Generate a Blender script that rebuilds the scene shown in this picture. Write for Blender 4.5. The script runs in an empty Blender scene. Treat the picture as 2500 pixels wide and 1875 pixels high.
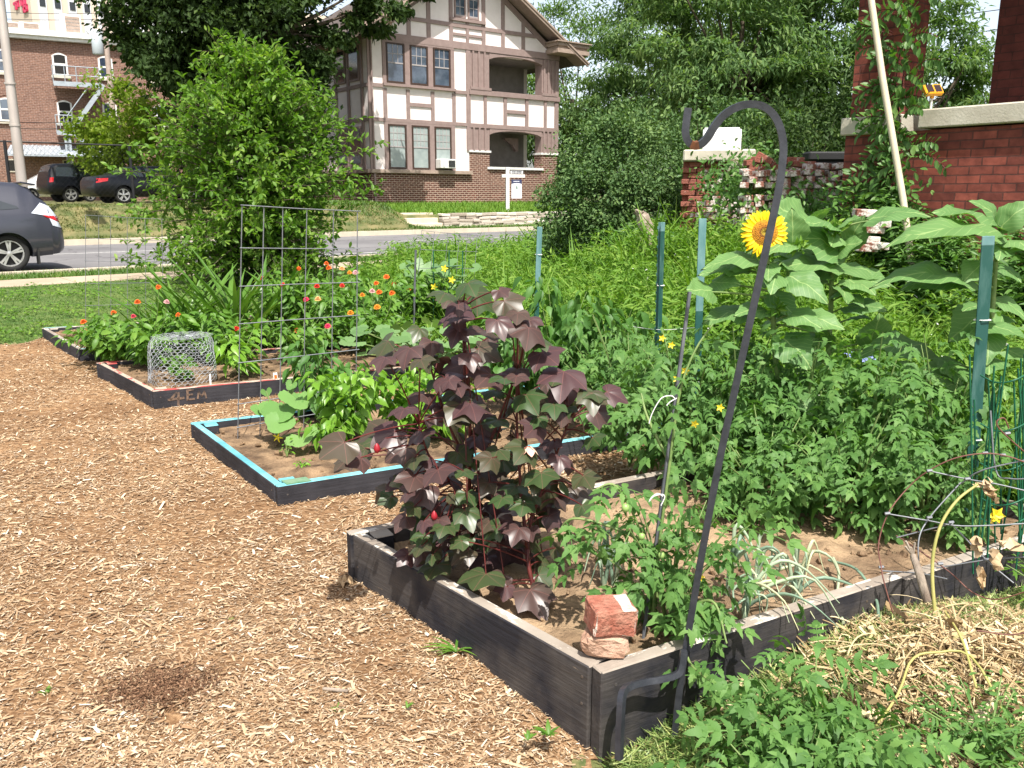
import bpy, math, random
import numpy as np
from mathutils import Vector, Matrix

# ------------------------------------------------------------------ camera, sky, sun, exposure
SC = bpy.context.scene
F_PX, CX, CY = 2100.0, 1250.0, 937.5          # focal length and centre in photo pixels (2500 x 1875)
PITCH = math.atan((CY - 478.0) / F_PX)
EYE = 1.5
cam_data = bpy.data.cameras.new('camera')
cam = bpy.data.objects.new('camera', cam_data)
SC.collection.objects.link(cam)
cam.location = (0, 0, EYE)
cam.rotation_euler = (math.pi / 2 - PITCH, 0, 0)
cam_data.sensor_width = 36.0
cam_data.lens = 36.0 * F_PX / 2500.0
cam_data.clip_start = 0.05
cam_data.clip_end = 3000.0
SC.camera = cam

SUN_EL = math.radians(60)
SUN_AZ = math.radians(167)                    # clockwise from +Y: behind the camera, a little to the right
TO_SUN = Vector((math.sin(SUN_AZ) * math.cos(SUN_EL), math.cos(SUN_AZ) * math.cos(SUN_EL), math.sin(SUN_EL)))
world = bpy.data.worlds.new('World')
SC.world = world
world.use_nodes = True
wn = world.node_tree.nodes
wl = world.node_tree.links
sky = wn.new('ShaderNodeTexSky')
sky.sky_type = 'NISHITA'
sky.sun_disc = False
sky.sun_elevation = SUN_EL
sky.sun_rotation = SUN_AZ
sky.air_density = 1.0
sky.dust_density = 4.0
sky.ozone_density = 0.6
bg = wn['Background']
hsv = wn.new('ShaderNodeHueSaturation')
hsv.inputs['Saturation'].default_value = 0.62
hsv.inputs['Value'].default_value = 1.25
wl.new(sky.outputs['Color'], hsv.inputs['Color'])
# summer haze: the sky whitens and brightens towards the horizon
geo = wn.new('ShaderNodeTexCoord'); sepz = wn.new('ShaderNodeSeparateXYZ')
wl.new(geo.outputs['Generated'], sepz.inputs[0])
hz = wn.new('ShaderNodeMapRange'); hz.interpolation_type = 'SMOOTHSTEP'
hz.inputs['From Min'].default_value = 0.02; hz.inputs['From Max'].default_value = 0.55
hz.inputs['To Min'].default_value = 2.3; hz.inputs['To Max'].default_value = 0.95
wl.new(sepz.outputs['Z'], hz.inputs['Value'])
sc_ = wn.new('ShaderNodeVectorMath'); sc_.operation = 'SCALE'
wl.new(hsv.outputs['Color'], sc_.inputs[0]); wl.new(hz.outputs['Result'], sc_.inputs['Scale'])
wl.new(sc_.outputs['Vector'], bg.inputs['Color'])
bg.inputs['Strength'].default_value = 0.085
sun_data = bpy.data.lights.new('sun', 'SUN')
sun_data.energy = 4.8
sun_data.angle = math.radians(0.5)
sun_data.color = (1.0, 0.955, 0.88)
sun = bpy.data.objects.new('sun', sun_data)
SC.collection.objects.link(sun)
sun.rotation_euler = (-TO_SUN).to_track_quat('-Z', 'Y').to_euler()
sun.location = (0, -10, 30)
SC.view_settings.view_transform = 'Standard'
SC.view_settings.look = 'None'
SC.view_settings.exposure = 0.66
SC.view_settings.gamma = 1.0
SC.cycles.max_bounces = 6
SC.cycles.diffuse_bounces = 3
SC.cycles.glossy_bounces = 2
SC.cycles.transmission_bounces = 3
SC.cycles.transparent_max_bounces = 4
SC.cycles.caustics_reflective = False
SC.cycles.caustics_refractive = False

RNG = np.random.default_rng(11)
PI = math.pi


def ray(u, v):
    a = (u - CX) / F_PX
    b = (CY - v) / F_PX
    s, c = math.sin(PITCH), math.cos(PITCH)
    return np.array((a, c + b * s, b * c - s))


def at(u, v, Y):
    """point of the place seen at photo pixel (u, v), Y metres ahead"""
    d = ray(u, v)
    return np.array((d[0], d[1], d[2])) * (Y / d[1]) + np.array((0, 0, EYE))


def atz(u, v, z=0.0):
    d = ray(u, v)
    return d * ((z - EYE) / d[2]) + np.array((0, 0, EYE))


K = 2500.0 / 2212.0


# ------------------------------------------------------------------ helpers: tags
def tag(o, label=None, cat=None, group=None, kind=None):
    if label: o['label'] = label
    if cat: o['category'] = cat
    if group: o['group'] = group
    if kind: o['kind'] = kind
    return o


def empty(name, loc, rz=0.0, label=None, cat=None, group=None):
    o = bpy.data.objects.new(name, None)
    SC.collection.objects.link(o)
    o.location = tuple(float(q) for q in loc)
    o.rotation_euler = (0, 0, rz)
    return tag(o, label, cat, group)


def copy_tree(o, parent=None):
    c = o.copy()
    SC.collection.objects.link(c)
    c.parent = parent
    for ch in list(o.children):
        copy_tree(ch, c)
    return c


# ------------------------------------------------------------------ helpers: meshes
class MB:
    def __init__(self):
        self.v, self.f, self.m, self.uv, self.n = [], [], [], [], 0

    def add(self, verts, faces, mi=0, uv=None):
        verts = np.asarray(verts, dtype=np.float64).reshape(-1, 3)
        for f in faces if isinstance(faces, list) else [faces]:
            pass
        groups = {}
        if isinstance(faces, np.ndarray):
            groups[faces.shape[1]] = faces
        else:
            for f in faces:
                groups.setdefault(len(f), []).append(f)
        for k, fs in groups.items():
            fs = np.asarray(fs, dtype=np.int64)
            self.f.append(fs + self.n)
            self.m.append(np.full(len(fs), mi, dtype=np.int32))
        self.v.append(verts)
        self.uv.append(np.zeros((len(verts), 2)) if uv is None else np.asarray(uv, dtype=np.float64))
        self.n += len(verts)
        return self

    def box(self, x0, x1, y0, y1, z0, z1, mi=0):
        v = [(x0, y0, z0), (x1, y0, z0), (x1, y1, z0), (x0, y1, z0), (x0, y0, z1), (x1, y0, z1), (x1, y1, z1), (x0, y1, z1)]
        f = [(0, 3, 2, 1), (4, 5, 6, 7), (0, 1, 5, 4), (1, 2, 6, 5), (2, 3, 7, 6), (3, 0, 4, 7)]
        return self.add(v, f, mi)

    def obox(self, c, ax, ay, az, mi=0, bev=0.0):
        """box from centre and three half-axis vectors, optionally chamfered"""
        c, ax, ay, az = (np.asarray(q, float) for q in (c, ax, ay, az))
        if bev <= 0:
            s = [(-1, -1, -1), (1, -1, -1), (1, 1, -1), (-1, 1, -1), (-1, -1, 1), (1, -1, 1), (1, 1, 1), (-1, 1, 1)]
            v = [c + a * ax + b * ay + d * az for a, b, d in s]
            f = [(0, 3, 2, 1), (4, 5, 6, 7), (0, 1, 5, 4), (1, 2, 6, 5), (2, 3, 7, 6), (3, 0, 4, 7)]
            return self.add(v, f, mi)
        L = [np.linalg.norm(a) for a in (ax, ay, az)]
        r = [1 - bev / l for l in L]
        v, idx = [], {}
        for sx in (-1, 1):
            for sy in (-1, 1):
                for sz in (-1, 1):
                    for k in range(3):
                        t = [sx * r[0], sy * r[1], sz * r[2]]
                        t[k] = (sx, sy, sz)[k]
                        idx[(sx, sy, sz, k)] = len(v)
                        v.append(c + t[0] * ax + t[1] * ay + t[2] * az)
        f = []
        for k in range(3):
            i, j = [(1, 2), (2, 0), (0, 1)][k]
            for s in (-1, 1):
                q = []
                for a, b in ((-1, -1), (1, -1), (1, 1), (-1, 1)):
                    t = [0, 0, 0]; t[k] = s; t[i] = a; t[j] = b
                    q.append(idx[(t[0], t[1], t[2], k)])
                f.append(tuple(q if s > 0 else q[::-1]))
            for a in (-1, 1):          # edges parallel to axis k
                for b in (-1, 1):
                    q = []
                    for s, kk in ((-1, i), (1, i), (1, j), (-1, j)):
                        t = [0, 0, 0]; t[k] = s; t[i] = a; t[j] = b
                        q.append(idx[(t[0], t[1], t[2], kk)])
                    f.append(tuple(q))
        for sx in (-1, 1):
            for sy in (-1, 1):
                for sz in (-1, 1):
                    f.append(tuple(idx[(sx, sy, sz, k)] for k in range(3)))
        return self.add(v, f, mi)

    def tube(self, pts, rad, segs=6, mi=0, cap=True, phase=0.0, flat=1.0):
        pts = np.asarray(pts, float)
        n = len(pts)
        rad = np.full(n, rad, float) if np.isscalar(rad) else np.asarray(rad, float)
        tg = np.gradient(pts, axis=0)
        tg /= np.linalg.norm(tg, axis=1)[:, None] + 1e-12
        ref = np.array((0, 0, 1.0)) if abs(tg[0][2]) < 0.9 else np.array((1.0, 0, 0))
        a = np.cross(tg[0], ref); a /= np.linalg.norm(a) + 1e-12
        V = []
        ang = np.arange(segs) * 2 * PI / segs + phase
        for i in range(n):
            a = a - tg[i] * np.dot(a, tg[i]); a /= np.linalg.norm(a) + 1e-12
            b = np.cross(tg[i], a)
            V.append(pts[i] + rad[i] * (np.cos(ang)[:, None] * a * flat + np.sin(ang)[:, None] * b))
        V = np.concatenate(V)
        F = []
        for i in range(n - 1):
            for j in range(segs):
                k = (j + 1) % segs
                F.append((i * segs + j, i * segs + k, (i + 1) * segs + k, (i + 1) * segs + j))
        self.add(V, F, mi)
        if cap and segs > 2:
            self.add(V[:segs], [tuple(range(segs))[::-1]], mi)
            self.add(V[-segs:], [tuple(range(segs))], mi)
        return self

    def prism(self, poly, y0, y1, mi=0):
        """polygon in local x,z extruded from y0 to y1"""
        n = len(poly)
        v = [(x, y0, z) for x, z in poly] + [(x, y1, z) for x, z in poly]
        f = [tuple(range(n)), tuple(range(2 * n - 1, n - 1, -1))]
        f += [(i, i + n, (i + 1) % n + n, (i + 1) % n) for i in range(n)]
        return self.add(v, f, mi)

    def lathe(self, prof, segs=20, mi=0, origin=(0, 0, 0), axis='z'):
        prof = np.asarray(prof, float)
        a = np.arange(segs) * 2 * PI / segs
        V = []
        for r, h in prof:
            c, s = r * np.cos(a), r * np.sin(a)
            hh = np.full(segs, h)
            V.append(np.stack((c, s, hh), 1) if axis == 'z' else np.stack((c, hh, s), 1))
        V = np.concatenate(V) + np.asarray(origin, float)
        F = []
        for i in range(len(prof) - 1):
            for j in range(segs):
                k = (j + 1) % segs
                F.append((i * segs + j, i * segs + k, (i + 1) * segs + k, (i + 1) * segs + j))
        return self.add(V, F, mi)

    def leaves(self, tmpl, pos, d, nh, scale, mi=0, wscale=None):
        tv, tf, tuv = tmpl
        pos = np.asarray(pos, float); d = np.asarray(d, float); nh = np.asarray(nh, float)
        n = len(pos)
        if n == 0:
            return self
        scale = np.full(n, scale, float) if np.isscalar(scale) else np.asarray(scale, float)
        d = d / (np.linalg.norm(d, axis=1)[:, None] + 1e-9)
        s = np.cross(d, nh); s /= np.linalg.norm(s, axis=1)[:, None] + 1e-9
        nn = np.cross(s, d)
        ws = scale if wscale is None else scale * wscale
        V = pos[:, None, :] + (tv[None, :, 0, None] * ws[:, None, None]) * s[:, None, :] \
            + (tv[None, :, 1, None] * scale[:, None, None]) * d[:, None, :] \
            + (tv[None, :, 2, None] * scale[:, None, None]) * nn[:, None, :]
        k = len(tv)
        V = V.reshape(-1, 3)
        uv = np.tile(tuv, (n, 1))
        base = self.n
        off = (np.arange(n) * k)[:, None, None]
        groups = {}
        for f in tf:
            groups.setdefault(len(f), []).append(f)
        for kk, fs in groups.items():
            fs = np.asarray(fs, dtype=np.int64)[None] + off + base
            fs = fs.reshape(-1, kk)
            self.f.append(fs)
            self.m.append(np.full(len(fs), mi, dtype=np.int32))
        self.v.append(V); self.uv.append(uv); self.n += len(V)
        return self

    def build(self, name, mats, parent=None, smooth=False, uv=False):
        me = bpy.data.meshes.new(name)
        V = np.concatenate(self.v) if self.v else np.zeros((0, 3))
        me.vertices.add(len(V))
        me.vertices.foreach_set('co', V.astype(np.float32).ravel())
        li = np.concatenate([f.ravel() for f in self.f])
        tot = np.concatenate([np.full(len(f), f.shape[1], dtype=np.int32) for f in self.f])
        st = np.concatenate(([0], np.cumsum(tot)[:-1])).astype(np.int32)
        me.loops.add(len(li))
        me.loops.foreach_set('vertex_index', li.astype(np.int32))
        me.polygons.add(len(tot))
        me.polygons.foreach_set('loop_start', st)
        me.polygons.foreach_set('loop_total', tot)
        me.polygons.foreach_set('material_index', np.concatenate(self.m))
        me.polygons.foreach_set('use_smooth', np.full(len(tot), smooth, dtype=bool))
        if uv:
            U = np.concatenate(self.uv)
            lay = me.uv_layers.new(name='UVMap')
            lay.data.foreach_set('uv', U[li].astype(np.float32).ravel())
        me.update(calc_edges=True)
        for m in (mats if isinstance(mats, (list, tuple)) else [mats]):
            me.materials.append(m)
        o = bpy.data.objects.new(name, me)
        SC.collection.objects.link(o)
        if parent: o.parent = parent
        return o


def norm(v):
    v = np.asarray(v, float)
    return v / (np.linalg.norm(v, axis=-1, keepdims=True) + 1e-9)


def rot2(ang):
    return np.array(((math.cos(ang), -math.sin(ang)), (math.sin(ang), math.cos(ang))))


def curve(p0, p1, p2, n=8):
    t = np.linspace(0, 1, n)[:, None]
    p0, p1, p2 = (np.asarray(q, float) for q in (p0, p1, p2))
    return (1 - t) ** 2 * p0 + 2 * t * (1 - t) * p1 + t * t * p2


def spline(pts, n=40):
    P = np.asarray(pts, float)
    P = np.vstack((2 * P[0] - P[1], P, 2 * P[-1] - P[-2]))
    out = []
    m = len(P) - 3
    for k in np.linspace(0, m - 1e-6, n):
        i = int(k); t = k - i
        a, b, c, d = P[i:i + 4]
        out.append(0.5 * (2 * b + (c - a) * t + (2 * a - 5 * b + 4 * c - d) * t * t + (3 * b - a - 3 * c + d) * t ** 3))
    return np.array(out)


# leaf templates: (verts, faces, uv); x across, y along the leaf, z up
def blade(widths, fold=0.12, droop=0.25, y=None, wave=0.0):
    n = len(widths)
    y = np.linspace(0, 1, n) if y is None else np.asarray(y, float)
    v, uv = [], []
    for i, w in enumerate(widths):
        z = -droop * y[i] ** 2
        wv = wave * math.sin(i * 2.4)
        v += [(-w / 2, y[i], z + fold * w + wv), (0, y[i], z), (w / 2, y[i], z + fold * w - wv)]
        uv += [(0.5 - w / 2, y[i]), (0.5, y[i]), (0.5 + w / 2, y[i])]
    f = []
    for i in range(n - 1):
        a = i * 3
        f += [(a, a + 1, a + 4, a + 3), (a + 1, a + 2, a + 5, a + 4)]
    return np.array(v), f, np.array(uv)


def fan_leaf(radii, angs, droop=0.35, fold=0.06, rings=3, lobes=None):
    """palmate leaf: radii at angles (0 = along +y), petiole at the origin"""
    v, uv, f = [(0, 0, 0)], [(0.5, 0.3)], []
    n = len(radii)
    for k in range(1, rings + 1):
        t = k / rings
        for i in range(n):
            r = radii[i] * t
            a = angs[i]
            x, yy = r * math.sin(a), r * math.cos(a)
            z = -droop * r * r + (fold * r * (1 if i % 2 else -1))
            v.append((x, yy, z)); uv.append((0.5 + x * 0.5, 0.3 + yy * 0.5))
    for i in range(n - 1):
        f.append((0, 1 + i + 1, 1 + i))
        for k in range(rings - 1):
            a = 1 + k * n + i
            f.append((a, a + 1, a + 1 + n, a + n))
    return np.array(v), f, np.array(uv)


LEAF_OVAL = blade([0.02, 0.34, 0.46, 0.36, 0.02], 0.18, 0.15)
LEAF_LANCE = blade([0.03, 0.26, 0.30, 0.18, 0.01], 0.2, 0.3)
LEAF_PEPPER = blade([0.03, 0.36, 0.46, 0.34, 0.15, 0.01], 0.22, 0.35)
LEAF_BASIL = blade([0.05, 0.5, 0.62, 0.5, 0.22, 0.01], 0.22, 0.3, wave=0.02)
LEAF_ZIN = blade([0.15, 0.42, 0.46, 0.32, 0.02], 0.15, 0.28)
LEAF_STRAP = blade([0.08, 0.10, 0.11, 0.11, 0.10, 0.08, 0.05, 0.005], 0.3, 0.75)
GRASS = (np.array([(-0.04, 0, 0), (0.04, 0, 0), (0.03, 0.55, 0.03), (-0.03, 0.55, 0.03), (0.0, 1.0, 0.18)]),
         [(0, 1, 2, 3), (3, 2, 4)], np.zeros((5, 2)))
QUADLEAF = (np.array([(0, 0, 0), (0.27, 0.45, 0.06), (0, 1, -0.05), (-0.27, 0.45, 0.06)]), [(0, 1, 2, 3)], np.zeros((4, 2)))
FEATHER = (np.array([(0, 0, 0), (0.16, 0.4, 0.02), (0.02, 1, -0.2), (-0.16, 0.4, 0.02)]), [(0, 1, 2, 3)], np.zeros((4, 2)))
CHIP = (np.array([(-0.5, -0.5, 0), (0.42, -0.5, 0.01), (0.5, 0, 0.03), (0.38, 0.5, 0), (-0.45, 0.46, 0.0), (-0.5, 0, 0.03)]),
        [(0, 1, 2, 5), (5, 2, 3, 4)], np.zeros((6, 2)))


def jag_leaflet(L, w, ang, org, z0):
    y = [0, 0.18, 0.3, 0.48, 0.58, 0.8, 1.0]
    ww = [0.05, 0.75, 0.62, 0.8, 0.5, 0.4, 0.01]
    v = []
    c, s = math.cos(ang), math.sin(ang)
    for yy, k in zip(y, ww):
        for sx in (-1, 0, 1):
            x = sx * k * w / 2
            Y = yy * L - abs(sx) * 0.05 * L
            z = z0 - 0.35 * (yy * L) ** 2 / max(L, .01) * 1.0 + (0.22 * abs(x))
            v.append((org[0] + x * c + Y * s, org[1] - x * s + Y * c, z))
    f = []
    for i in range(len(y) - 1):
        a = i * 3
        f += [(a, a + 1, a + 4, a + 3), (a + 1, a + 2, a + 5, a + 4)]
    return v, f


def compound(seed=0, pairs=3):
    r = random.Random(seed)
    V, Fc = [], []
    specs = [(0.42, 0.27, 0.0, 0.62)]
    for i in range(pairs):
        yy = 0.16 + 0.46 * i / max(1, pairs - 1) if pairs > 1 else 0.4
        for s in (-1, 1):
            specs.append((0.30 + 0.08 * i / pairs + r.uniform(-.03, .03), 0.19 + r.uniform(-.03, .03), s * (1.15 - 0.15 * i + r.uniform(-.15, .15)), yy))
    for L, w, a, yy in specs:
        v, f = jag_leaflet(L, w, a, (0, yy), -0.22 * yy * yy)
        b = len(V)
        V += v; Fc += [tuple(q + b for q in g) for g in f]
    # rachis
    b = len(V)
    V += [(-0.012, 0, 0), (0.012, 0, 0), (0.012, 0.33, -0.03), (-0.012, 0.33, -0.03), (0.008, 0.65, -0.1), (-0.008, 0.65, -0.1)]
    Fc += [(b, b + 1, b + 2, b + 3), (b + 3, b + 2, b + 4, b + 5)]
    V = np.array(V)
    return V, Fc, np.zeros((len(V), 2))


TOMATO = [compound(1), compound(2), compound(3, 2)]

_n = 33
_a = np.linspace(-2.55, 2.55, _n)
_cr = np.interp(np.abs(np.degrees(_a)), [0, 10, 22, 32, 44, 54, 64, 82, 105, 125, 138, 146], [1.0, 0.88, 0.72, 0.66, 0.74, 0.86, 0.74, 0.60, 0.54, 0.47, 0.36, 0.22])
COTTON = fan_leaf(_cr, _a, droop=0.20, fold=0.0, rings=4)
for i in range(len(COTTON[0])):
    x, yy, z = COTTON[0][i]
    r = math.hypot(x, yy); a = math.atan2(x, yy)
    COTTON[0][i][2] = z - 0.022 * r * math.cos(a * 2 * PI / 0.95)
SQUASH = fan_leaf([0.66 + 0.16 * abs(math.cos(a * 1.9)) + 0.03 * (i % 2) - (0.25 if abs(a) > 2.4 else 0) for i, a in enumerate(_a)], _a, droop=0.1, fold=0.03, rings=3)
for i in range(len(SQUASH[0])):
    x, yy, z = SQUASH[0][i]
    SQUASH[0][i][2] = z + 0.18 * math.hypot(x, yy)


def heart_leaf():
    ny, nx = 11, 8
    ys = np.linspace(0, 1, ny)
    wid = [0.34, 0.66, 0.82, 0.88, 0.86, 0.78, 0.66, 0.50, 0.34, 0.16, 0.01]
    V, UV = [], []
    for i, yy in enumerate(ys):
        for j in range(nx + 1):
            t = j / nx * 2 - 1
            jag = 0.018 * (1 if (i + j) % 2 else -1) if abs(t) == 1 else 0
            x = t * (wid[i] / 2 + jag)
            back = -0.17 * abs(t) ** 1.5 if i == 0 else (-0.07 * abs(t) if i == 1 else 0)
            z = -0.42 * yy ** 2.0 + 0.16 * abs(x) - 0.45 * x * x + 0.022 * math.sin(yy * 16 + abs(t) * 3)
            V.append((x, yy + back, z)); UV.append((0.5 + x, yy))
    Fc = []
    for i in range(ny - 1):
        for j in range(nx):
            a = i * (nx + 1) + j
            Fc.append((a, a + 1, a + nx + 2, a + nx + 1))
    return np.array(V), Fc, np.array(UV)


HEART = heart_leaf()


# ------------------------------------------------------------------ materials
def _nt(name):
    m = bpy.data.materials.new(name)
    m.use_nodes = True
    nt = m.node_tree
    return m, nt, nt.nodes['Principled BSDF']


def ramp(nt, stops, fac=None, interp='LINEAR'):
    r = nt.nodes.new('ShaderNodeValToRGB')
    r.color_ramp.interpolation = interp
    el = r.color_ramp.elements
    while len(el) < len(stops):
        el.new(0.5)
    for e, (p, c) in zip(el, stops):
        e.position = p
        e.color = (c[0], c[1], c[2], 1)
    if fac is not None:
        nt.links.new(fac, r.inputs['Fac'])
    return r


def noise(nt, scale, detail=5, rough=0.6, coord='Object', stretch=None):
    tc = nt.nodes.new('ShaderNodeTexCoord')
    n = nt.nodes.new('ShaderNodeTexNoise')
    n.inputs['Scale'].default_value = scale
    n.inputs['Detail'].default_value = detail
    n.inputs['Roughness'].default_value = rough
    src = tc.outputs[coord]
    if stretch:
        mp = nt.nodes.new('ShaderNodeMapping')
        mp.inputs['Scale'].default_value = stretch
        nt.links.new(src, mp.inputs['Vector'])
        src = mp.outputs['Vector']
    nt.links.new(src, n.inputs['Vector'])
    return n


def bump(nt, b, hgt, strength=0.3, dist=0.02):
    n = nt.nodes.new('ShaderNodeBump')
    n.inputs['Strength'].default_value = strength
    n.inputs['Distance'].default_value = dist
    nt.links.new(hgt, n.inputs['Height'])
    nt.links.new(n.outputs['Normal'], b.inputs['Normal'])


def mixc(nt, fac, a, b, blend='MIX'):
    m = nt.nodes.new('ShaderNodeMix')
    m.data_type = 'RGBA'
    m.blend_type = blend
    if isinstance(fac, (int, float)): m.inputs[0].default_value = fac
    else: nt.links.new(fac, m.inputs[0])
    for k, q in ((6, a), (7, b)):
        if isinstance(q, (tuple, list)): m.inputs[k].default_value = (*q[:3], 1)
        else: nt.links.new(q, m.inputs[k])
    return m.outputs[2]


def math_n(nt, op, a, b=None, c=None):
    m = nt.nodes.new('ShaderNodeMath')
    m.operation = op
    for k, q in enumerate((a, b, c)):
        if q is None: continue
        if isinstance(q, (int, float)): m.inputs[k].default_value = q
        else: nt.links.new(q, m.inputs[k])
    return m.outputs[0]


def mat(name, c1, c2=None, scale=8.0, rough=0.7, metal=0.0, bmp=0.0, bscale=None, spec=0.4, stretch=None, lo=0.35, hi=0.65, coat=0.0, detail=5):
    m, nt, b = _nt(name)
    b.inputs['Roughness'].default_value = rough
    b.inputs['Metallic'].default_value = metal
    b.inputs['Specular IOR Level'].default_value = spec
    b.inputs['Coat Weight'].default_value = coat
    b.inputs['Coat Roughness'].default_value = 0.06
    b.inputs['Base Color'].default_value = (*c1, 1)
    if c2 is not None:
        n = noise(nt, scale, detail, stretch=stretch)
        r = ramp(nt, [(lo, c1), (hi, c2)], n.outputs['Fac'])
        nt.links.new(r.outputs['Color'], b.inputs['Base Color'])
    if bmp:
        n2 = noise(nt, bscale or scale * 3, 6, stretch=stretch)
        bump(nt, b, n2.outputs['Fac'], bmp)
    return m


def leaf_mat(name, stops, trans=0.3, rough=0.45, tcol=None, clump=0.5, spec=0.35, vein=None):
    """colour differs from leaf to leaf (random per island) and from clump to clump"""
    m, nt, b = _nt(name)
    g = nt.nodes.new('ShaderNodeNewGeometry')
    n = noise(nt, 1.6, 2)
    nf = math_n(nt, 'MULTIPLY_ADD', n.outputs['Fac'], 1.6, -0.3)
    f = math_n(nt, 'ADD', math_n(nt, 'MULTIPLY', g.outputs['Random Per Island'], 1 - clump), math_n(nt, 'MULTIPLY', nf, clump))
    r = ramp(nt, stops, f)
    col = r.outputs['Color']
    if vein:
        uvn = nt.nodes.new('ShaderNodeUVMap')
        sep = nt.nodes.new('ShaderNodeSeparateXYZ')
        nt.links.new(uvn.outputs['UV'], sep.inputs[0])
        if vein[0] == 'pinnate':
            ax = math_n(nt, 'ABSOLUTE', math_n(nt, 'SUBTRACT', sep.outputs[0], 0.5))
            mid = math_n(nt, 'LESS_THAN', ax, 0.012)
            q = math_n(nt, 'FRACT', math_n(nt, 'SUBTRACT', math_n(nt, 'MULTIPLY', sep.outputs[1], 7.0), math_n(nt, 'MULTIPLY', ax, 7.5)))
            side = math_n(nt, 'LESS_THAN', math_n(nt, 'ABSOLUTE', math_n(nt, 'SUBTRACT', q, 0.5)), 0.045)
            vm = math_n(nt, 'MAXIMUM', mid, math_n(nt, 'MULTIPLY', side, 0.6))
        else:
            x = math_n(nt, 'SUBTRACT', sep.outputs[0], 0.5)
            y = math_n(nt, 'SUBTRACT', sep.outputs[1], 0.3)
            an = math_n(nt, 'ARCTAN2', x, y)
            q = math_n(nt, 'FRACT', math_n(nt, 'ADD', math_n(nt, 'MULTIPLY', an, 1.0526), 0.5))
            rr = math_n(nt, 'SQRT', math_n(nt, 'ADD', math_n(nt, 'MULTIPLY', x, x), math_n(nt, 'MULTIPLY', y, y)))
            dd = math_n(nt, 'MULTIPLY', math_n(nt, 'ABSOLUTE', math_n(nt, 'SUBTRACT', q, 0.5)), rr)
            vm = math_n(nt, 'LESS_THAN', dd, 0.0028)
        col = mixc(nt, math_n(nt, 'MULTIPLY', vm, vein[2]), col, vein[1])
    nt.links.new(col, b.inputs['Base Color'])
    b.inputs['Roughness'].default_value = rough
    b.inputs['Specular IOR Level'].default_value = spec
    if trans > 0:
        t = nt.nodes.new('ShaderNodeBsdfTranslucent')
        tc = mixc(nt, 1.0, col, tcol or (1.5, 1.7, 0.6), 'MULTIPLY')
        nt.links.new(tc, t.inputs['Color'])
        mx = nt.nodes.new('ShaderNodeMixShader')
        mx.inputs[0].default_value = trans
        nt.links.new(b.outputs[0], mx.inputs[1])
        nt.links.new(t.outputs[0], mx.inputs[2])
        nt.links.new(mx.outputs[0], nt.nodes['Material Output'].inputs['Surface'])
    return m


def island_mat(name, stops, rough=0.85, spec=0.2, bmp=0.0, bscale=60, interp='LINEAR', extra=None):
    m, nt, b = _nt(name)
    g = nt.nodes.new('ShaderNodeNewGeometry')
    r = ramp(nt, stops, g.outputs['Random Per Island'], interp)
    col = r.outputs['Color']
    if extra:
        n = noise(nt, extra[0], 6)
        f = ramp(nt, [(extra[2], (0, 0, 0)), (extra[3], (1, 1, 1))], n.outputs['Fac'])
        col = mixc(nt, f.outputs['Color'], col, extra[1])
    nt.links.new(col, b.inputs['Base Color'])
    b.inputs['Roughness'].default_value = rough
    b.inputs['Specular IOR Level'].default_value = spec
    if bmp:
        n2 = noise(nt, bscale, 6)
        bump(nt, b, n2.outputs['Fac'], bmp)
    return m


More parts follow.
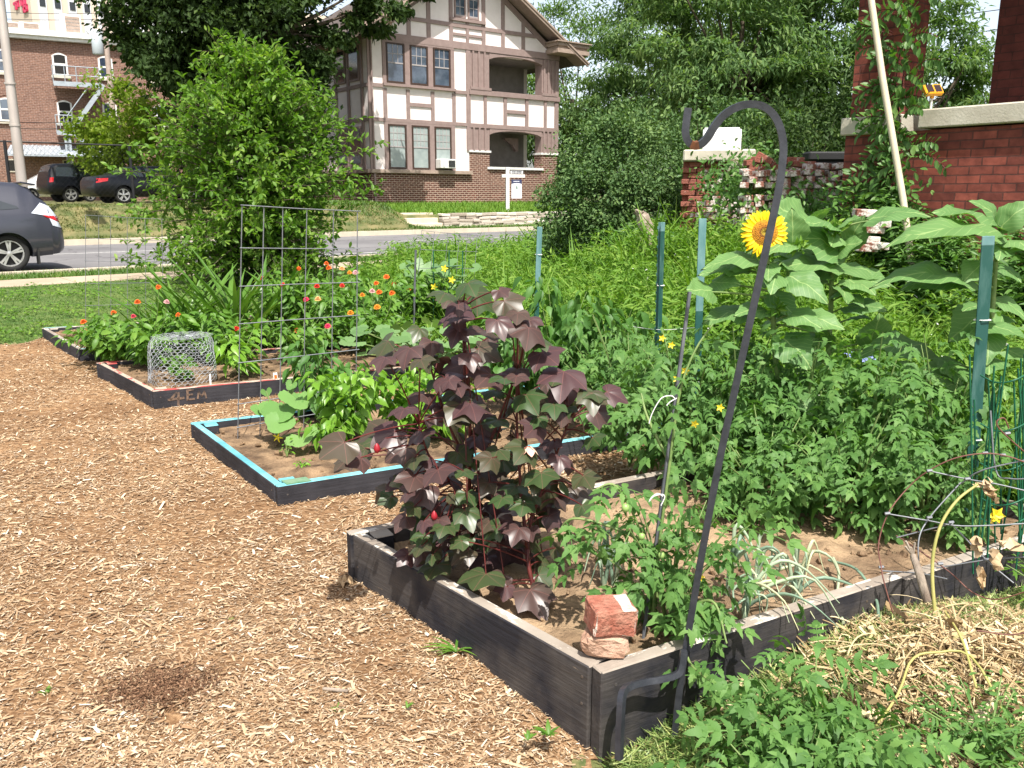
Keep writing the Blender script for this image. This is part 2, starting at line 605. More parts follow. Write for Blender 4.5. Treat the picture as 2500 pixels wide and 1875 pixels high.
def brick_mat(name, c1, c2, mortar, bw, bh, ms=0.012, stain=None, bmp=0.6, rough=0.85):
    m, nt, b = _nt(name)
    tc = nt.nodes.new('ShaderNodeTexCoord')
    sp = nt.nodes.new('ShaderNodeSeparateXYZ')
    nt.links.new(tc.outputs['Object'], sp.inputs[0])
    sn = nt.nodes.new('ShaderNodeSeparateXYZ')
    nt.links.new(tc.outputs['Normal'], sn.inputs[0])
    isx = math_n(nt, 'GREATER_THAN', math_n(nt, 'ABSOLUTE', sn.outputs[0]), 0.7)
    u = math_n(nt, 'ADD', math_n(nt, 'MULTIPLY', sp.outputs[1], isx), math_n(nt, 'MULTIPLY', sp.outputs[0], math_n(nt, 'SUBTRACT', 1.0, isx)))
    cb = nt.nodes.new('ShaderNodeCombineXYZ')
    wob = noise(nt, 5.0, 3)
    wv = math_n(nt, 'MULTIPLY_ADD', wob.outputs['Fac'], bh * 0.22, -bh * 0.11)
    nt.links.new(math_n(nt, 'ADD', u, wv), cb.inputs[0]); nt.links.new(math_n(nt, 'ADD', sp.outputs[2], wv), cb.inputs[1])
    bt = nt.nodes.new('ShaderNodeTexBrick')
    nt.links.new(cb.outputs[0], bt.inputs['Vector'])
    bt.inputs['Scale'].default_value = 1.0
    bt.inputs['Brick Width'].default_value = bw
    bt.inputs['Row Height'].default_value = bh
    bt.inputs['Mortar Size'].default_value = ms
    bt.inputs['Mortar Smooth'].default_value = 0.15
    bt.inputs['Bias'].default_value = 0.0
    bt.inputs['Color1'].default_value = (*c1, 1)
    bt.inputs['Color2'].default_value = (*c2, 1)
    bt.inputs['Mortar'].default_value = (*mortar, 1)
    n = noise(nt, 9.0, 6)
    v = ramp(nt, [(0.3, (0.62, 0.6, 0.6)), (0.7, (1.25, 1.2, 1.15))], n.outputs['Fac'])
    col = mixc(nt, 1.0, bt.outputs['Color'], v.outputs['Color'], 'MULTIPLY')
    if stain:
        n2 = noise(nt, stain[0], 7, 0.7)
        f = ramp(nt, [(stain[2], (0, 0, 0)), (stain[2] + 0.06, (1, 1, 1))], n2.outputs['Fac'])
        col = mixc(nt, math_n(nt, 'MULTIPLY', f.outputs['Color'], stain[3] if len(stain) > 3 else 0.8), col, stain[1])
    nt.links.new(col, b.inputs['Base Color'])
    b.inputs['Roughness'].default_value = rough
    b.inputs['Specular IOR Level'].default_value = 0.25
    h = math_n(nt, 'SUBTRACT', math_n(nt, 'MULTIPLY', n.outputs['Fac'], 0.5), bt.outputs['Fac'])
    bump(nt, b, h, bmp, 0.01)
    return m


M = {}
# plants
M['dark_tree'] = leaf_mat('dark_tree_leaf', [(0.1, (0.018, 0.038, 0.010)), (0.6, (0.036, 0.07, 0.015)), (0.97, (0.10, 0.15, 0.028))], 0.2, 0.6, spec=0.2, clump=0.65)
M['lime_tree'] = leaf_mat('lime_tree_leaf', [(0.1, (0.10, 0.17, 0.018)), (0.6, (0.18, 0.26, 0.028)), (0.95, (0.29, 0.34, 0.045))], 0.4, 0.6, spec=0.2)
M['small_tree'] = leaf_mat('small_tree_leaf', [(0.1, (0.065, 0.15, 0.02)), (0.55, (0.13, 0.245, 0.034)), (0.9, (0.24, 0.34, 0.06))], 0.35, 0.5, spec=0.3)
M['locust'] = leaf_mat('locust_leaf', [(0.1, (0.06, 0.12, 0.045)), (0.5, (0.12, 0.205, 0.072)), (0.9, (0.23, 0.31, 0.11))], 0.35, 0.6, spec=0.2)
M['bush'] = leaf_mat('bush_leaf', [(0.1, (0.046, 0.096, 0.032)), (0.5, (0.09, 0.165, 0.056)), (0.92, (0.20, 0.29, 0.10))], 0.2, 0.6, spec=0.2)
M['weed'] = leaf_mat('weed_leaf', [(0.1, (0.06, 0.15, 0.018)), (0.5, (0.125, 0.245, 0.032)), (0.95, (0.26, 0.36, 0.07))], 0.3, 0.6, spec=0.2, clump=0.6)
M['lawn'] = leaf_mat('lawn_grass', [(0.1, (0.045, 0.11, 0.018)), (0.6, (0.10, 0.185, 0.034)), (0.95, (0.27, 0.27, 0.08))], 0.25, clump=0.6)
M['drygrass'] = leaf_mat('bank_grass', [(0.1, (0.065, 0.115, 0.026)), (0.6, (0.13, 0.16, 0.045)), (0.95, (0.29, 0.25, 0.10))], 0.2, clump=0.65)
M['tomato'] = leaf_mat('tomato_leaf', [(0.1, (0.062, 0.15, 0.038)), (0.6, (0.115, 0.235, 0.057)), (0.95, (0.20, 0.33, 0.095))], 0.3, 0.55, spec=0.25)
M['pepper'] = leaf_mat('pepper_leaf', [(0.1, (0.045, 0.125, 0.025)), (0.6, (0.08, 0.19, 0.035)), (0.95, (0.14, 0.27, 0.07))], 0.25, 0.5, spec=0.3)
M['basil'] = leaf_mat('basil_leaf', [(0.1, (0.10, 0.23, 0.025)), (0.6, (0.17, 0.33, 0.035)), (0.95, (0.26, 0.42, 0.07))], 0.3, 0.35)
M['zinnia'] = leaf_mat('zinnia_leaf', [(0.1, (0.06, 0.15, 0.02)), (0.6, (0.11, 0.23, 0.03)), (0.95, (0.18, 0.31, 0.05))], 0.28)
M['squash'] = leaf_mat('squash_leaf', [(0.1, (0.11, 0.24, 0.06)), (0.6, (0.16, 0.30, 0.085)), (0.95, (0.22, 0.36, 0.12))], 0.25)
M['cuke'] = leaf_mat('cucumber_leaf', [(0.1, (0.10, 0.20, 0.07)), (0.6, (0.17, 0.29, 0.11)), (0.95, (0.25, 0.37, 0.16))], 0.25)
M['strap'] = leaf_mat('strap_leaf', [(0.1, (0.06, 0.15, 0.02)), (0.6, (0.11, 0.22, 0.035)), (0.95, (0.2, 0.31, 0.07))], 0.25, 0.35)
M['sunflower'] = leaf_mat('sunflower_leaf', [(0.1, (0.10, 0.21, 0.065)), (0.6, (0.14, 0.262, 0.083)), (0.95, (0.185, 0.32, 0.108))], 0.25, 0.5, vein=('pinnate', (0.30, 0.42, 0.16), 0.9))
M['cotton'] = leaf_mat('cotton_leaf', [(0.18, (0.042, 0.078, 0.024)), (0.42, (0.062, 0.060, 0.030)), (0.56, (0.074, 0.045, 0.038)), (0.76, (0.072, 0.037, 0.039)), (0.97, (0.098, 0.056, 0.056))], 0.14, 0.38, tcol=(1.6, 0.7, 0.5), clump=0.35, spec=0.5, vein=('palm', (0.24, 0.10, 0.085), 0.8))
M['vine'] = leaf_mat('vine_leaf', [(0.1, (0.05, 0.125, 0.025)), (0.6, (0.10, 0.21, 0.045)), (0.95, (0.19, 0.30, 0.08))], 0.28)
M['onion'] = leaf_mat('onion_leaf', [(0.1, (0.18, 0.28, 0.20)), (0.45, (0.32, 0.42, 0.30)), (0.7, (0.50, 0.54, 0.34)), (0.95, (0.62, 0.56, 0.32))], 0.1, 0.4, clump=0.2)
M['straw'] = island_mat('straw_stalks', [(0, (0.16, 0.10, 0.05)), (0.3, (0.38, 0.27, 0.14)), (0.7, (0.58, 0.45, 0.26)), (0.95, (0.68, 0.57, 0.37)), (1, (0.42, 0.40, 0.13))])
M['clipping'] = leaf_mat('grass_clippings', [(0.1, (0.10, 0.18, 0.05)), (0.5, (0.20, 0.28, 0.08)), (0.8, (0.38, 0.42, 0.15)), (0.95, (0.5, 0.48, 0.22))], 0.15, clump=0.3)
M['chips'] = island_mat('wood_chips', [(0, (0.17, 0.105, 0.06)), (0.22, (0.30, 0.19, 0.107)), (0.5, (0.40, 0.272, 0.162)), (0.75, (0.50, 0.362, 0.225)), (0.93, (0.62, 0.50, 0.355)), (1, (0.72, 0.63, 0.51))])
M['screw'] = mat('dull_screw', (0.10, 0.10, 0.105), (0.16, 0.12, 0.09), 60, 0.5, metal=0.4)
M['stem'] = mat('green_stem', (0.13, 0.21, 0.06), (0.2, 0.27, 0.09), 20, 0.6)
M['red_stem'] = mat('dark_red_stem', (0.07, 0.012, 0.012), (0.13, 0.025, 0.02), 25, 0.5)
M['bark'] = mat('bark', (0.06, 0.045, 0.032), (0.14, 0.11, 0.08), 14, 0.9, bmp=0.6, stretch=(1, 1, 0.25))
M['petal_yellow'] = leaf_mat('sunflower_petal', [(0.1, (0.86, 0.58, 0.002)), (0.9, (0.92, 0.70, 0.006))], 0.3, 0.5, tcol=(1.1, 1.0, 0.5), clump=0.1)
for nme, c in dict(orange=(0.85, 0.14, 0.012), red=(0.62, 0.018, 0.012), pink=(0.72, 0.03, 0.10), gold=(0.85, 0.30, 0.02), pale=(0.80, 0.42, 0.42), peach=(0.85, 0.45, 0.16)).items():
    M['zin_' + nme] = mat('zinnia_petal_' + nme, c, tuple(q * 0.65 for q in c), 60, 0.55)
M['cotton_flower'] = mat('cotton_petal', (0.75, 0.30, 0.24), (0.80, 0.6, 0.45), 30, 0.5)
M['bud'] = mat('red_bud', (0.30, 0.015, 0.025), None, rough=0.4)
M['fruit'] = mat('green_fruit', (0.22, 0.36, 0.10), (0.3, 0.42, 0.14), 20, 0.3)
M['yellow'] = mat('yellow_petal', (0.85, 0.66, 0.03), None, rough=0.5)
M['white'] = mat('white_paint', (0.78, 0.78, 0.76), (0.66, 0.65, 0.62), 6, 0.55)
M['deadleaf'] = mat('dead_leaf', (0.42, 0.29, 0.16), (0.58, 0.44, 0.28), 12, 0.9)
M['yellow_stalk'] = mat('yellow_stalk', (0.30, 0.29, 0.085), (0.46, 0.41, 0.15), 9, 0.5)
# ground and setting
M['concrete'] = mat('concrete', (0.50, 0.43, 0.33), (0.62, 0.54, 0.42), 2.0, 0.9, bmp=0.15, bscale=40)
M['limestone'] = mat('limestone_cap', (0.44, 0.40, 0.32), (0.58, 0.54, 0.45), 4.0, 0.85, bmp=0.2, bscale=50)
m, nt, b = _nt('asphalt')
n1 = noise(nt, 0.35, 4); n2 = noise(nt, 30, 4)
r1 = ramp(nt, [(0.35, (0.135, 0.13, 0.135)), (0.5, (0.17, 0.164, 0.168)), (0.65, (0.20, 0.193, 0.195))], n1.outputs['Fac'])
vt = nt.nodes.new('ShaderNodeTexVoronoi'); vt.feature = 'DISTANCE_TO_EDGE'; vt.inputs['Scale'].default_value = 0.42
tcv = nt.nodes.new('ShaderNodeTexCoord'); nz = noise(nt, 1.2, 4); mv = nt.nodes.new('ShaderNodeVectorMath'); mv.operation = 'ADD'
nt.links.new(tcv.outputs['Object'], mv.inputs[0]); nt.links.new(nz.outputs['Color'], mv.inputs[1]); nt.links.new(mv.outputs[0], vt.inputs['Vector'])
cr = ramp(nt, [(0.0, (0.45, 0.44, 0.44)), (0.016, (1, 1, 1))], vt.outputs['Distance'])
g2 = ramp(nt, [(0.3, (0.9, 0.9, 0.9)), (0.7, (1.08, 1.08, 1.08))], n2.outputs['Fac'])
nt.links.new(mixc(nt, 1.0, mixc(nt, 1.0, r1.outputs['Color'], cr.outputs['Color'], 'MULTIPLY'), g2.outputs['Color'], 'MULTIPLY'), b.inputs['Base Color'])
b.inputs['Roughness'].default_value = 0.9
M['asphalt'] = m
M['pavement'] = mat('tan_pavement', (0.36, 0.29, 0.21), (0.46, 0.375, 0.275), 1.2, 0.9, bmp=0.15, bscale=40)
M['roadline'] = mat('road_paint', (0.75, 0.74, 0.70), (0.45, 0.45, 0.44), 12, 0.8)
M['soil'] = mat('bed_soil', (0.075, 0.043, 0.024), (0.34, 0.225, 0.13), 6, 0.95, bmp=1.0, bscale=45, lo=0.36, hi=0.66, detail=10)
M['soil_dry'] = mat('bed_soil_dry', (0.11, 0.065, 0.036), (0.42, 0.29, 0.175), 4, 0.95, bmp=1.0, bscale=45, lo=0.33, hi=0.6, detail=10)
m, nt, b = _nt('mulch_ground')
n1 = noise(nt, 26, 6, 0.7, stretch=(1, 2.4, 1)); n2 = noise(nt, 1.3, 4)
r1 = ramp(nt, [(0.30, (0.105, 0.054, 0.027)), (0.47, (0.25, 0.145, 0.074)), (0.62, (0.43, 0.275, 0.152)), (0.75, (0.59, 0.425, 0.27))], n1.outputs['Fac'])
r2 = ramp(nt, [(0.35, (0.72, 0.68, 0.66)), (0.6, (1.05, 1.05, 1.05))], n2.outputs['Fac'])
nt.links.new(mixc(nt, 1.0, r1.outputs['Color'], r2.outputs['Color'], 'MULTIPLY'), b.inputs['Base Color'])
b.inputs['Roughness'].default_value = 0.95
b.inputs['Specular IOR Level'].default_value = 0.1
bump(nt, b, n1.outputs['Fac'], 0.8, 0.02)
M['mulch'] = m
M['mailbox'] = mat('scuffed_white', (0.62, 0.62, 0.61), (0.34, 0.33, 0.31), 9, 0.5, lo=0.62, hi=0.74)
M['grassground'] = mat('grass_ground', (0.05, 0.10, 0.018), (0.13, 0.18, 0.045), 5.0, 0.95, bmp=0.8, bscale=60, detail=8)
M['bankground'] = mat('dry_grass_ground', (0.065, 0.095, 0.025), (0.21, 0.18, 0.08), 1.6, 0.95, bmp=0.8, bscale=50, detail=8)
M['meadowground'] = mat('meadow_ground', (0.05, 0.11, 0.014), (0.10, 0.18, 0.025), 6.0, 0.95, bmp=0.6, bscale=40)
M['yardground'] = mat('yard_ground', (0.09, 0.12, 0.035), (0.28, 0.22, 0.10), 11.0, 0.95, bmp=0.8, bscale=50)
# built things
M['red_brick'] = brick_mat('red_painted_brick', (0.31, 0.088, 0.064), (0.155, 0.046, 0.037), (0.12, 0.05, 0.042), 0.212, 0.0765, 0.0065, (3.5, (0.42, 0.35, 0.31), 0.68, 0.4), bmp=1.0)
M['shaded_brick'] = brick_mat('shaded_red_brick', (0.085, 0.022, 0.018), (0.06, 0.017, 0.014), (0.05, 0.018, 0.015), 0.212, 0.0765, 0.0045, bmp=1.0)  # darkened copy of the red brick: the pillar's shade is in its colour
M['house_brick'] = brick_mat('house_brick', (0.155, 0.062, 0.045), (0.10, 0.042, 0.033), (0.42, 0.33, 0.27), 0.27, 0.098, 0.016)
M['old_brick'] = brick_mat('old_building_brick', (0.26, 0.145, 0.108), (0.185, 0.10, 0.078), (0.33, 0.245, 0.205), 0.26, 0.095, 0.012)
M['stucco'] = mat('stucco', (0.79, 0.715, 0.69), (0.84, 0.77, 0.745), 3.0, 0.9, bmp=0.2, bscale=60)
M['stucco_shaded'] = mat('shaded_porch_stucco', (0.20, 0.18, 0.165), (0.25, 0.225, 0.21), 3.0, 0.9)  # light stucco darkened so the porch recess shade is in the colour
M['timber'] = mat('mauve_timber', (0.25, 0.182, 0.168), (0.295, 0.22, 0.203), 5.0, 0.7, bmp=0.1)
M['fascia'] = mat('tan_fascia', (0.30, 0.225, 0.18), (0.40, 0.31, 0.255), 4.0, 0.7)
M['shingle'] = mat('roof_shingle', (0.07, 0.055, 0.05), (0.13, 0.105, 0.09), 10.0, 0.9, bmp=0.5)
M['pane'] = mat('window_glass', (0.03, 0.042, 0.068), (0.10, 0.13, 0.18), 1.3, rough=0.05, spec=0.9)
M['pane_dark'] = mat('dark_window_glass', (0.018, 0.02, 0.022), None, rough=0.08, spec=0.6)
M['curtain'] = mat('curtained_glass', (0.26, 0.31, 0.31), (0.36, 0.41, 0.40), 2.0, 0.25, spec=0.6)
M['sash_brown'] = mat('brown_sash', (0.055, 0.032, 0.024), None, rough=0.5)
M['sash_grey'] = mat('grey_sash', (0.36, 0.33, 0.33), None, rough=0.5)
M['black_void'] = mat('dark_interior', (0.02, 0.019, 0.018), None, rough=0.9)
M['galv'] = mat('galvanised_steel', (0.36, 0.41, 0.46), (0.47, 0.52, 0.57), 4, 0.45, metal=0.3)
M['pole_metal'] = mat('weathered_aluminium', (0.42, 0.37, 0.33), (0.56, 0.50, 0.45), 3, 0.4, metal=0.35, stretch=(1, 1, 0.2))
M['black_metal'] = mat('black_metal', (0.012, 0.012, 0.014), None, rough=0.5)
M['hook_metal'] = mat('black_hook_paint', (0.020, 0.022, 0.029), (0.036, 0.038, 0.047), 30, 0.42, bmp=0.08, bscale=90, spec=0.5)
M['rust'] = mat('rust', (0.20, 0.075, 0.03), (0.10, 0.04, 0.02), 40, 0.9)
M['wire'] = mat('grey_wire', (0.17, 0.18, 0.20), (0.24, 0.25, 0.27), 20, 0.5, metal=0.3)
M['chicken'] = mat('galvanised_netting', (0.50, 0.54, 0.58), (0.32, 0.34, 0.37), 20, 0.4, metal=0.2)
M['green_wire'] = mat('green_coated_wire', (0.01, 0.085, 0.045), (0.015, 0.12, 0.06), 20, 0.4)
M['rusty_wire'] = mat('rusty_red_wire', (0.12, 0.045, 0.036), (0.19, 0.08, 0.062), 25, 0.6)
M['tpost'] = mat('green_post_paint', (0.018, 0.085, 0.072), (0.075, 0.165, 0.15), 16, 0.55, lo=0.5, hi=0.68, bmp=0.1, stretch=(1, 1, 0.2))
M['tpost_top'] = mat('faded_post_top', (0.085, 0.20, 0.205), (0.16, 0.29, 0.29), 22, 0.6, stretch=(1, 1, 0.3))
M['stake'] = mat('grey_stake', (0.085, 0.09, 0.105), (0.14, 0.145, 0.16), 12, 0.55)
M['string'] = mat('white_string', (0.78, 0.78, 0.76), None, rough=0.8)
M['plank'] = mat('weathered_plank', (0.36, 0.28, 0.20), (0.56, 0.47, 0.37), 6, 0.9, bmp=0.3, stretch=(0.35, 3, 3))


def paint_mat(name, paint, wood, thr, scale=14, paint2=None, stretch=(0.5, 1.5, 1.5)):
    m, nt, b = _nt(name)
    n = noise(nt, scale, 8, 0.65, stretch=stretch)
    f = ramp(nt, [(thr, (0, 0, 0)), (thr + 0.03, (1, 1, 1))], n.outputs['Fac'])
    p = paint
    if paint2:
        n2 = noise(nt, 3.5, 5)
        p = ramp(nt, [(0.4, paint), (0.6, paint2)], n2.outputs['Fac']).outputs['Color']
    nt.links.new(mixc(nt, f.outputs['Color'], p, wood), b.inputs['Base Color'])
    b.inputs['Roughness'].default_value = 0.75
    b.inputs['Specular IOR Level'].default_value = 0.2
    n3 = noise(nt, 40, 6, stretch=(0.08, 1, 1))
    bump(nt, b, n3.outputs['Fac'], 0.45, 0.012)
    return m


M['board'] = paint_mat('charcoal_board_paint', (0.024, 0.024, 0.029), (0.28, 0.22, 0.17), 0.70, 18, (0.044, 0.043, 0.05))
M['board_a'] = paint_mat('worn_charcoal_board', (0.022, 0.022, 0.028), (0.22, 0.175, 0.13), 0.675, 14, (0.072, 0.064, 0.060), stretch=(0.35, 1.6, 1.6))
M['top_grey'] = paint_mat('weathered_board_top', (0.36, 0.315, 0.265), (0.56, 0.53, 0.48), 0.56, 12, (0.27, 0.225, 0.185))
M['top_teal'] = paint_mat('teal_board_top', (0.095, 0.31, 0.36), (0.36, 0.31, 0.25), 0.62, 12, (0.20, 0.50, 0.55))
M['top_red'] = paint_mat('red_flecked_board_top', (0.44, 0.35, 0.28), (0.36, 0.06, 0.055), 0.52, 5)
M['green_paint'] = mat('green_paint', (0.06, 0.20, 0.095), (0.17, 0.27, 0.17), 14, 0.7)
M['lettering'] = mat('tan_lettering', (0.22, 0.145, 0.10), (0.06, 0.045, 0.04), 26, 0.8)
M['hand_brick'] = mat('dusty_red_brick', (0.34, 0.115, 0.075), (0.50, 0.27, 0.19), 22, 0.95, bmp=0.9, bscale=55, lo=0.4, hi=0.75, detail=8)
M['mortar_face'] = mat('old_mortar', (0.70, 0.60, 0.52), (0.48, 0.27, 0.20), 20, 0.95, bmp=0.9, bscale=60, lo=0.55, hi=0.75, detail=8)
M['loose_brick'] = island_mat('loose_bricks', [(0, (0.25, 0.085, 0.06)), (0.5, (0.33, 0.125, 0.09)), (1, (0.20, 0.07, 0.058))], 0.9, 0.2, 0.7, 60, extra=(7, (0.60, 0.54, 0.48), 0.60, 0.68))
M['white_brick'] = island_mat('whitened_bricks', [(0, (0.34, 0.13, 0.09)), (0.5, (0.20, 0.10, 0.075)), (1, (0.36, 0.30, 0.26))], 0.9, 0.2, 0.7, 60, extra=(13, (0.66, 0.61, 0.56), 0.44, 0.54))
M['stone'] = island_mat('pale_fieldstone', [(0, (0.30, 0.26, 0.21)), (0.5, (0.46, 0.42, 0.36)), (1, (0.58, 0.54, 0.47))], 0.9, 0.2, 0.9, 12)
M['pinkstone'] = mat('pink_rock', (0.36, 0.20, 0.13), (0.56, 0.37, 0.27), 14, 0.9, bmp=1.0, bscale=30, detail=8)
M['cinder'] = mat('concrete_block', (0.32, 0.27, 0.22), (0.42, 0.36, 0.29), 14, 0.95, bmp=0.5)
M['pvc'] = mat('cream_pole', (0.60, 0.52, 0.38), (0.68, 0.60, 0.45), 5, 0.5)
M['safety_yellow'] = mat('yellow_orange_plastic', (0.78, 0.33, 0.015), (0.82, 0.40, 0.03), 8, 0.4)
M['solar'] = mat('solar_cell', (0.05, 0.035, 0.04), None, rough=0.15)
M['navy'] = mat('navy_print', (0.03, 0.035, 0.09), None, rough=0.5)
M['signwhite'] = mat('sign_white', (0.68, 0.70, 0.78), None, rough=0.5)
M['signprint'] = mat('pale_sign_print', (0.40, 0.44, 0.58), None, rough=0.5)
M['signgrey'] = mat('grey_sign_rider', (0.55, 0.56, 0.58), None, rough=0.5)
M['tower_tan'] = mat('tan_concrete', (0.62, 0.52, 0.42), (0.68, 0.58, 0.48), 0.2, 0.8)
M['tower_pale'] = mat('pale_concrete', (0.62, 0.63, 0.68), (0.68, 0.69, 0.73), 0.2, 0.7)
M['redsign'] = mat('crimson_letters', (0.70, 0.04, 0.12), None, rough=0.5)
M['car_grey'] = mat('grey_car_paint', (0.043, 0.046, 0.064), None, rough=0.35, metal=0.15, coat=0.6)
M['car_black'] = mat('black_car_paint', (0.004, 0.005, 0.008), None, rough=0.3, metal=0.0, spec=0.3, coat=0.12)
M['car_white'] = mat('white_car_paint', (0.75, 0.75, 0.75), None, rough=0.3, coat=0.8)
M['car_glass'] = mat('car_glass', (0.03, 0.038, 0.046), None, rough=0.04, spec=0.9)
M['tyre'] = mat('tyre_rubber', (0.018, 0.018, 0.018), None, rough=0.85)
M['rim'] = mat('alloy_rim', (0.62, 0.62, 0.63), None, rough=0.3, metal=0.7)
M['tail_red'] = mat('tail_light_red', (0.45, 0.012, 0.015), None, rough=0.12, coat=0.6)
M['tail_clear'] = mat('tail_light_clear', (0.55, 0.60, 0.68), None, rough=0.08, coat=0.8)
M['plastic'] = mat('black_plastic', (0.02, 0.02, 0.021), None, rough=0.6)
M['utility'] = mat('utility_pole_wood', (0.36, 0.28, 0.24), (0.46, 0.37, 0.32), 6, 0.9)
M['transformer'] = mat('transformer_paint', (0.42, 0.47, 0.50), None, rough=0.5)
M['wood_dead'] = mat('dead_wood', (0.16, 0.12, 0.09), (0.44, 0.37, 0.30), 12, 0.9, bmp=0.9, bscale=18, stretch=(1, 1, 0.3))
M['driedlog'] = mat('dry_log', (0.45, 0.35, 0.22), (0.62, 0.50, 0.34), 9, 0.9, bmp=0.5)

# ------------------------------------------------------------------ the setting: terrain, road, pavement
RZ = 0.18                 # the street lies a little above the garden
QK, QF = 17.25, 26.0       # near and far kerb, measured across the road
EX = np.array((0.7800, 0.6258)); NX = np.array((-0.6258, 0.7800))     # along the road / away across it


def XY(p, q):
    return p * EX[0] + q * NX[0], p * EX[1] + q * NX[1]


def smooth(a, b, x):
    t = np.clip((x - a) / (b - a), 0, 1)
    return t * t * (3 - 2 * t)


def snoise(x, y, s=1.0, seed=0):
    """cheap smooth pseudo noise in -1..1"""
    r = np.random.default_rng(seed + 100)
    o = 0
    for k in range(5):
        a, ph = r.uniform(0, 2 * PI, 2)
        f = s * (1.0 + 0.75 * k) * r.uniform(0.8, 1.2)
        o = o + np.sin((x * math.cos(a) + y * math.sin(a)) * f * 2 + ph) / (1 + 0.45 * k)
    return o / 2.6


def far_z(p, q):
    left = np.interp(q, [26.05, 27.2, 27.9, 29.0, 29.8, 60], [0.30, 0.36, 0.62, 1.14, 1.22, 1.2])
    right = np.interp(q, [26.05, 29.0, 29.05, 36.5, 60], [0.29, 0.31, 0.76, 1.06, 1.15])
    return left + (right - left) * smooth(17.0, 17.9, p)


ps = np.concatenate(([-700, -300, -120, -60, -40], np.arange(-30, 60, 1.0), [60, 90, 150, 300, 800]))
qs = np.array([-300, -60, -20, 0, 6, 10, 10.5, 11.2, 12, 12.8, 13.6, 14.3, 15, 16, QK, QK + 0.04, 22, QF, QF + 0.05, 26.6, 27.2, 27.5, 27.9, 28.4, 29.0, 29.05, 29.8, 31, 33, 35.3, 36.5, 40, 46, 60, 120, 300, 900.])
PP, QQ = np.meshgrid(ps, qs)
ZZ = np.where(QQ < 10.5, -0.09, np.where(QQ < QK + 0.02, -0.09 + (RZ + 0.04) * smooth(10.5, 14.3, QQ), np.where(QQ < QF + 0.02, RZ - 0.04, far_z(PP, QQ))))
GX, GY = XY(PP, QQ)


def grid_faces(ny, nx):
    i = np.arange(ny - 1)[:, None] * nx + np.arange(nx - 1)[None]
    i = i.ravel()
    return np.stack((i, i + 1, i + nx + 1, i + nx), 1)


mb = MB(); mb.add(np.stack((GX, GY, ZZ), -1), grid_faces(*PP.shape))
tag(mb.build('ground', M['bankground'], smooth=True), kind='structure')


def strip(name, p0, p1, q0, q1, z0, z1, m, n=40, bev=0):
    """a long slab along the road, built of segments with thin joints"""
    b = MB()
    e = np.linspace(p0, p1, n + 1)
    for a, c in zip(e[:-1], e[1:]):
        g = 0.006
        pts = []
        for z in (z0, z1):
            for (p, q) in ((a + g, q0), (c - g, q0), (c - g, q1), (a + g, q1)):
                x, y = XY(p, q); pts.append((x, y, z))
        b.add(pts, [(0, 3, 2, 1), (4, 5, 6, 7), (0, 1, 5, 4), (1, 2, 6, 5), (2, 3, 7, 6), (3, 0, 4, 7)])
    return tag(b.build(name, m), kind='structure')


b = MB()
x = [XY(p, q) for p, q in ((-400, QK + 0.02), (400, QK + 0.02), (400, QF), (-400, QF))]
b.add([(u[0], u[1], RZ) for u in x], [(0, 1, 2, 3)])
tag(b.build('road', M['asphalt']), kind='structure')
b = MB()
for k in range(-8, 16):
    p0 = k * 12.0 + 1.0
    for (pa, pb, qa, qb) in ((p0, p0 + 5.5, 22.15, 22.26),):
        x = [XY(p, q) for p, q in ((pa, qa), (pb, qa), (pb, qb), (pa, qb))]
        b.add([(u[0], u[1], RZ + 0.004) for u in x], [(0, 1, 2, 3)])
x = [XY(p, q) for p, q in ((8, 18.15), (200, 18.15), (200, 18.26), (8, 18.26))]
b.add([(u[0], u[1], RZ + 0.004) for u in x], [(0, 1, 2, 3)])
tag(b.build('road_markings', M['roadline']), kind='structure')
strip('kerb_far', -120, 140, QF, QF + 0.22, 0.0, RZ + 0.15, M['concrete'], 80)
strip('kerb_near', -120, 140, QK - 0.18, QK, 0.0, RZ + 0.03, M['concrete'], 80)
strip('sidewalk', -100, 14.6, 14.85, 16.05, 0.0, RZ - 0.015, M['pavement'], 70)
strip('far_path', 17.8, 60, 27.3, 28.4, 0.1, 0.325, M['concrete'], 30)

# ---- mulch, lawn, meadow and yard sheets: each rises above the base ground only inside its own region
A1, A2 = np.array((0.25, 2.17)), np.array((-0.66, 3.22))
LD = np.array((0.873, 0.488))


def region(X, Y):
    X = np.asarray(X, float); Y = np.asarray(Y, float)
    side = (X - A1[0]) * LD[1] - (Y - A1[1]) * LD[0]          # > 0: on the camera's side of the front bed's long board
    wob = 0.12 * snoise(X, Y, 1.3, 5)
    yard = (side > -0.02) & (X > 0.19 + 0.05 * snoise(X, Y, 4, 2) + 0.12 * np.maximum(0, 2.05 - Y))
    meadow = (X > 2.05 - (Y - 3.9) * 0.76 + wob) & (X > -2.5 + 2 * wob) & ~yard
    lawn = ((X < -5.05) & (Y > 8.85 + 0.12 * (X + 5) + wob)) | ((X >= -5.05) & (Y > 9.3 + (X + 5.03) * 0.54 + wob))
    lawn &= ~meadow & ~yard
    r = np.zeros(X.shape, int)
    r[lawn] = 1; r[meadow] = 2; r[yard] = 3
    return r


def sheet(name, m, rid, x0, x1, y0, y1, step, zf, low=-0.075):
    xs = np.arange(x0, x1, step); ys = np.arange(y0, y1, step)
    X, Y = np.meshgrid(xs, ys)
    Q = -0.6258 * X + 0.78 * Y
    Z = np.where((region(X, Y) == rid), zf(X, Y), low)
    keep = (Q < QK - 0.2)
    F = grid_faces(*X.shape)
    ok = keep.ravel()[F].all(1) & (region(X, Y) == rid).ravel()[F].any(1)
    b = MB(); b.add(np.stack((X, Y, Z), -1), F[ok])
    return tag(b.build(name, m, smooth=True), kind='structure')


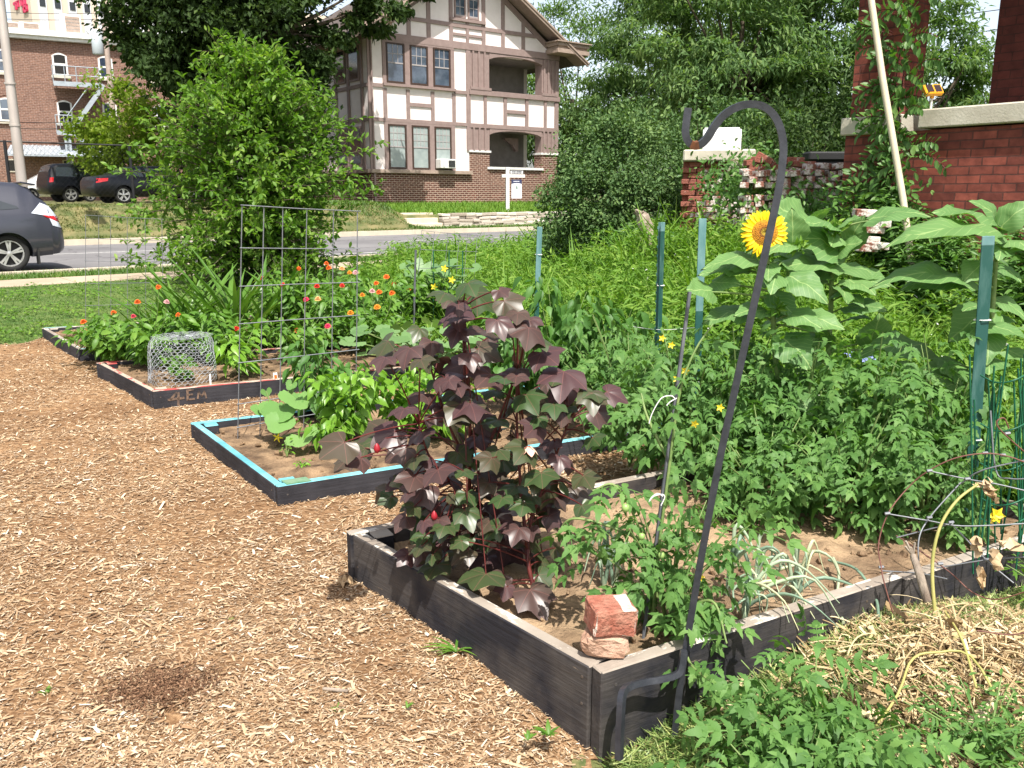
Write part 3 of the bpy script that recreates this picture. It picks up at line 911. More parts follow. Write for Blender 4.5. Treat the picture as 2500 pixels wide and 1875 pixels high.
def mulch_z(X, Y):
    z = 0.012 * snoise(X, Y, 2.2, 1) + 0.006 * snoise(X, Y, 9, 3) + 0.004
    z = z - 0.062 * np.exp(-((X - 0.25) ** 2 + (Y - 2.0) ** 2) / 0.35) - 0.04 * np.exp(-((X - 0.22) ** 2 + (Y - 2.1) ** 2) / 0.03)
    z = z - 0.045 * np.exp(-((X + 1.0) ** 2 + (Y - 2.28) ** 2) / 0.0016)
    z = z - 0.035 * np.exp(-((X + 0.95) ** 2 + (Y - 2.17) ** 2) / 0.006)
    z = z + 0.02 * np.exp(-((X + 0.85) ** 2 + (Y - 2.3) ** 2) / 0.02)
    return z


def yard_z(X, Y):
    z = -0.03 + 0.010 * snoise(X, Y, 3.0, 4) - 0.075 * np.exp(-((X - 0.3) ** 2 + (Y - 2.08) ** 2) / 0.06)
    z = z + 0.16 * np.exp(-((X - 1.45) ** 2 / 0.30 + (Y - 2.45) ** 2 / 0.16))
    return z


def rise(X, Y): return (RZ - 0.035) * smooth(10.5, 14.3, -0.6258 * X + 0.78 * Y)
def lawn_z(X, Y): return 0.012 + 0.008 * snoise(X, Y, 1.5, 7) + rise(X, Y)
def meadow_z(X, Y):
    return 0.02 + 0.03 * snoise(X, Y, 0.8, 8) + 0.6 * smooth(-0.3, 2.2, X) * smooth(5.0, 9.5, Y) * (1 - smooth(16, 22, Y)) + rise(X, Y)


sheet('mulch', M['mulch'], 0, -9, 2.6, 0.6, 12.5, 0.045, mulch_z)
sheet('yard', M['yardground'], 3, 0.05, 9.0, 0.4, 6.2, 0.06, yard_z)
sheet('lawn', M['grassground'], 1, -24, 4, 6, 24, 0.2, lawn_z)
sheet('meadow', M['meadowground'], 2, -3, 22, 3, 28, 0.2, meadow_z)


# ------------------------------------------------------------------ the half-timbered house
HO = (-6.576, 41.5)
H_ANG = math.atan2(0.612, 0.791)
house = empty('house', (HO[0], HO[1], 0), H_ANG, 'half timbered house with cream stucco panels, mauve timbers and a brick base across the road', 'house')
W, ZB, ZT = 11.43, 0.7, 8.8
b = MB()
b.box(0, 5.62, 0.0, 11, ZB, 2.56)
b.box(5.62, 6.86, 0.0, 0.6, ZB, 3.66)
b.box(6.86, 10.3, 0.05, 0.4, ZB, 2.84)
b.box(10.3, W, 0.0, 0.6, ZB, 3.66)
b.box(W - 0.4, W, 0.6, 2.6, ZB, 2.84)
b.box(5.62, W, 2.65, 11, ZB, 2.5)
b.build('brick_base', M['house_brick'], house)
b = MB()
b.box(0.02, 5.6, 0.02, 11, 2.6, ZT)
b.box(5.6, W - 0.02, 2.62, 11, 2.6, ZT)
b.box(5.6, W - 0.02, 0.04, 0.3, 5.0, 6.5)
b.box(W - 0.3, W - 0.02, 0.3, 2.62, 5.0, 6.5)
b.box(5.6, W - 0.02, 0.04, 0.3, 8.4, ZT)
b.box(W - 0.3, W - 0.02, 0.3, 2.62, 8.4, ZT)
b.prism([(0.02, ZT), (W - 0.02, ZT), (W / 2, ZT + (W / 2) * 0.66)], 0.02, 11)
b.build('stucco_wall', M['stucco'], house)
b = MB()
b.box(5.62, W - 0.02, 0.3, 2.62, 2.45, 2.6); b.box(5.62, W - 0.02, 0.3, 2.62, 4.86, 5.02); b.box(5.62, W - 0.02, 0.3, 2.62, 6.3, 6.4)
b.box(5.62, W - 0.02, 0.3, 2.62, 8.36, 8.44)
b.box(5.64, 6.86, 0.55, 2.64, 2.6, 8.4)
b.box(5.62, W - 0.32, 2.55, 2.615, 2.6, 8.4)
b.build('porch_lining', M['stucco_shaded'], house)


def arch_panel(b, s0, s1, z0, z1, rise, y0, y1):
    n = 12
    poly = [(s0, z1)] + [(s0 + (s1 - s0) * i / n, z0 + rise * math.sin(PI * i / n) ** 0.6) for i in range(n + 1)] + [(s1, z1)]
    b.prism(poly, y0, y1)


b = MB()
yo = -0.045
T = lambda s0, s1, z0, z1, y=yo: b.box(s0, s1, y, 0.03, z0, z1)
T(-0.05, W + 0.05, 8.52, 8.84, -0.06)                      # gable beam
for s0, s1, z0, z1 in ((-0.05, 0.17, 2.7, 8.52), (0.74, 0.92, 2.7, 4.9), (0.74, 0.92, 5.06, 6.4), (0.74, 0.92, 6.6, 8.52), (1.94, 2.21, 2.72, 4.88), (3.24, 3.5, 2.72, 4.88),
                       (4.5, 4.72, 2.72, 4.88), (5.44, 5.68, 3.72, 8.5), (1.93, 2.2, 6.6, 8.5), (3.22, 3.49, 6.6, 8.5), (4.52, 4.72, 6.6, 8.5),
                       (1.98, 2.16, 5.06, 6.41), (3.36, 3.54, 5.06, 6.41), (4.6, 4.78, 5.06, 6.41), (6.52, 6.68, 5.06, 6.44), (7.78, 7.96, 5.06, 6.44),
                       (9.2, 9.38, 5.06, 6.44), (10.48, 10.64, 5.06, 6.44), (11.22, 11.46, 3.72, 8.5)):
    T(s0, s1, z0, z1, -0.043)
for s0, s1, z0, z1, y in ((0.0, 5.44, 4.9, 5.06, -0.05), (5.6, W + 0.04, 4.86, 5.06, -0.05), (0.1, 0.74, 6.42, 6.58, -0.05), (4.74, 5.44, 6.42, 6.58, -0.05),
                          (2.16, 3.36, 5.66, 5.83, -0.04), (7.96, 9.2, 5.66, 5.83, -0.04), (1.5, 10.0, 9.5, 9.68, -0.046), (0.72, 4.74, 6.5, 6.62, -0.16),
                          (5.58, W + 0.08, 6.44, 6.68, -0.1), (0.74, 4.72, 8.42, 8.52, -0.05), (0.74, 4.72, 4.8, 4.9, -0.044)):
    T(s0, s1, z0, z1, y)
for s in (2.2, 3.3, 4.58, 6.52, 7.73, 9.04):                # gable uprights
    top = ZT + (min(s, W - s)) * 0.66 - 0.12
    T(s - 0.1, s + 0.1, 8.84, min(top, 11.6 if s in (4.58, 6.52) else top), -0.04)
T(5.46, 5.62, 8.84, 9.82, -0.04); T(4.68, 6.42, 9.12, 9.24, -0.038)
T(4.5, 6.58, 9.78, 9.92, -0.12)
for sg in (-1, 1):                                          # timbers under the rakes
    p = [(W / 2 + sg * (W / 2), ZT), (W / 2 + sg * (W / 2 - 0.45), ZT), (W / 2, ZT + 3.55), (W / 2, ZT + 3.85)]
    b.prism(p if sg < 0 else p[::-1], -0.05, 0.03)
for z0, z1 in ((6.68, 8.5), (3.74, 4.86)):                  # porch corner panels with slats
    for s0, s1 in ((5.68, 6.86), (10.3, 11.24)):
        b.box(s0, s1, 0.0, 0.55, z0, z1)
        for k in range(3):
            c = s0 + (s1 - s0) * (0.1 + 0.3 * k)
            b.box(c, c + 0.1, -0.07, 0.0, z0 + (0.12 if z0 > 5 else 0), z1)
        if z0 > 5: b.box(s0 - 0.03, s1 + 0.06, -0.12, 0.0, z0, z0 + 0.13)
arch_panel(b, 6.86, 10.3, 8.2, 8.5, 0.22, -0.03, 0.28)
arch_panel(b, 6.86, 10.3, 4.56, 4.86, 0.22, -0.03, 0.28)
# left flank timbers
for y0, y1, z0, z1 in ((0.1, 11, 8.5, 8.82), (0.1, 11, 4.9, 5.06), (0.1, 11, 6.42, 6.58), (1.9, 2.1, 2.7, 8.5), (3.2, 3.4, 2.7, 8.5), (0.55, 0.75, 2.7, 8.5), (4.6, 4.8, 2.7, 8.5)):
    b.box(-0.05, 0.03, y0, y1, z0, z1)
for k in range(2):                                          # curved porch bracket at the right
    pass
b.build('timber_frame', M['timber'], house)
b = MB()
b.prism([(-0.12, 2.56), (5.66, 2.56), (5.66, 2.72), (-0.06, 2.72)], -0.2, -0.02)
b.box(-0.2, -0.0, -0.0, 8, 2.56, 2.72)
b.build('skirt_board', M['fascia'], house)
b = MB()
b.box(6.7, 10.42, -0.06, 0.46, 2.84, 2.96)
b.box(5.56, 6.92, -0.06, 0.66, 3.66, 3.76); b.box(10.24, W + 0.06, -0.06, 0.66, 3.66, 3.76)
b.build('stone_sill', M['white'], house)


def window(parent, s0, s1, z0, z1, split, glass_lo, cols, rows, y=-0.05, wood='sash_brown', side=None):
    f = MB(); t = 0.075
    yy = (y, 0.03)
    f.box(s0, s0 + t, *yy, z0, z1); f.box(s1 - t, s1, *yy, z0, z1); f.box(s0 + t, s1 - t, *yy, z1 - t, z1); f.box(s0 + t, s1 - t, *yy, z0, z0 + t)
    fr = f.build('window', M[wood], parent)
    zm = z0 + (z1 - z0) * split
    g = MB(); g.box(s0 + t, s1 - t, -0.012, 0.02, z0 + t, z1 - t)
    g.build('pane', M['pane' if glass_lo == 'pane' else glass_lo], fr)
    k = MB()
    k.box(s0 + t, s1 - t, -0.032, -0.013, zm - 0.03, zm + 0.03)
    for i in range(1, cols):
        c = s0 + t + (s1 - s0 - 2 * t) * i / cols
        k.box(c - 0.015, c + 0.015, -0.026, -0.013, zm + 0.03, z1 - t)
    for i in range(1, rows):
        c = zm + (z1 - t - zm) * i / rows
        k.box(s0 + t, s1 - t, -0.025, -0.0135, c - 0.015, c + 0.015)
    k.build('muntin', M['sash_grey'], fr)
    return fr


for s0 in (0.94, 2.23, 3.52):
    window(house, s0, s0 + 0.97, 2.76, 4.8, 0.5, 'curtain', 4, 3)
    window(house, s0, s0 + 0.97, 6.66, 8.44, 0.5, 'pane', 3, 2)
for s0 in (4.78, 5.58):
    window(house, s0, s0 + 0.66, 9.95, 11.3, 0.08, 'pane', 2, 3, wood='timber')
# windows of the left flank
fl = MB()
for y0, z0, z1 in ((0.8, 6.75, 8.3), (2.2, 6.75, 8.3), (0.8, 2.9, 4.7), (2.2, 2.9, 4.7), (5.0, 2.9, 4.7)):
    f = MB()
    f.box(-0.07, 0.01, y0, y0 + 1.0, z0, z1)
    fr = f.build('window', M['timber'], house)
    g = MB(); g.box(-0.08, -0.06, y0 + 0.09, y0 + 0.91, z0 + 0.09, z1 - 0.09)
    g.build('pane', M['pane_dark'], fr)
# roof: two slopes with a deep overhang, fascia and soffit
OV = 0.95
for sg in (-1, 1):
    b = MB()
    cx = W / 2
    e0 = (cx, 12.72); e1 = (cx + sg * (W / 2 + 1.25), 12.72 - (W / 2 + 1.25) * 0.61)
    pr = [e0, e1, (e1[0], e1[1] - 0.10), (e0[0], e0[1] - 0.12)]
    b.prism(pr if sg < 0 else pr[::-1], -OV, 12)
    r = b.build('roof', M['shingle'], house)
    b = MB()
    pr = [(e0[0], e0[1] - 0.02), (e1[0] + sg * 0.03, e1[1] - 0.02), (e1[0] + sg * 0.03, e1[1] - 0.26), (e0[0], e0[1] - 0.32)]
    b.prism(pr if sg < 0 else pr[::-1], -OV - 0.06, -OV + 0.02)
    pr = [(e0[0], e0[1] - 0.08), (e1[0] + sg * 0.03, e1[1] - 0.06), (e1[0] + sg * 0.03, e1[1] - 0.14), (e0[0], e0[1] - 0.18)]
    b.prism(pr if sg < 0 else pr[::-1], -OV - 0.11, -OV - 0.06)
    b.build('fascia', M['fascia'], r)
    b = MB()
    pr = [(e0[0], e0[1] - 0.13), (e1[0], e1[1] - 0.11), (e1[0], e1[1] - 0.15), (e0[0], e0[1] - 0.17)]
    b.prism(pr if sg < 0 else pr[::-1], -OV + 0.03, 0.0)
    b.build('soffit', M['timber'], r)
for s0, s1 in ((10.55, 12.75), (-1.32, 0.88)):              # eave returns
    b = MB()
    for k, (g, z0, z1) in enumerate(((0.0, 8.78, 8.98), (0.08, 8.98, 9.12), (0.0, 9.12, 9.3), (-0.1, 9.3, 9.36))):
        b.box(s0 + g, s1 - g, -OV - 0.05 + g, 0.0, z0, z1)
    b.build('eave_return', M['fascia'], house)
b = MB(); b.tube([(0.12, -0.08, 0.9), (0.12, -0.08, 8.6)], 0.05, 8)
b.build('downspout', M['timber'], house)
b = MB(); b.box(7.4, 7.62, 2.5, 2.55, 3.9, 4.25); b.build('porch_lamp', M['black_metal'], house)
b = MB(); b.box(7.6, 8.5, 1.6, 2.2, 6.4, 6.95); b.build('porch_bench', M['black_void'], house)
br = [(10.3, 4.6), (10.3, 3.9), (10.15, 3.9), (9.9, 4.25), (9.4, 4.5), (9.4, 4.6)]
b = MB(); b.prism(br, 2.0, 2.2); b.build('porch_bracket', M['timber'], house)

ac = empty('air_conditioner', (HO[0] + 4.0 * 0.791 - 0.0, HO[1] + 4.0 * 0.612, 2.82), H_ANG, 'white window air conditioner in the right ground floor window of the house', 'air conditioner')
b = MB(); b.obox((0, -0.2, 0.22), (0.46, 0, 0), (0, 0.3, 0), (0, 0, 0.22), 0, 0.02); b.build('case', M['white'], ac)
b = MB()
for k in range(9): b.box(0.0, 0.38, -0.515, -0.5, 0.06 + k * 0.036, 0.085 + k * 0.036)
b.build('grille', M['plastic'], ac)
b = MB(); b.box(-0.32, -0.24, -0.515, -0.5, 0.06, 0.38); b.build('control_panel', M['signgrey'], ac)

# ---- steps, retaining wall and realtor's sign in front of the house
px, py = XY(17.95, 28.35)
st = empty('concrete_steps', (px, py, 0.27), H_ANG, 'worn concrete steps beside the low stone wall below the house', 'steps')
b = MB()
for k in range(3):
    b.obox((0.7, 0.35 + k * 0.34, 0.09 + k * 0.19), (0.72, 0, 0), (0, 0.2, 0), (0, 0, 0.10 + 0.005), 0, 0.02)
b.build('treads', M['concrete'], st)
b = MB()
r_ = random.Random(4)
for row in range(5):
    p = 19.55
    while p < 33:
        L = r_.uniform(0.25, 0.8)
        hgt = 0.12
        cx_, cy_ = XY(p + L / 2, 28.85 + r_.uniform(-0.05, 0.05) + row * 0.02)
        c = (cx_, cy_, 0.31 + row * 0.105 + r_.uniform(-.012, .012) + (0.03 if row == 4 else 0))
        a = r_.uniform(-.06, .06)
        ex = np.array((EX[0], EX[1], a)) * (L / 2 - 0.005); nx = np.array((NX[0], NX[1], r_.uniform(-.05, .05))) * r_.uniform(0.16, 0.22)
        b.obox(c, ex, nx, (0, 0, hgt / 2 * r_.uniform(0.85, 1.1)), 0, 0.02)
        p += L
tag(b.build('retaining_wall', M['stone']), 'low dry stone retaining wall of pale flat stones along the house lawn', 'stone wall')

sg_p = at(1239, 512, 38.6)
sgn = empty('estate_sign', (sg_p[0], sg_p[1], 0.84), 0.25, 'white wooden post sign with a hanging white and navy panel on the house lawn', 'sign')
b = MB(); b.obox((0, 0, 0.85), (0.075, 0, 0), (0, 0.075, 0), (0, 0, 1.02), 0, 0.01); b.build('post', M['white'], sgn)
b = MB(); b.obox((0.26, 0, 1.5), (0.52, 0, 0), (0, 0.06, 0), (0, 0, 0.065), 0, 0.01); b.build('arm', M['white'], sgn)
b = MB(); b.box(0.13, 0.7, -0.02, 0.02, 1.60, 1.73); rid = b.build('rider', M['signgrey'], sgn)
b = MB()
for k, (u0, u1) in enumerate(((0.2, 0.24), (0.26, 0.3), (0.31, 0.36), (0.4, 0.45), (0.46, 0.5), (0.51, 0.56), (0.57, 0.63))):
    b.box(u0, u1, -0.026, -0.02, 1.66, 1.71)
for k in range(6): b.box(0.22 + k * 0.07, 0.26 + k * 0.07, -0.026, -0.02, 1.61, 1.635)
b.build('rider_print', M['plastic'], rid)
b = MB(); b.box(0.18, 0.64, -0.015, 0.015, 0.55, 1.36); pan = b.build('panel', M['signwhite'], sgn)
b = MB(); b.prism([(0.18, 1.17), (0.30, 1.20), (0.41, 1.21), (0.52, 1.20), (0.64, 1.17), (0.64, 1.36), (0.18, 1.36)], -0.021, -0.015); b.build('navy_header', M['navy'], pan)
b = MB()
for k in range(6): b.box(0.27 + k * 0.045, 0.30 + k * 0.045, -0.027, -0.021, 1.255, 1.295)
b.build('header_print', M['signwhite'], pan)
b = MB(); b.prism([(0.37, 0.97), (0.47, 0.97), (0.435, 1.03), (0.45, 1.03), (0.42, 1.15), (0.39, 1.03), (0.405, 1.03)], -0.021, -0.015); b.build('tree_emblem', mat('emblem_green', (0.05, 0.12, 0.05)), pan)
b = MB()
for z, n in ((0.84, 6), (0.72, 7)):
    for k in range(n): b.box(0.26 + k * 0.045, 0.285 + k * 0.045, -0.021, -0.015, z, z + 0.04)
b.build('panel_print', M['signprint'], pan)
b = MB()
for x_ in (0.24, 0.58): b.tube([(x_, 0, 1.36), (x_, 0, 1.44)], 0.008, 4)
b.build('hanger', M['black_metal'], sgn)

# ------------------------------------------------------------------ brick apartment block on the left with its fire escape
BO = (-29.711, 52.0)
B_ANG = math.atan2(0.485, 0.87)
bld = empty('brick_building', (BO[0], BO[1], 0), B_ANG, 'three storey brown brick building with white cornice and arched windows', 'building')
b = MB(); b.box(-16, 13, 0, 16, 0.8, 10.35); b.build('wall', M['old_brick'], bld)
b = MB(); b.box(-16.2, 13.2, -0.35, 0.3, 10.36, 10.55); b.box(-16.3, 13.3, -0.5, 16.2, 10.55, 10.86); b.build('cornice', M['white'], bld)


def arched_window(s0, s1, z0, z1, dark):
    n = 8
    def poly(g):
        a0, a1 = s0 + g, s1 - g
        return [(a0, z0 + g), (a1, z0 + g)] + [(a1 + (a0 - a1) * i / n, z1 - 0.16 + (0.16 - g) * math.sin(PI * i / n)) for i in range(n + 1)]
    f = MB(); f.prism(poly(0), -0.05, 0.02)
    fr = f.build('window', M['white'], bld)
    g = MB(); g.prism(poly(0.1), -0.06, -0.05)
    g.build('pane', M['black_void' if dark else 'pane'], fr)
    k = MB(); k.box(s0 + 0.1, s1 - 0.1, -0.075, -0.06, (z0 + z1) / 2 - 0.05, (z0 + z1) / 2 + 0.05)
    k.build('muntin', M['white'], fr)
    l = MB(); l.box(s0 - 0.12, s1 + 0.12, -0.12, 0.02, z0 - 0.14, z0 - 0.005); l.build('sill', M['limestone'], fr)
    a = MB()
    pts = [(s1 + 0.12 + (s0 - s1 - 0.24) * i / n, z1 - 0.08 + 0.2 * math.sin(PI * i / n)) for i in range(n + 1)]
    a.prism(pts + [(p0, p1 + 0.16) for p0, p1 in pts[::-1]], -0.03, 0.01)
    a.build('brick_arch', M['old_brick'], fr)


for s, d in ((-3.0, 0), (0.02, 0), (3.04, 1), (5.5, 0), (8.4, 0), (-6, 0), (11, 0)):
    for z0, z1 in ((8.45, 9.72), (5.74, 7.06)):
        arched_window(s, s + 0.8, z0, z1, d)
for s0 in (0.1, 3.02, 8.4):
    f = MB(); f.box(s0, s0 + 0.72, -0.05, 0.02, 2.86, 3.62); fr = f.build('window', M['limestone'], bld)
    g = MB(); g.box(s0 + 0.08, s0 + 0.64, -0.06, -0.05, 2.94, 3.54); g.build('pane', M['black_void'], fr)
aw = MB()
aw.add([(0.1, -2.0, 3.8), (5.4, -2.0, 3.8), (5.2, 0.0, 4.42), (0.4, 0.0, 4.42), (0.1, -2.0, 3.72), (5.4, -2.0, 3.72), (5.2, 0.0, 4.36), (0.4, 0.0, 4.36)],
       [(0, 1, 2, 3), (7, 6, 5, 4), (0, 4, 5, 1), (1, 5, 6, 2), (3, 7, 4, 0), (2, 6, 7, 3)])
for k in range(24):
    s = 0.2 + k * 0.22
    aw.add([(s, -2.01, 3.82), (s + 0.08, -2.01, 3.82), (s * 0.93 + 0.37, 0, 4.45), (s * 0.93 + 0.3, 0, 4.45)], [(0, 1, 2, 3)])
aw.build('awning', M['galv'], bld)

fe = empty('fire_escape', (BO[0], BO[1], 0), B_ANG, 'grey steel fire escape stairs zigzagging down the brick wall', 'fire escape')


def platform(s0, s1, z):
    b = MB()
    b.box(s0, s1, -1.3, -0.1, z, z + 0.08); b.box(s0, s1, -1.34, -1.3, z - 0.12, z + 0.14)
    b.build('platform', M['galv'], fe)
    b = MB()
    for s in np.arange(s0, s1 + 0.01, (s1 - s0) / 4):
        b.tube([(s, -1.3, z), (s, -1.3, z + 1.0)], 0.025, 4)
    for h in (0.5, 1.0): b.tube([(s0, -1.3, z + h), (s1, -1.3, z + h)], 0.025, 4)
    b.tube([(s0, -0.1, z + 1), (s0, -1.3, z + 1)], 0.025, 4)
    b.build('railing', M['galv'], fe)


platform(2.95, 5.4, 7.85); platform(2.85, 3.7, 5.1)
b = MB()
for y in (-1.25, -0.55):
    b.obox((4.55, y, 6.5), (1.05, 0, 1.42), (0, 0.03, 0), (-0.1, 0, 0.075))
    b.tube([(3.5, y, 5.1 + 1.0), (5.6, y, 7.9 + 1.0)], 0.03, 4)
for k in range(12): b.box(3.5 + k * 0.172, 3.72 + k * 0.172, -1.22, -0.58, 5.2 + k * 0.235, 5.225 + k * 0.235)
b.build('stair_flight', M['galv'], fe)
b = MB()
for y in (-1.25, -0.55):
    b.obox((4.3, y, 4.55), (0.65, 0, -0.62), (0, 0.03, 0), (0.06, 0, 0.07))
for s in (3.2, 3.3): b.box(s, s + 0.25, -1.2, -1.1, 1.2, 5.1)
b.build('stair_flight', M['galv'], fe)

for i, (s, wd, hg, lab) in enumerate(((1.15, 0.85, 0.45, 'smaller roof ventilator with brown louvres left of another on the roof edge'), (2.1, 1.1, 0.5, 'wide low roof ventilator with brown louvres behind the white cornice'), (4.3, 1.1, 1.15, 'tall white rooftop unit with brown louvres on the brick building'))):
    ux, uy = BO[0] + s * 0.87 - 1.2 * -0.0 + 0.9 * -0.485, BO[1] + s * 0.485 + 0.9 * 0.87
    u = empty('roof_unit', (ux, uy, 10.86), B_ANG, lab, 'roof unit', 'roof units on the brick building')
    b = MB(); b.obox((0, 0, hg / 2), (wd / 2, 0, 0), (0, 0.5, 0), (0, 0, hg / 2), 0, 0.04); b.build('housing', M['white'], u)
    b = MB()
    for k in range(5): b.box(-wd * 0.28, wd * 0.42, -0.53, -0.5, hg * (0.12 + 0.16 * k), hg * (0.24 + 0.16 * k))
    b.build('louvre', M['fascia'], u)

# pale office tower far behind
TO = at(107, 300, 100.0)
tw = empty('office_tower', (TO[0], TO[1], 0), math.radians(44.5), 'tall pale office tower with vertical stripes and red letters rising behind the brick roof', 'tower')
b = MB(); b.box(0, 45, 0, 7.3, 0, 25.6); b.build('body', M['tower_tan'], tw)
b = MB()
for k in range(20): b.box(0.75 + k * 1.55, 1.6 + k * 1.55, -0.12, 0.01, 0, 25.5)
b.build('pale_rib', M['tower_pale'], tw)
for k in range(6):
    b = MB(); b.box(0.88 + k * 1.55, 1.46 + k * 1.55, -0.18, -0.1, 21.75, 22.6); b.build('window', M['pane_dark'], tw)
b = MB()


def letter(strokes, y0, z0, wd, hg):
    for (a0, c0, a1, c1) in strokes:
        b.box(-0.16, -0.02, y0 + min(a0, a1) * wd, y0 + max(a0, a1) * wd, z0 + min(c0, c1) * hg, z0 + max(c0, c1) * hg)


# crimson letters climbing the shaded side (illegible in the photograph: only their block shapes are kept)
letter([(0, 0.3, .28, 1), (.72, 0.3, 1, 1), (0, 0, 1, .4), (.3, .35, .7, .62)], 1.3, 23.25, 2.5, 1.0)
letter([(0, 0, .28, 1), (.40, 0, .66, 1), (0, .55, .66, 1)], 1.3, 22.0, 2.6, 1.05)
letter([(0, 0.2, .28, .9), (.36, 0.0, .62, .8), (0, .6, .9, .9)], 3.7, 21.9, 2.1, 0.95)
letter([(0, 0, 1, .3), (0, 0, .3, 1), (0, .7, 1, 1), (.7, 0, 1, 1)], 0.9, 21.2, 1.5, 0.75)
b.build('red_letters', M['redsign'], tw)

# ------------------------------------------------------------------ street lamp, utility pole, lines, chain-link fence
lp = empty('street_lamp', (-13.15, 23.7, 0.25), 0, 'tall weathered metal street lamp pole at the far kerb behind the grey car', 'street lamp')
b = MB(); b.tube([(0, 0, 0.1), (0, 0, 3.5), (0, 0, 9.0)], [0.135, 0.12, 0.09], 16); b.build('pole', M['pole_metal'], lp, smooth=True)
b = MB(); b.tube(curve((0, 0, 8.9), (0.3, -0.3, 9.7), (1.5, -1.9, 9.35), 10), 0.05, 8); b.build('arm', M['pole_metal'], lp, smooth=True)
b = MB(); b.obox((1.75, -2.2, 9.3), (0.30, -0.38, -0.03), (0.15, 0.12, 0), (0, 0, 0.09), 0, 0.05); b.build('lamp_head', M['pole_metal'], lp)
for zc in (4.1, 3.05):
    b = MB(); b.tube([(0, 0, zc), (0, 0, zc + 0.05)], 0.142, 16); b.build('pole_band', M['pole_metal'], lp, smooth=True)

up = at(278, 300, 47.0)
ut = empty('utility_pole', (up[0], up[1], 0), 0.3, 'pinkish wooden utility pole beside the dark tree carrying a transformer', 'utility pole')
b = MB(); b.tube([(0, 0, 0.8), (0, 0, 10.3)], [0.16, 0.13], 10); b.build('pole', M['utility'], ut, smooth=True)
b = MB(); b.tube([(-0.42, 0, 8.6), (-0.42, 0, 8.66), (-0.42, 0, 9.75), (-0.42, 0, 9.8)], [0.25, 0.28, 0.28, 0.2], 16); b.build('transformer', M['transformer'], ut, smooth=True)
b = MB()
for z in (8.9, 9.5): b.box(-0.2, 0.16, -0.03, 0.03, z, z + 0.06)
b.build('bracket', M['black_metal'], ut)


def cable(p0, p1, sag, r, lab, grp='overhead cables'):
    b = MB()
    t = np.linspace(0, 1, 12)[:, None]
    P = np.asarray(p0) * (1 - t) + np.asarray(p1) * t
    P[:, 2] -= 4 * sag * (t[:, 0] * (1 - t[:, 0]))
    b.tube(P, r, 4, cap=False)
    tag(b.build('overhead_cable', M['black_metal']), lab, 'cable', grp)


for (v0, v1, Y, w) in ((21, 27, 60, 'upper thin cable crossing the pale tower'), (38, 41, 60, 'lower thin cable crossing the pale tower'),
                       (288, 289, 45, 'cable crossing the brick wall just above the fire escape foot'), (304, 303, 45, 'lowest cable crossing the brick wall above the awning')):
    cable(at(-120, v0, Y), at(330, v1, Y + 10), 0.25, 0.018, w)
for k, (a, c, w) in enumerate((((2180, 47), (2560, 5), 'topmost wire in the sky between the two brick pillars'), ((2180, 97), (2560, 52), 'middle wire in the sky between the two brick pillars'), ((2180, 130), (2560, 98), 'lowest wire in the sky between the two brick pillars'))):
    cable(at(*a, 60), at(*c, 50), 0.15, 0.022, w)

fz = 1.2
fn = tag(empty('chain_link_fence', (0, 0, 0), 0), 'black chain link fence with top rail in front of the parked black cars', 'fence')
pa, qa = -2.2, 29.95
for k in range(-1, 5):
    x_, y_ = XY(pa + k * 3.5, qa)
    b = MB(); b.tube([(x_, y_, fz - 0.1), (x_, y_, fz + 1.9)], 0.045, 6); b.build('post', M['black_metal'], fn)
x0, y0 = XY(pa - 3.5, qa); x1, y1 = XY(pa + 14, qa)
b = MB(); b.tube([(x0, y0, fz + 1.87), (x1, y1, fz + 1.87)], 0.027, 6); b.build('top_rail', M['black_metal'], fn)
b = MB()
for k in np.arange(-3.4, 13.9, 0.16):
    for s in (-1, 1):
        p_a, p_b = pa + k, pa + k + s * 1.8
        xa, ya = XY(p_a, qa); xb, yb = XY(p_b, qa)
        b.tube([(xa, ya, fz), (xb, yb, fz + 1.84)], 0.0022, 3, cap=False)
b.build('netting', M['black_metal'], fn)


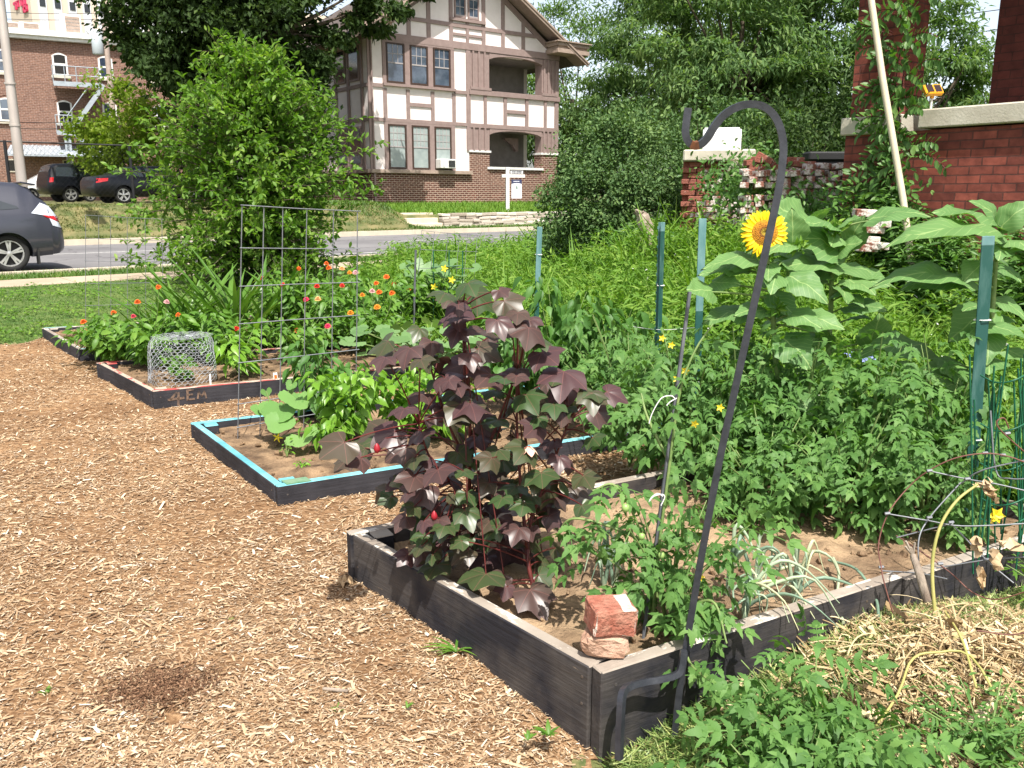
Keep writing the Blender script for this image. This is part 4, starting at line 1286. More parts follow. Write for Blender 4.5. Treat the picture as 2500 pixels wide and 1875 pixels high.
# ------------------------------------------------------------------ cars
def car(name, lab, cat, loc, rz, st, glass, paint, wheels, wr, tail, hatch=None, trim=True, spokes=5):
    """st: stations (x, z_bottom, z_belt, z_roof, half_width_belt, half_width_roof) from the tail to the nose"""
    root = empty(name, loc, rz, lab, cat)
    S = np.array(st, float)
    # resample smoothly
    xs = np.unique(np.concatenate((np.linspace(S[0, 0], S[-1, 0], 60), S[:, 0])))
    R = np.stack([xs] + [np.interp(xs, S[:, 0], S[:, i]) for i in range(1, 6)], 1)
    for i in range(1, 6):
        k = np.convolve(np.pad(R[:, i], 2, mode='edge'), np.array([1, 2, 3, 2, 1]) / 9.0, 'valid')
        R[1:-1, i] = k[1:-1]

    def section(r):
        x, zb, zl, zr, wb, wt = r
        h = zl - zb
        hf = [(0, zb), (wb * 0.86, zb), (wb * 0.96, zb + 0.12 * h), (wb, zb + 0.42 * h), (wb, zb + 0.62 * h), (wb * 0.985, zb + 0.86 * h), (wb * 0.955, zl),
              (wt + (wb * 0.955 - wt) * 0.12, zl + (zr - zl) * 0.86), (wt * 0.86, zr), (0, zr + 0.02)]
        full = [(x, -y, z) for y, z in hf] + [(x, y, z) for y, z in hf[-2:0:-1]]
        return full
    rows = [section(r) for r in R]
    n = len(rows[0])
    V = np.array(rows).reshape(-1, 3)
    F = []
    for i in range(len(rows) - 1):
        for j in range(n):
            k = (j + 1) % n
            F.append((i * n + j, i * n + k, (i + 1) * n + k, (i + 1) * n + j))
    b = MB(); b.add(V, F); b.add(V[:n], [tuple(range(n))[::-1]]); b.add(V[-n:], [tuple(range(n))])
    body = b.build('body', M[paint], root, smooth=True)
    me = body.data
    import bmesh
    bm = bmesh.new(); bm.from_mesh(me); bmesh.ops.remove_doubles(bm, verts=bm.verts, dist=1e-5); bmesh.ops.recalc_face_normals(bm, faces=bm.faces); bm.to_mesh(me); bm.free()
    # wheel arches cut out
    cut = MB()
    for wx in wheels:
        for sy in (-1, 1):
            a = np.arange(28) * 2 * PI / 28
            o = sy * 0.74
            pv = [(wx + (wr * 1.13) * math.cos(t), o - 0.22, wr + (wr * 1.13) * math.sin(t)) for t in a] + [(wx + (wr * 1.13) * math.cos(t), o + 0.4, wr + (wr * 1.13) * math.sin(t)) for t in a]
            if sy < 0: pv = [(q[0], q[1] - 0.18, q[2]) for q in pv]
            cut.add(pv, [tuple(range(28)), tuple(range(55, 27, -1))] + [(i, i + 28, (i + 1) % 28 + 28, (i + 1) % 28) for i in range(28)])
    co = cut.build('arch_cutter', M['plastic'])
    bm = bmesh.new(); bm.from_mesh(co.data); bmesh.ops.recalc_face_normals(bm, faces=bm.faces); bm.to_mesh(co.data); bm.free()
    md = body.modifiers.new('arches', 'BOOLEAN'); md.operation = 'DIFFERENCE'; md.object = co; md.solver = 'EXACT'
    co.location = root.location; co.rotation_euler = root.rotation_euler
    bpy.context.view_layer.update()
    ev = body.evaluated_get(bpy.context.evaluated_depsgraph_get())
    nm = bpy.data.meshes.new_from_object(ev)
    body.modifiers.clear(); body.data = nm
    bpy.data.objects.remove(co)
    nm.set_sharp_from_angle(angle=math.radians(38))

    def surf(x, z):
        r = [np.interp(x, R[:, 0], R[:, i]) for i in range(1, 6)]
        zb, zl, zr, wb, wt = r
        if z >= zl:
            t = min(1.0, (z - zl) / max(1e-3, (zr - zl) * 0.86))
            return wb * 0.955 + (wt + (wb * 0.955 - wt) * 0.12 - wb * 0.955) * t
        t = (z - zb) / (zl - zb)
        return wb * np.interp(t, [0, 0.12, 0.42, 0.62, 0.86, 1], [0.86, 0.96, 1, 1, 0.985, 0.955])

    def patch(nm_, poly_lo, poly_hi, m, off=0.007, parent=None, n=14):
        """panel on both sides between two (x, z) curves"""
        for sy in (-1, 1):
            b = MB(); vv = []
            for (xa, za), (xb, zb_) in zip(spl(poly_lo, n), spl(poly_hi, n)):
                for t in np.linspace(0, 1, 4):
                    x_, z_ = xa + (xb - xa) * t, za + (zb_ - za) * t
                    vv.append((x_, sy * (surf(x_, z_) + off), z_))
            f = grid_faces(n, 4)
            b.add(vv, f if sy > 0 else f[:, ::-1])
            b.build(nm_, M[m], parent or root, smooth=True)

    def spl(p, n):
        p = np.array(p, float)
        t = np.linspace(0, len(p) - 1, n)
        return np.stack((np.interp(t, np.arange(len(p)), p[:, 0]), np.interp(t, np.arange(len(p)), p[:, 1])), 1)
    for lo, hi in glass:
        patch('side_window', lo, hi, 'car_glass')
    for lo, hi, mm in tail:
        patch('tail_light', lo, hi, mm, 0.012, n=8)
    if hatch:
        xa, xb, wk = hatch
        b = MB(); vv = []
        for x_ in np.linspace(xa, xb, 8):
            zr = np.interp(x_, R[:, 0], R[:, 3]); wt = np.interp(x_, R[:, 0], R[:, 5])
            dz = 0.012
            for t in np.linspace(-1, 1, 7):
                vv.append((x_ - 0.006, t * wt * wk, zr + 0.02 * (1 - abs(t)) + dz))
        b.add(vv, grid_faces(8, 7)); b.build('rear_window', M['car_glass'], root, smooth=True)
    for wx in wheels:
        for sy in (-1, 1):
            wv = MB(); y_ = sy * 0.70
            t0 = wr * 0.70
            wv.lathe([(t0, -0.10), (wr * 0.95, -0.10), (wr, -0.07), (wr, 0.07), (wr * 0.95, 0.10), (t0, 0.10), (t0, -0.10)], 28, 0, (wx, y_, wr), 'y')
            w = wv.build('wheel', M['tyre'], root, smooth=True)
            rb = MB()
            yo_ = sy * 0.08
            rb.lathe([(wr * 0.71, yo_ + sy * 0.02), (wr * 0.66, yo_ + sy * 0.02), (wr * 0.63, yo_ - sy * 0.03)], 28, 0, (wx, y_, wr), 'y')
            for k in range(spokes):
                a = 2 * PI * k / spokes + 0.3
                for da in ((-0.14, 0.14) if spokes >= 5 else (0,)):
                    ca, sa = math.cos(a + da * 0.3), math.sin(a + da * 0.3)
                    ce, se = math.cos(a + da), math.sin(a + da)
                    r0, r1 = wr * 0.08, wr * 0.68
                    c = np.array((wx + (r0 * ca + r1 * ce) / 2, y_ + yo_, wr + (r0 * sa + r1 * se) / 2))
                    d = np.array((r1 * ce - r0 * ca, 0, r1 * se - r0 * sa)) / 2
                    pz = np.array((-se, 0, ce)) * wr * 0.055
                    rb.obox(c, d, (0, 0.012, 0), pz)
            rb.lathe([(0.001, yo_ + sy * 0.025), (wr * 0.13, yo_ + sy * 0.02), (wr * 0.15, yo_ - sy * 0.02)], 12, 0, (wx, y_, wr), 'y')
            rb.build('rim', M['rim'], w)
            db = MB(); db.lathe([(0.001, yo_ - sy * 0.05), (wr * 0.69, yo_ - sy * 0.05)], 20, 0, (wx, y_, wr), 'y'); db.build('brake_backing', M['plastic'], w)
    return root, surf


cx_, cy_ = -8.84, 15.32
ang = math.atan2(EX[1], EX[0]) + PI            # nose to the left
hx, hy = math.cos(ang), math.sin(ang)
car_g, surf_g = car('parked_car', 'dark grey hatchback with silver spoked wheels standing at the near kerb on the left', 'car', (cx_ + hx * 1.42 - math.sin(ang) * 0 + 0.0 - 0.626 * 0.8, cy_ + hy * 1.42 + 0.78 * 0.8, RZ), ang,
    [(-2.33, .40, .62, .64, .62, .50), (-2.30, .34, .74, .78, .78, .60), (-2.22, .30, .90, 1.00, .845, .64), (-2.10, .28, .99, 1.17, .865, .655), (-1.90, .26, 1.03, 1.40, .88, .64), (-1.72, .25, 1.03, 1.53, .885, .62),
     (-1.0, .24, 1.0, 1.595, .89, .61), (0, .24, .96, 1.60, .89, .61), (.55, .24, .94, 1.54, .89, .60), (1.2, .25, .93, 1.18, .885, .62), (1.5, .25, .90, .99, .875, .70), (2.0, .27, .80, .84, .85, .66), (2.24, .34, .66, .68, .76, .55), (2.31, .42, .58, .6, .66, .5)],
    [([(-1.62, 1.10), (-0.72, 1.04)], [(-1.60, 1.14), (-0.78, 1.46)]), ([(-0.66, 1.04), (0.10, 1.01)], [(-0.70, 1.47), (0.10, 1.49)]), ([(0.18, 1.01), (1.05, 0.99)], [(0.18, 1.49), (0.55, 1.44)])],
    'car_grey', (-1.40, 1.38), 0.325,
    [([(-2.26, 0.93), (-1.80, 1.02)], [(-2.12, 1.14), (-1.98, 1.20)], 'tail_clear'), ([(-2.29, 0.84), (-2.03, 0.95)], [(-2.24, 0.96), (-1.98, 0.985)], 'tail_red'), ([(-2.31, 0.74), (-2.12, 0.80)], [(-2.28, 0.83), (-2.08, 0.93)], 'tail_clear')],
    (-2.08, -1.80, 0.84), spokes=5)
b = MB(); b.obox((-1.86, 0, 1.535), (0.12, 0, 0.02), (0, 0.52, 0), (0, 0, 0.016), 0, 0.012); b.build('spoiler', M['car_grey'], car_g)
for sy in (-1, 1):
    b = MB(); b.box(-1.86, -1.83, sy * 0.78 - 0.09, sy * 0.78 + 0.09, 0.12, 0.40); b.build('mud_flap', M['plastic'], car_g)

sed_p = at(303, 497, 34.5)
ang2 = math.radians(47)
car_s, _ = car('parked_car', 'black sedan with bright five spoke wheels and red tail lights behind the fence', 'car', (sed_p[0] + math.cos(ang2) * 1.45 - math.sin(ang2) * 0.75, sed_p[1] + math.sin(ang2) * 1.45 + math.cos(ang2) * 0.75, 1.2), ang2,
    [(-2.5, .42, .66, .68, .66, .55), (-2.46, .33, .84, .87, .82, .68), (-2.35, .28, .98, 1.02, .87, .72), (-2.0, .26, 1.0, 1.06, .90, .72), (-1.65, .25, 1.0, 1.1, .91, .68), (-1.0, .25, .98, 1.40, .92, .60), (-.5, .25, .96, 1.46, .92, .59), (.2, .25, .94, 1.46, .92, .59),
     (.6, .25, .93, 1.36, .92, .60), (1.2, .25, .92, 1.02, .91, .7), (1.8, .26, .86, .92, .89, .7), (2.3, .3, .74, .78, .84, .62), (2.48, .38, .6, .62, .7, .5)],
    [([(-1.22, 1.08), (-0.62, 1.03)], [(-1.02, 1.28), (-0.66, 1.36)]), ([(-0.54, 1.03), (0.05, 1.0)], [(-0.56, 1.36), (0.05, 1.37)]), ([(0.14, 1.0), (0.85, 0.98)], [(0.14, 1.37), (0.5, 1.31)])],
    'car_black', (-1.45, 1.45), 0.335, [([(-2.46, 0.78), (-2.05, 0.86)], [(-2.40, 0.95), (-2.02, 0.97)], 'tail_red')], (-1.62, -1.05, 0.86), spokes=5)
suv_p = at(172, 496, 41.0)
car_u, _ = car('parked_car', 'black sport utility vehicle with tinted windows left of the black sedan', 'car', (suv_p[0] + math.cos(ang2) * 1.4 - math.sin(ang2) * 0.75, suv_p[1] + math.sin(ang2) * 1.4 + math.cos(ang2) * 0.75, 1.2), ang2,
    [(-2.3, .5, .8, .83, .72, .6), (-2.26, .42, 1.0, 1.06, .86, .7), (-2.18, .38, 1.1, 1.3, .90, .7), (-2.05, .36, 1.12, 1.62, .91, .68), (-1.8, .35, 1.12, 1.74, .92, .66), (-.8, .34, 1.1, 1.78, .92, .65), (.2, .34, 1.08, 1.76, .92, .64), (.75, .34, 1.06, 1.62, .92, .64),
     (1.2, .34, 1.06, 1.2, .92, .72), (1.9, .36, 1.0, 1.06, .91, .74), (2.2, .42, .86, .9, .86, .66), (2.32, .5, .7, .72, .72, .55)],
    [([(-1.95, 1.18), (-1.0, 1.16)], [(-1.85, 1.58), (-1.02, 1.62)]), ([(-0.9, 1.16), (-0.1, 1.14)], [(-0.9, 1.62), (-0.1, 1.62)]), ([(0.0, 1.14), (0.85, 1.12)], [(0.0, 1.62), (0.55, 1.54)])],
    'car_black', (-1.35, 1.4), 0.36, [([(-2.26, 0.9), (-2.1, 0.92)], [(-2.2, 1.12), (-2.06, 1.12)], 'tail_red')], (-2.16, -2.03, 0.85), spokes=5)
wv_p = at(100, 492, 44.0)
car_w, _ = car('parked_car', 'white car mostly hidden behind the grey hatchback, showing a red tail light', 'car', (wv_p[0] - math.cos(ang2) * 2.3 * -0.1, wv_p[1] + 1.2, 1.2), ang2 + PI,
    [(-2.4, .42, .7, .72, .66, .55), (-2.3, .3, .98, 1.02, .84, .7), (-1.9, .26, 1.0, 1.12, .88, .68), (-1.2, .25, .98, 1.42, .89, .6), (0, .25, .95, 1.46, .89, .59), (.6, .25, .93, 1.36, .89, .6), (1.2, .25, .92, 1.02, .88, .68), (2.2, .3, .76, .8, .82, .62), (2.4, .4, .6, .62, .7, .5)],
    [([(-1.2, 1.08), (-0.1, 1.0)], [(-1.0, 1.30), (-0.1, 1.36)]), ([(0, 1.0), (0.85, 0.98)], [(0, 1.36), (0.5, 1.30)])],
    'car_white', (-1.4, 1.4), 0.32, [([(-2.38, 0.74), (-2.1, 0.8)], [(-2.3, 0.95), (-2.08, 0.96)], 'tail_red')], (-1.8, -1.25, 0.86))

# ------------------------------------------------------------------ brick porch ruin on the right
PC = at(2189, 280, 8.6)
P_ANG = math.atan2(-0.8, 0.6)
CAPZ = float(PC[2])
porch = empty('brick_porch', (PC[0], PC[1], 0), P_ANG, 'red painted brick porch with square pillars and a pale stone cap on its wall', 'porch')
b = MB(); b.box(0.02, 6.0, 0.0, 0.32, -0.1, CAPZ - 0.16); b.build('wall', M['red_brick'], porch)
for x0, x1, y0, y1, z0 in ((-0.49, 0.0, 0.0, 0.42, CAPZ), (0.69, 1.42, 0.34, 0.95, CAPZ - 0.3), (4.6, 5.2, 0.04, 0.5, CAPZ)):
    b = MB(); b.box(x0, x1, y0, y1, z0, 4.2); b.build('pillar', M['shaded_brick' if x0 > 0 else 'red_brick'], porch)
b = MB(); b.box(-0.51, 0.018, -0.02, 0.44, -0.1, CAPZ - 0.17); b.build('pillar_base', M['red_brick'], porch)
b = MB()
b.obox((-0.235, 0.2, CAPZ - 0.085), (0.315, 0, 0), (0, 0.27, 0), (0, 0, 0.085), 0, 0.012)
b.obox((3.2, 0.15, CAPZ - 0.06), (2.95, 0, 0), (0, 0.215, 0), (0, 0, 0.085), 0, 0.012)
b.build('stone_cap', M['limestone'], porch)
b = MB(); b.box(-0.58, 6.4, -0.30, 3.6, 4.2, 4.4); b.build('roof', M['timber'], porch)  # unseen roof slab, overhang set so its shade falls on the pillars

pb = atz(1946 * K, 540 * K, 0.55) if False else at(1948 * K, 430 * K, 8.0)
p_top = at(1868 * K, -110, 8.35)
b = MB(); P_ = np.array([pb + (pb - p_top) * 0.28, pb, (pb + p_top) / 2, p_top])
b.tube(P_ + np.array([(0.0, 0, 0), (0.012, 0, 0), (-0.008, 0, 0), (0, 0, 0)]), [0.031, 0.030, 0.0295, 0.028], 12)
tag(b.build('leaning_pole', M['pvc'], smooth=True), 'long cream pole leaning against the vine covered brick pillar', 'pole')

# climbing vine on the pillar
vine = empty('climbing_vine', (PC[0], PC[1], 0), P_ANG, 'climbing vine with paired leaflets growing up the brick pillar', 'vine')
r_ = random.Random(21)
lb, sb = MB(), MB()
lp_, ld_, ln_, ls_ = [], [], [], []
for k in range(95):
    z0 = 0.5 + 2.95 * (k / 95.0) ** 1.25
    x0 = r_.gauss(0.05, 0.10 if z0 > 2.2 else 0.15); y0 = -0.1
    side = r_.choice((-1, 1)) * r_.uniform(0.12, 0.34) * (1.25 if z0 < 2.6 else 1.0)
    a = np.array((x0, y0, z0)); c = np.array((x0 + side, y0 - r_.uniform(0.03, 0.25), z0 + r_.uniform(-0.16, 0.08)))
    C = curve(a, (a + c) / 2 + np.array((0, -0.05, 0.09)), c, 8)
    sb.tube(C, 0.0035, 4, cap=False)
    for i in range(1, 8):
        for s in (-1, 1):
            lp_.append(C[i]); t = C[i] - C[i - 1]
            ld_.append(t / np.linalg.norm(t) * 0.5 + np.array((r_.uniform(-.3, .3), -0.35, s * 0.8 - 0.25)))
            ln_.append((r_.uniform(-.4, .4), -0.8 + r_.uniform(-.3, .3), 0.75)); ls_.append(r_.uniform(0.065, 0.115))
for k in range(560):
    z0 = abs(r_.gauss(1.25, 0.5))
    lp_.append((r_.gauss(0.16, 0.15 if z0 < 1.9 else 0.09), -0.08 - r_.random() * 0.22, z0)); ld_.append((r_.uniform(-1, 1), r_.uniform(-.8, .1), r_.uniform(-.9, .3)))
    ln_.append((r_.uniform(-.5, .5), -0.6, 0.8)); ls_.append(r_.uniform(0.06, 0.11))
for k in range(4):
    sb.tube(spline([(r_.gauss(0.02, .06), -0.06, z) for z in np.linspace(0.2, 3.3 - 0.4 * k, 8)], 24), 0.007, 5)
lb.leaves(LEAF_OVAL, lp_, ld_, ln_, ls_)
lb.build('foliage', M['vine'], vine, smooth=True); sb.build('stem', M['red_stem'], vine, smooth=True)

# solar light standing on the wall cap
so = at(1098 / 2.765 + 1900, 752 / 2.765, 8.45)
sl = empty('solar_light', (PC[0] + 0.6 * 0.33 + 0.8 * 0.0, PC[1] - 0.8 * 0.33 + 0.6 * 0.0, CAPZ + 0.02), 0.15, 'yellow orange solar panel light on a white stem on the stone cap', 'solar light')
b = MB(); b.tube([(0, 0, 0), (0, 0, 0.10)], 0.011, 10); b.build('stem', M['white'], sl)
b = MB(); b.tube([(0, 0, 0.10), (0, 0, 0.145)], 0.02, 10); b.build('neck', M['safety_yellow'], sl)
b = MB(); b.obox((0, 0, 0.172), (0.088, 0, 0.006), (0, 0.036, 0.044), (0, -0.018, 0.015), 0, 0.008); hd = b.build('head', M['safety_yellow'], sl)
b = MB()
for s in (-1, 1): b.obox((s * 0.040, -0.0185, 0.1875), (0.031, 0, 0.002), (0, 0.026, 0.032), (0, -0.0025, 0.002))
b.build('solar_cell', M['solar'], hd)

# ---- ruined pier with stone cap and white box, and the stacked salvaged bricks
def brick(mb, c, L=0.205, H=0.066, D=0.098, yaw=0.0, tilt=0.0, mi=0, roll=0.0):
    R = Matrix.Rotation(yaw, 3, 'Z') @ Matrix.Rotation(tilt, 3, 'Y') @ Matrix.Rotation(roll, 3, 'X')
    ax = np.array(R @ Vector((L / 2, 0, 0))); ay = np.array(R @ Vector((0, D / 2, 0))); az = np.array(R @ Vector((0, 0, H / 2)))
    mb.obox(c, ax, ay, az, mi, 0.006)


r_ = random.Random(5)
rp = at(1684, 394, 12.0)
rp_ang = -0.18
pier = empty('ruined_pier', (rp[0], rp[1], 0), rp_ang, 'crumbling red brick pier with a flat stone cap and whitened broken edge', 'brick pier')
b = MB()
zc = rp[2]
rows = int((zc - 0.4) / 0.075)
for i in range(rows):
    z = zc - 0.04 - i * 0.075
    wdt = [0.8, 0.62, 0.6, 0.45, 0.48, 0.66, 0.5, 0.42, 0.45, 0.4, 0.56, 0.62, 0.85, 0.9, 0.8][min(i, 14)]
    x = (-0.1 if i % 2 else 0.0)
    while x < wdt:
        L = r_.uniform(0.19, 0.215)
        white = x > wdt - 0.3
        brick(b, (x + L / 2 + (r_.uniform(-.02, .02) if white else 0), 0.05 + r_.uniform(-0.012, 0.012), z), L, 0.066, 0.1, r_.uniform(-.05, .05), mi=1 if white else 0)
        x += L + 0.009
b.box(-0.08, 0.38, 0.09, 0.5, 0.0, zc)
b.build('brickwork', [M['loose_brick'], M['white_brick']], pier)
b = MB(); b.obox((0.38, 0.2, zc + 0.075), (0.47, 0, 0), (0, 0.3, 0), (0, 0, 0.075), 0, 0.018); b.build('stone_cap', M['limestone'], pier)
mbx = empty('white_mailbox', (rp[0] + 0.42, rp[1] + 0.16, zc + 0.152), rp_ang, 'scuffed white mailbox with a rounded top lying on the stone cap of the pier', 'mailbox')
b = MB()
n = 12
prof = [(-0.14, 0), (0.14, 0), (0.14, 0.16)] + [(0.14 * math.cos(PI * i / n), 0.16 + 0.14 * math.sin(PI * i / n)) for i in range(1, n)] + [(-0.14, 0.16)]
for x0, x1, g in ((-0.22, -0.2, 0.92), (-0.2, 0.26, 1.0), (0.26, 0.285, 0.93)):
    v = [(x0, y * g, z * g + (0.0)) for y, z in prof] + [(x1, y * g, z * g) for y, z in prof]
    k = len(prof)
    b.add(v, [tuple(range(k)), tuple(range(2 * k - 1, k - 1, -1))] + [(i, i + k, (i + 1) % k + k, (i + 1) % k) for i in range(k)])
b.build('box', M['mailbox'], mbx)
b = MB(); b.tube([(-0.215, -0.06, 0.17), (-0.25, 0, 0.17), (-0.215, 0.06, 0.17)], 0.008, 5); b.build('handle', M['plastic'], mbx)

cb = at(1802, 412, 11.7)
cblk = empty('concrete_block', (cb[0], cb[1], cb[2] - 0.09), -0.1, 'tan hollow concrete block lodged in the rubble beside the ruined pier', 'concrete block')
b = MB()
b.box(-0.13, 0.13, 0, 0.12, 0.13, 0.19); b.box(-0.13, 0.13, 0, 0.12, 0.0, 0.05); b.box(-0.13, -0.06, 0, 0.12, 0.05, 0.13); b.box(0.06, 0.13, 0, 0.12, 0.05, 0.13); b.box(-0.06, 0.06, 0.08, 0.12, 0.05, 0.13)
b.build('block', M['cinder'], cblk)

pmesh = MB(); brick(pmesh, (0, 0, 0)); proto_r = pmesh.build('loose_brick', M['loose_brick'])
pmesh = MB(); brick(pmesh, (0, 0, 0), 0.2, 0.066, 0.1); proto_w = pmesh.build('loose_brick', M['white_brick'])


def place_brick(proto, p, yaw, tilt, roll, lab, grp, first=[]):
    o = proto if proto not in first else proto.copy()
    if proto in first: SC.collection.objects.link(o)
    first.append(proto)
    o.location = tuple(float(q) for q in p); o.rotation_euler = (roll, tilt, yaw)
    return tag(o, lab, 'brick', grp)


lab_w = 'whitened salvaged brick in the rough stack left of the brick pillar'
s0 = at(2058, 500, 10.2)
for i in range(11):                                   # main stack, header ends showing
    for j in range(9):
        if j > 5 and i in (3, 6) and r_.random() < 0.5: continue
        p = s0 + np.array((-0.135 * j - (0.05 if i % 2 else 0), -0.02 + 0.10 * (j > 5) + r_.uniform(-.045, .045), -0.28 + i * 0.071)) + np.array((r_.uniform(-.022, .022), 0, r_.uniform(-.008, .008)))
        if r_.random() < 0.09: continue
        if i == 10 and j > 3: continue
        place_brick(proto_w, p, PI / 2 + r_.uniform(-.4, .4), r_.uniform(-.14, .14), r_.uniform(-.12, .12), lab_w, 'whitened bricks in the stack')
for j in range(5):                                    # second short run nearer the pier
    for i in range(8):
        if i == 7 and j % 2: continue
        p = at(1845 + j * 24, 470, 10.9) + np.array((0, r_.uniform(-.03, .03), -0.18 + i * 0.073))
        place_brick(proto_w, p, PI / 2 + r_.uniform(-.3, .3), r_.uniform(-.06, .06), r_.uniform(-.1, .1), 'whitened brick in the leafy middle run of the broken wall', 'whitened bricks of the broken wall')
tops = [(1838, 398, .2, 0), (1852, 392, .5, .1), (1868, 386, -.4, .5), (1880, 397, .3, .35), (1893, 404, -.2, .3), (1926, 394, .1, 0), (1940, 391, .1, .02), (1953, 402, .4, .1), (1968, 401, -.1, 0), (1975, 404, .2, 0), (1846, 412, .1, .05), (1905, 408, .6, 0)]
for k, (u, v, yw, tl) in enumerate(tops):
    place_brick(proto_r, at(u, v, 10.5), yw, tl, 0, 'loose red brick lying on top of the broken wall', 'loose red bricks on the broken wall')
for k, (u, v, yw) in enumerate(((1740, 496, .1), (1790, 500, -.05), (1760, 485, .7), (1735, 512, -.1), (1800, 515, .1), (1795, 530, 0.15), (1750, 530, -.3), (1812, 530, .0))):
    place_brick(proto_w, at(u, v, 11.2), yw, 0, 0, 'whitened brick in the small tumbled heap in the weeds below the pier', 'whitened bricks of the small heap')
for k, (u, v, yw) in enumerate(((2112, 520, .1), (2130, 560, .3), (2145, 545, -.2), (2118, 585, .2), (2140, 600, 0), (2115, 605, .4))):
    place_brick(proto_w, at(u, v, 7.9), yw, .05, .05, 'broken pale brick in the weeds at the foot of the leaning pole', 'broken bricks below the leaning pole')
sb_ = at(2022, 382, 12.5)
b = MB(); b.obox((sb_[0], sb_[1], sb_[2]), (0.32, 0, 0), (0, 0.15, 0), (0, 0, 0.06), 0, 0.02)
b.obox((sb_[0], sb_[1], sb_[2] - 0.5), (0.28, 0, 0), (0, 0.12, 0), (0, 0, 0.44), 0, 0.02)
tag(b.build('shaded_stone_pier', M['plastic']), 'low dark capped pier in deep shade behind the brick stack', 'pier')  # near-black colour stands in for the deep shade on the stone
stp = at(1394 * K, 490 * K, 11.2)
b = MB()
P_ = np.array([(0.06, 0, -0.45), (0.03, 0, -0.1), (-0.01, 0.0, 0.04), (-0.04, 0.02, 0.12), (-0.07, 0.02, 0.17)]) + stp
b.tube(P_, [0.13, 0.115, 0.10, 0.085, 0.05], 9); b.tube([stp + (-0.03, 0, 0.1), stp + (-0.11, 0.03, 0.19), stp + (-0.13, 0.03, 0.2)], [0.05, 0.04, 0.02], 7)
rs_ = np.random.default_rng(2)
b.v = [v_ + rs_.normal(size=v_.shape) * 0.014 for v_ in b.v]
tag(b.build('tree_stump', M['wood_dead'], smooth=False), 'jagged grey tree stump leaning at the edge of the round shrub', 'stump')


# ------------------------------------------------------------------ trees and shrubs
def crown(rng, n, blobs, tmpl, size, m, name, parent, bias=0.55, ncl=90, sig=0.16, droop=0.3, upn=0.6, flat=1.0, shell=0.5):
    """many small leaves gathered in clumps inside a union of ellipsoids; clumps leave gaps between them"""
    vol = np.array([b_[3] * b_[4] * b_[5] for b_ in blobs]) ** 0.75
    vol /= vol.sum()
    P, D, N = [], [], []
    C, Cr, Cd = [], [], []
    for bl, w in zip(blobs, vol):
        k = max(4, int(ncl * w))
        d = norm(rng.normal(size=(k, 3)))
        r = rng.uniform(shell, 1.0, k)[:, None] ** bias
        c = d * r * np.array(bl[3:6]) + np.array(bl[:3])
        C.append(c); Cr.append(np.full(k, (bl[3] * bl[4] * bl[5]) ** (1 / 3) * sig * 2) * rng.uniform(0.6, 1.4, k)); Cd.append(d)
    C = np.concatenate(C); Cr = np.concatenate(Cr); Cd = np.concatenate(Cd)
    idx = rng.integers(0, len(C), n)
    off = rng.normal(size=(n, 3)) * np.array((1, 1, flat))
    P = C[idx] + off * Cr[idx][:, None] * 0.6
    D = Cd[idx] * 0.5 + rng.normal(size=(n, 3)) * 0.7 + np.array((0, 0, -droop))
    N = rng.normal(size=(n, 3)) * 0.55 + np.array((0, 0, upn)) + Cd[idx] * 0.4
    S = rng.uniform(0.65, 1.3, n) * size
    b = MB(); b.leaves(tmpl, P, D, N, S)
    return b.build(name, m, parent), C


def tree(name, lab, cat, base, h_trunk, r_trunk, blobs, n, tmpl, size, m, seed, group=None, limbs=14, **kw):
    rng = np.random.default_rng(seed)
    root = empty(name, base, 0, lab, cat, group)
    cr, C = crown(rng, n, blobs, tmpl, size, m, 'crown', root, **kw)
    b = MB()
    cz = blobs[0][2]
    top = np.array((blobs[0][0] * 0.6, blobs[0][1] * 0.6, cz))
    b.tube(spline([(0, 0, -0.3), (rng.normal() * 0.05, 0, h_trunk * 0.5), top * 0.5 + np.array((0, 0, h_trunk * 0.5)), top], 14), np.linspace(r_trunk, r_trunk * 0.35, 14), 8)
    sel = rng.permutation(len(C))[:limbs]
    for k in sel:
        s = np.array((0, 0, h_trunk)) * 1.0 + (top - np.array((0, 0, h_trunk))) * rng.uniform(0, 0.9)
        e = C[k]
        b.tube(curve(s, (s + e) / 2 + np.array((0, 0, -0.08 * np.linalg.norm(e - s))), e, 7), np.linspace(r_trunk * 0.38, r_trunk * 0.06, 7), 5, cap=False)
    b.build('trunk', M['bark'], root, smooth=True)
    return root


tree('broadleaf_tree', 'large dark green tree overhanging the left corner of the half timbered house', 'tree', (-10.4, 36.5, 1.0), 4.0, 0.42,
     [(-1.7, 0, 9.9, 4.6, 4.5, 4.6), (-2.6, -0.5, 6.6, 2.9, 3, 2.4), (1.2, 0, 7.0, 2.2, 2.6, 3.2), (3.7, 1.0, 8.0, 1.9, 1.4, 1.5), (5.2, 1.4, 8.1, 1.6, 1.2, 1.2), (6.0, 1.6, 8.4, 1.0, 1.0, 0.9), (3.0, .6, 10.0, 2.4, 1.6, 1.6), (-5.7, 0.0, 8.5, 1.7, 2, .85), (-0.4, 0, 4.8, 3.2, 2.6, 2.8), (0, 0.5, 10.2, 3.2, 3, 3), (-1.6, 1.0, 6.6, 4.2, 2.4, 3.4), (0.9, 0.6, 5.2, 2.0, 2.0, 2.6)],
     92000, QUADLEAF, 0.25, M['dark_tree'], 3, limbs=44, ncl=430, sig=0.10, shell=0.15, flat=0.7)
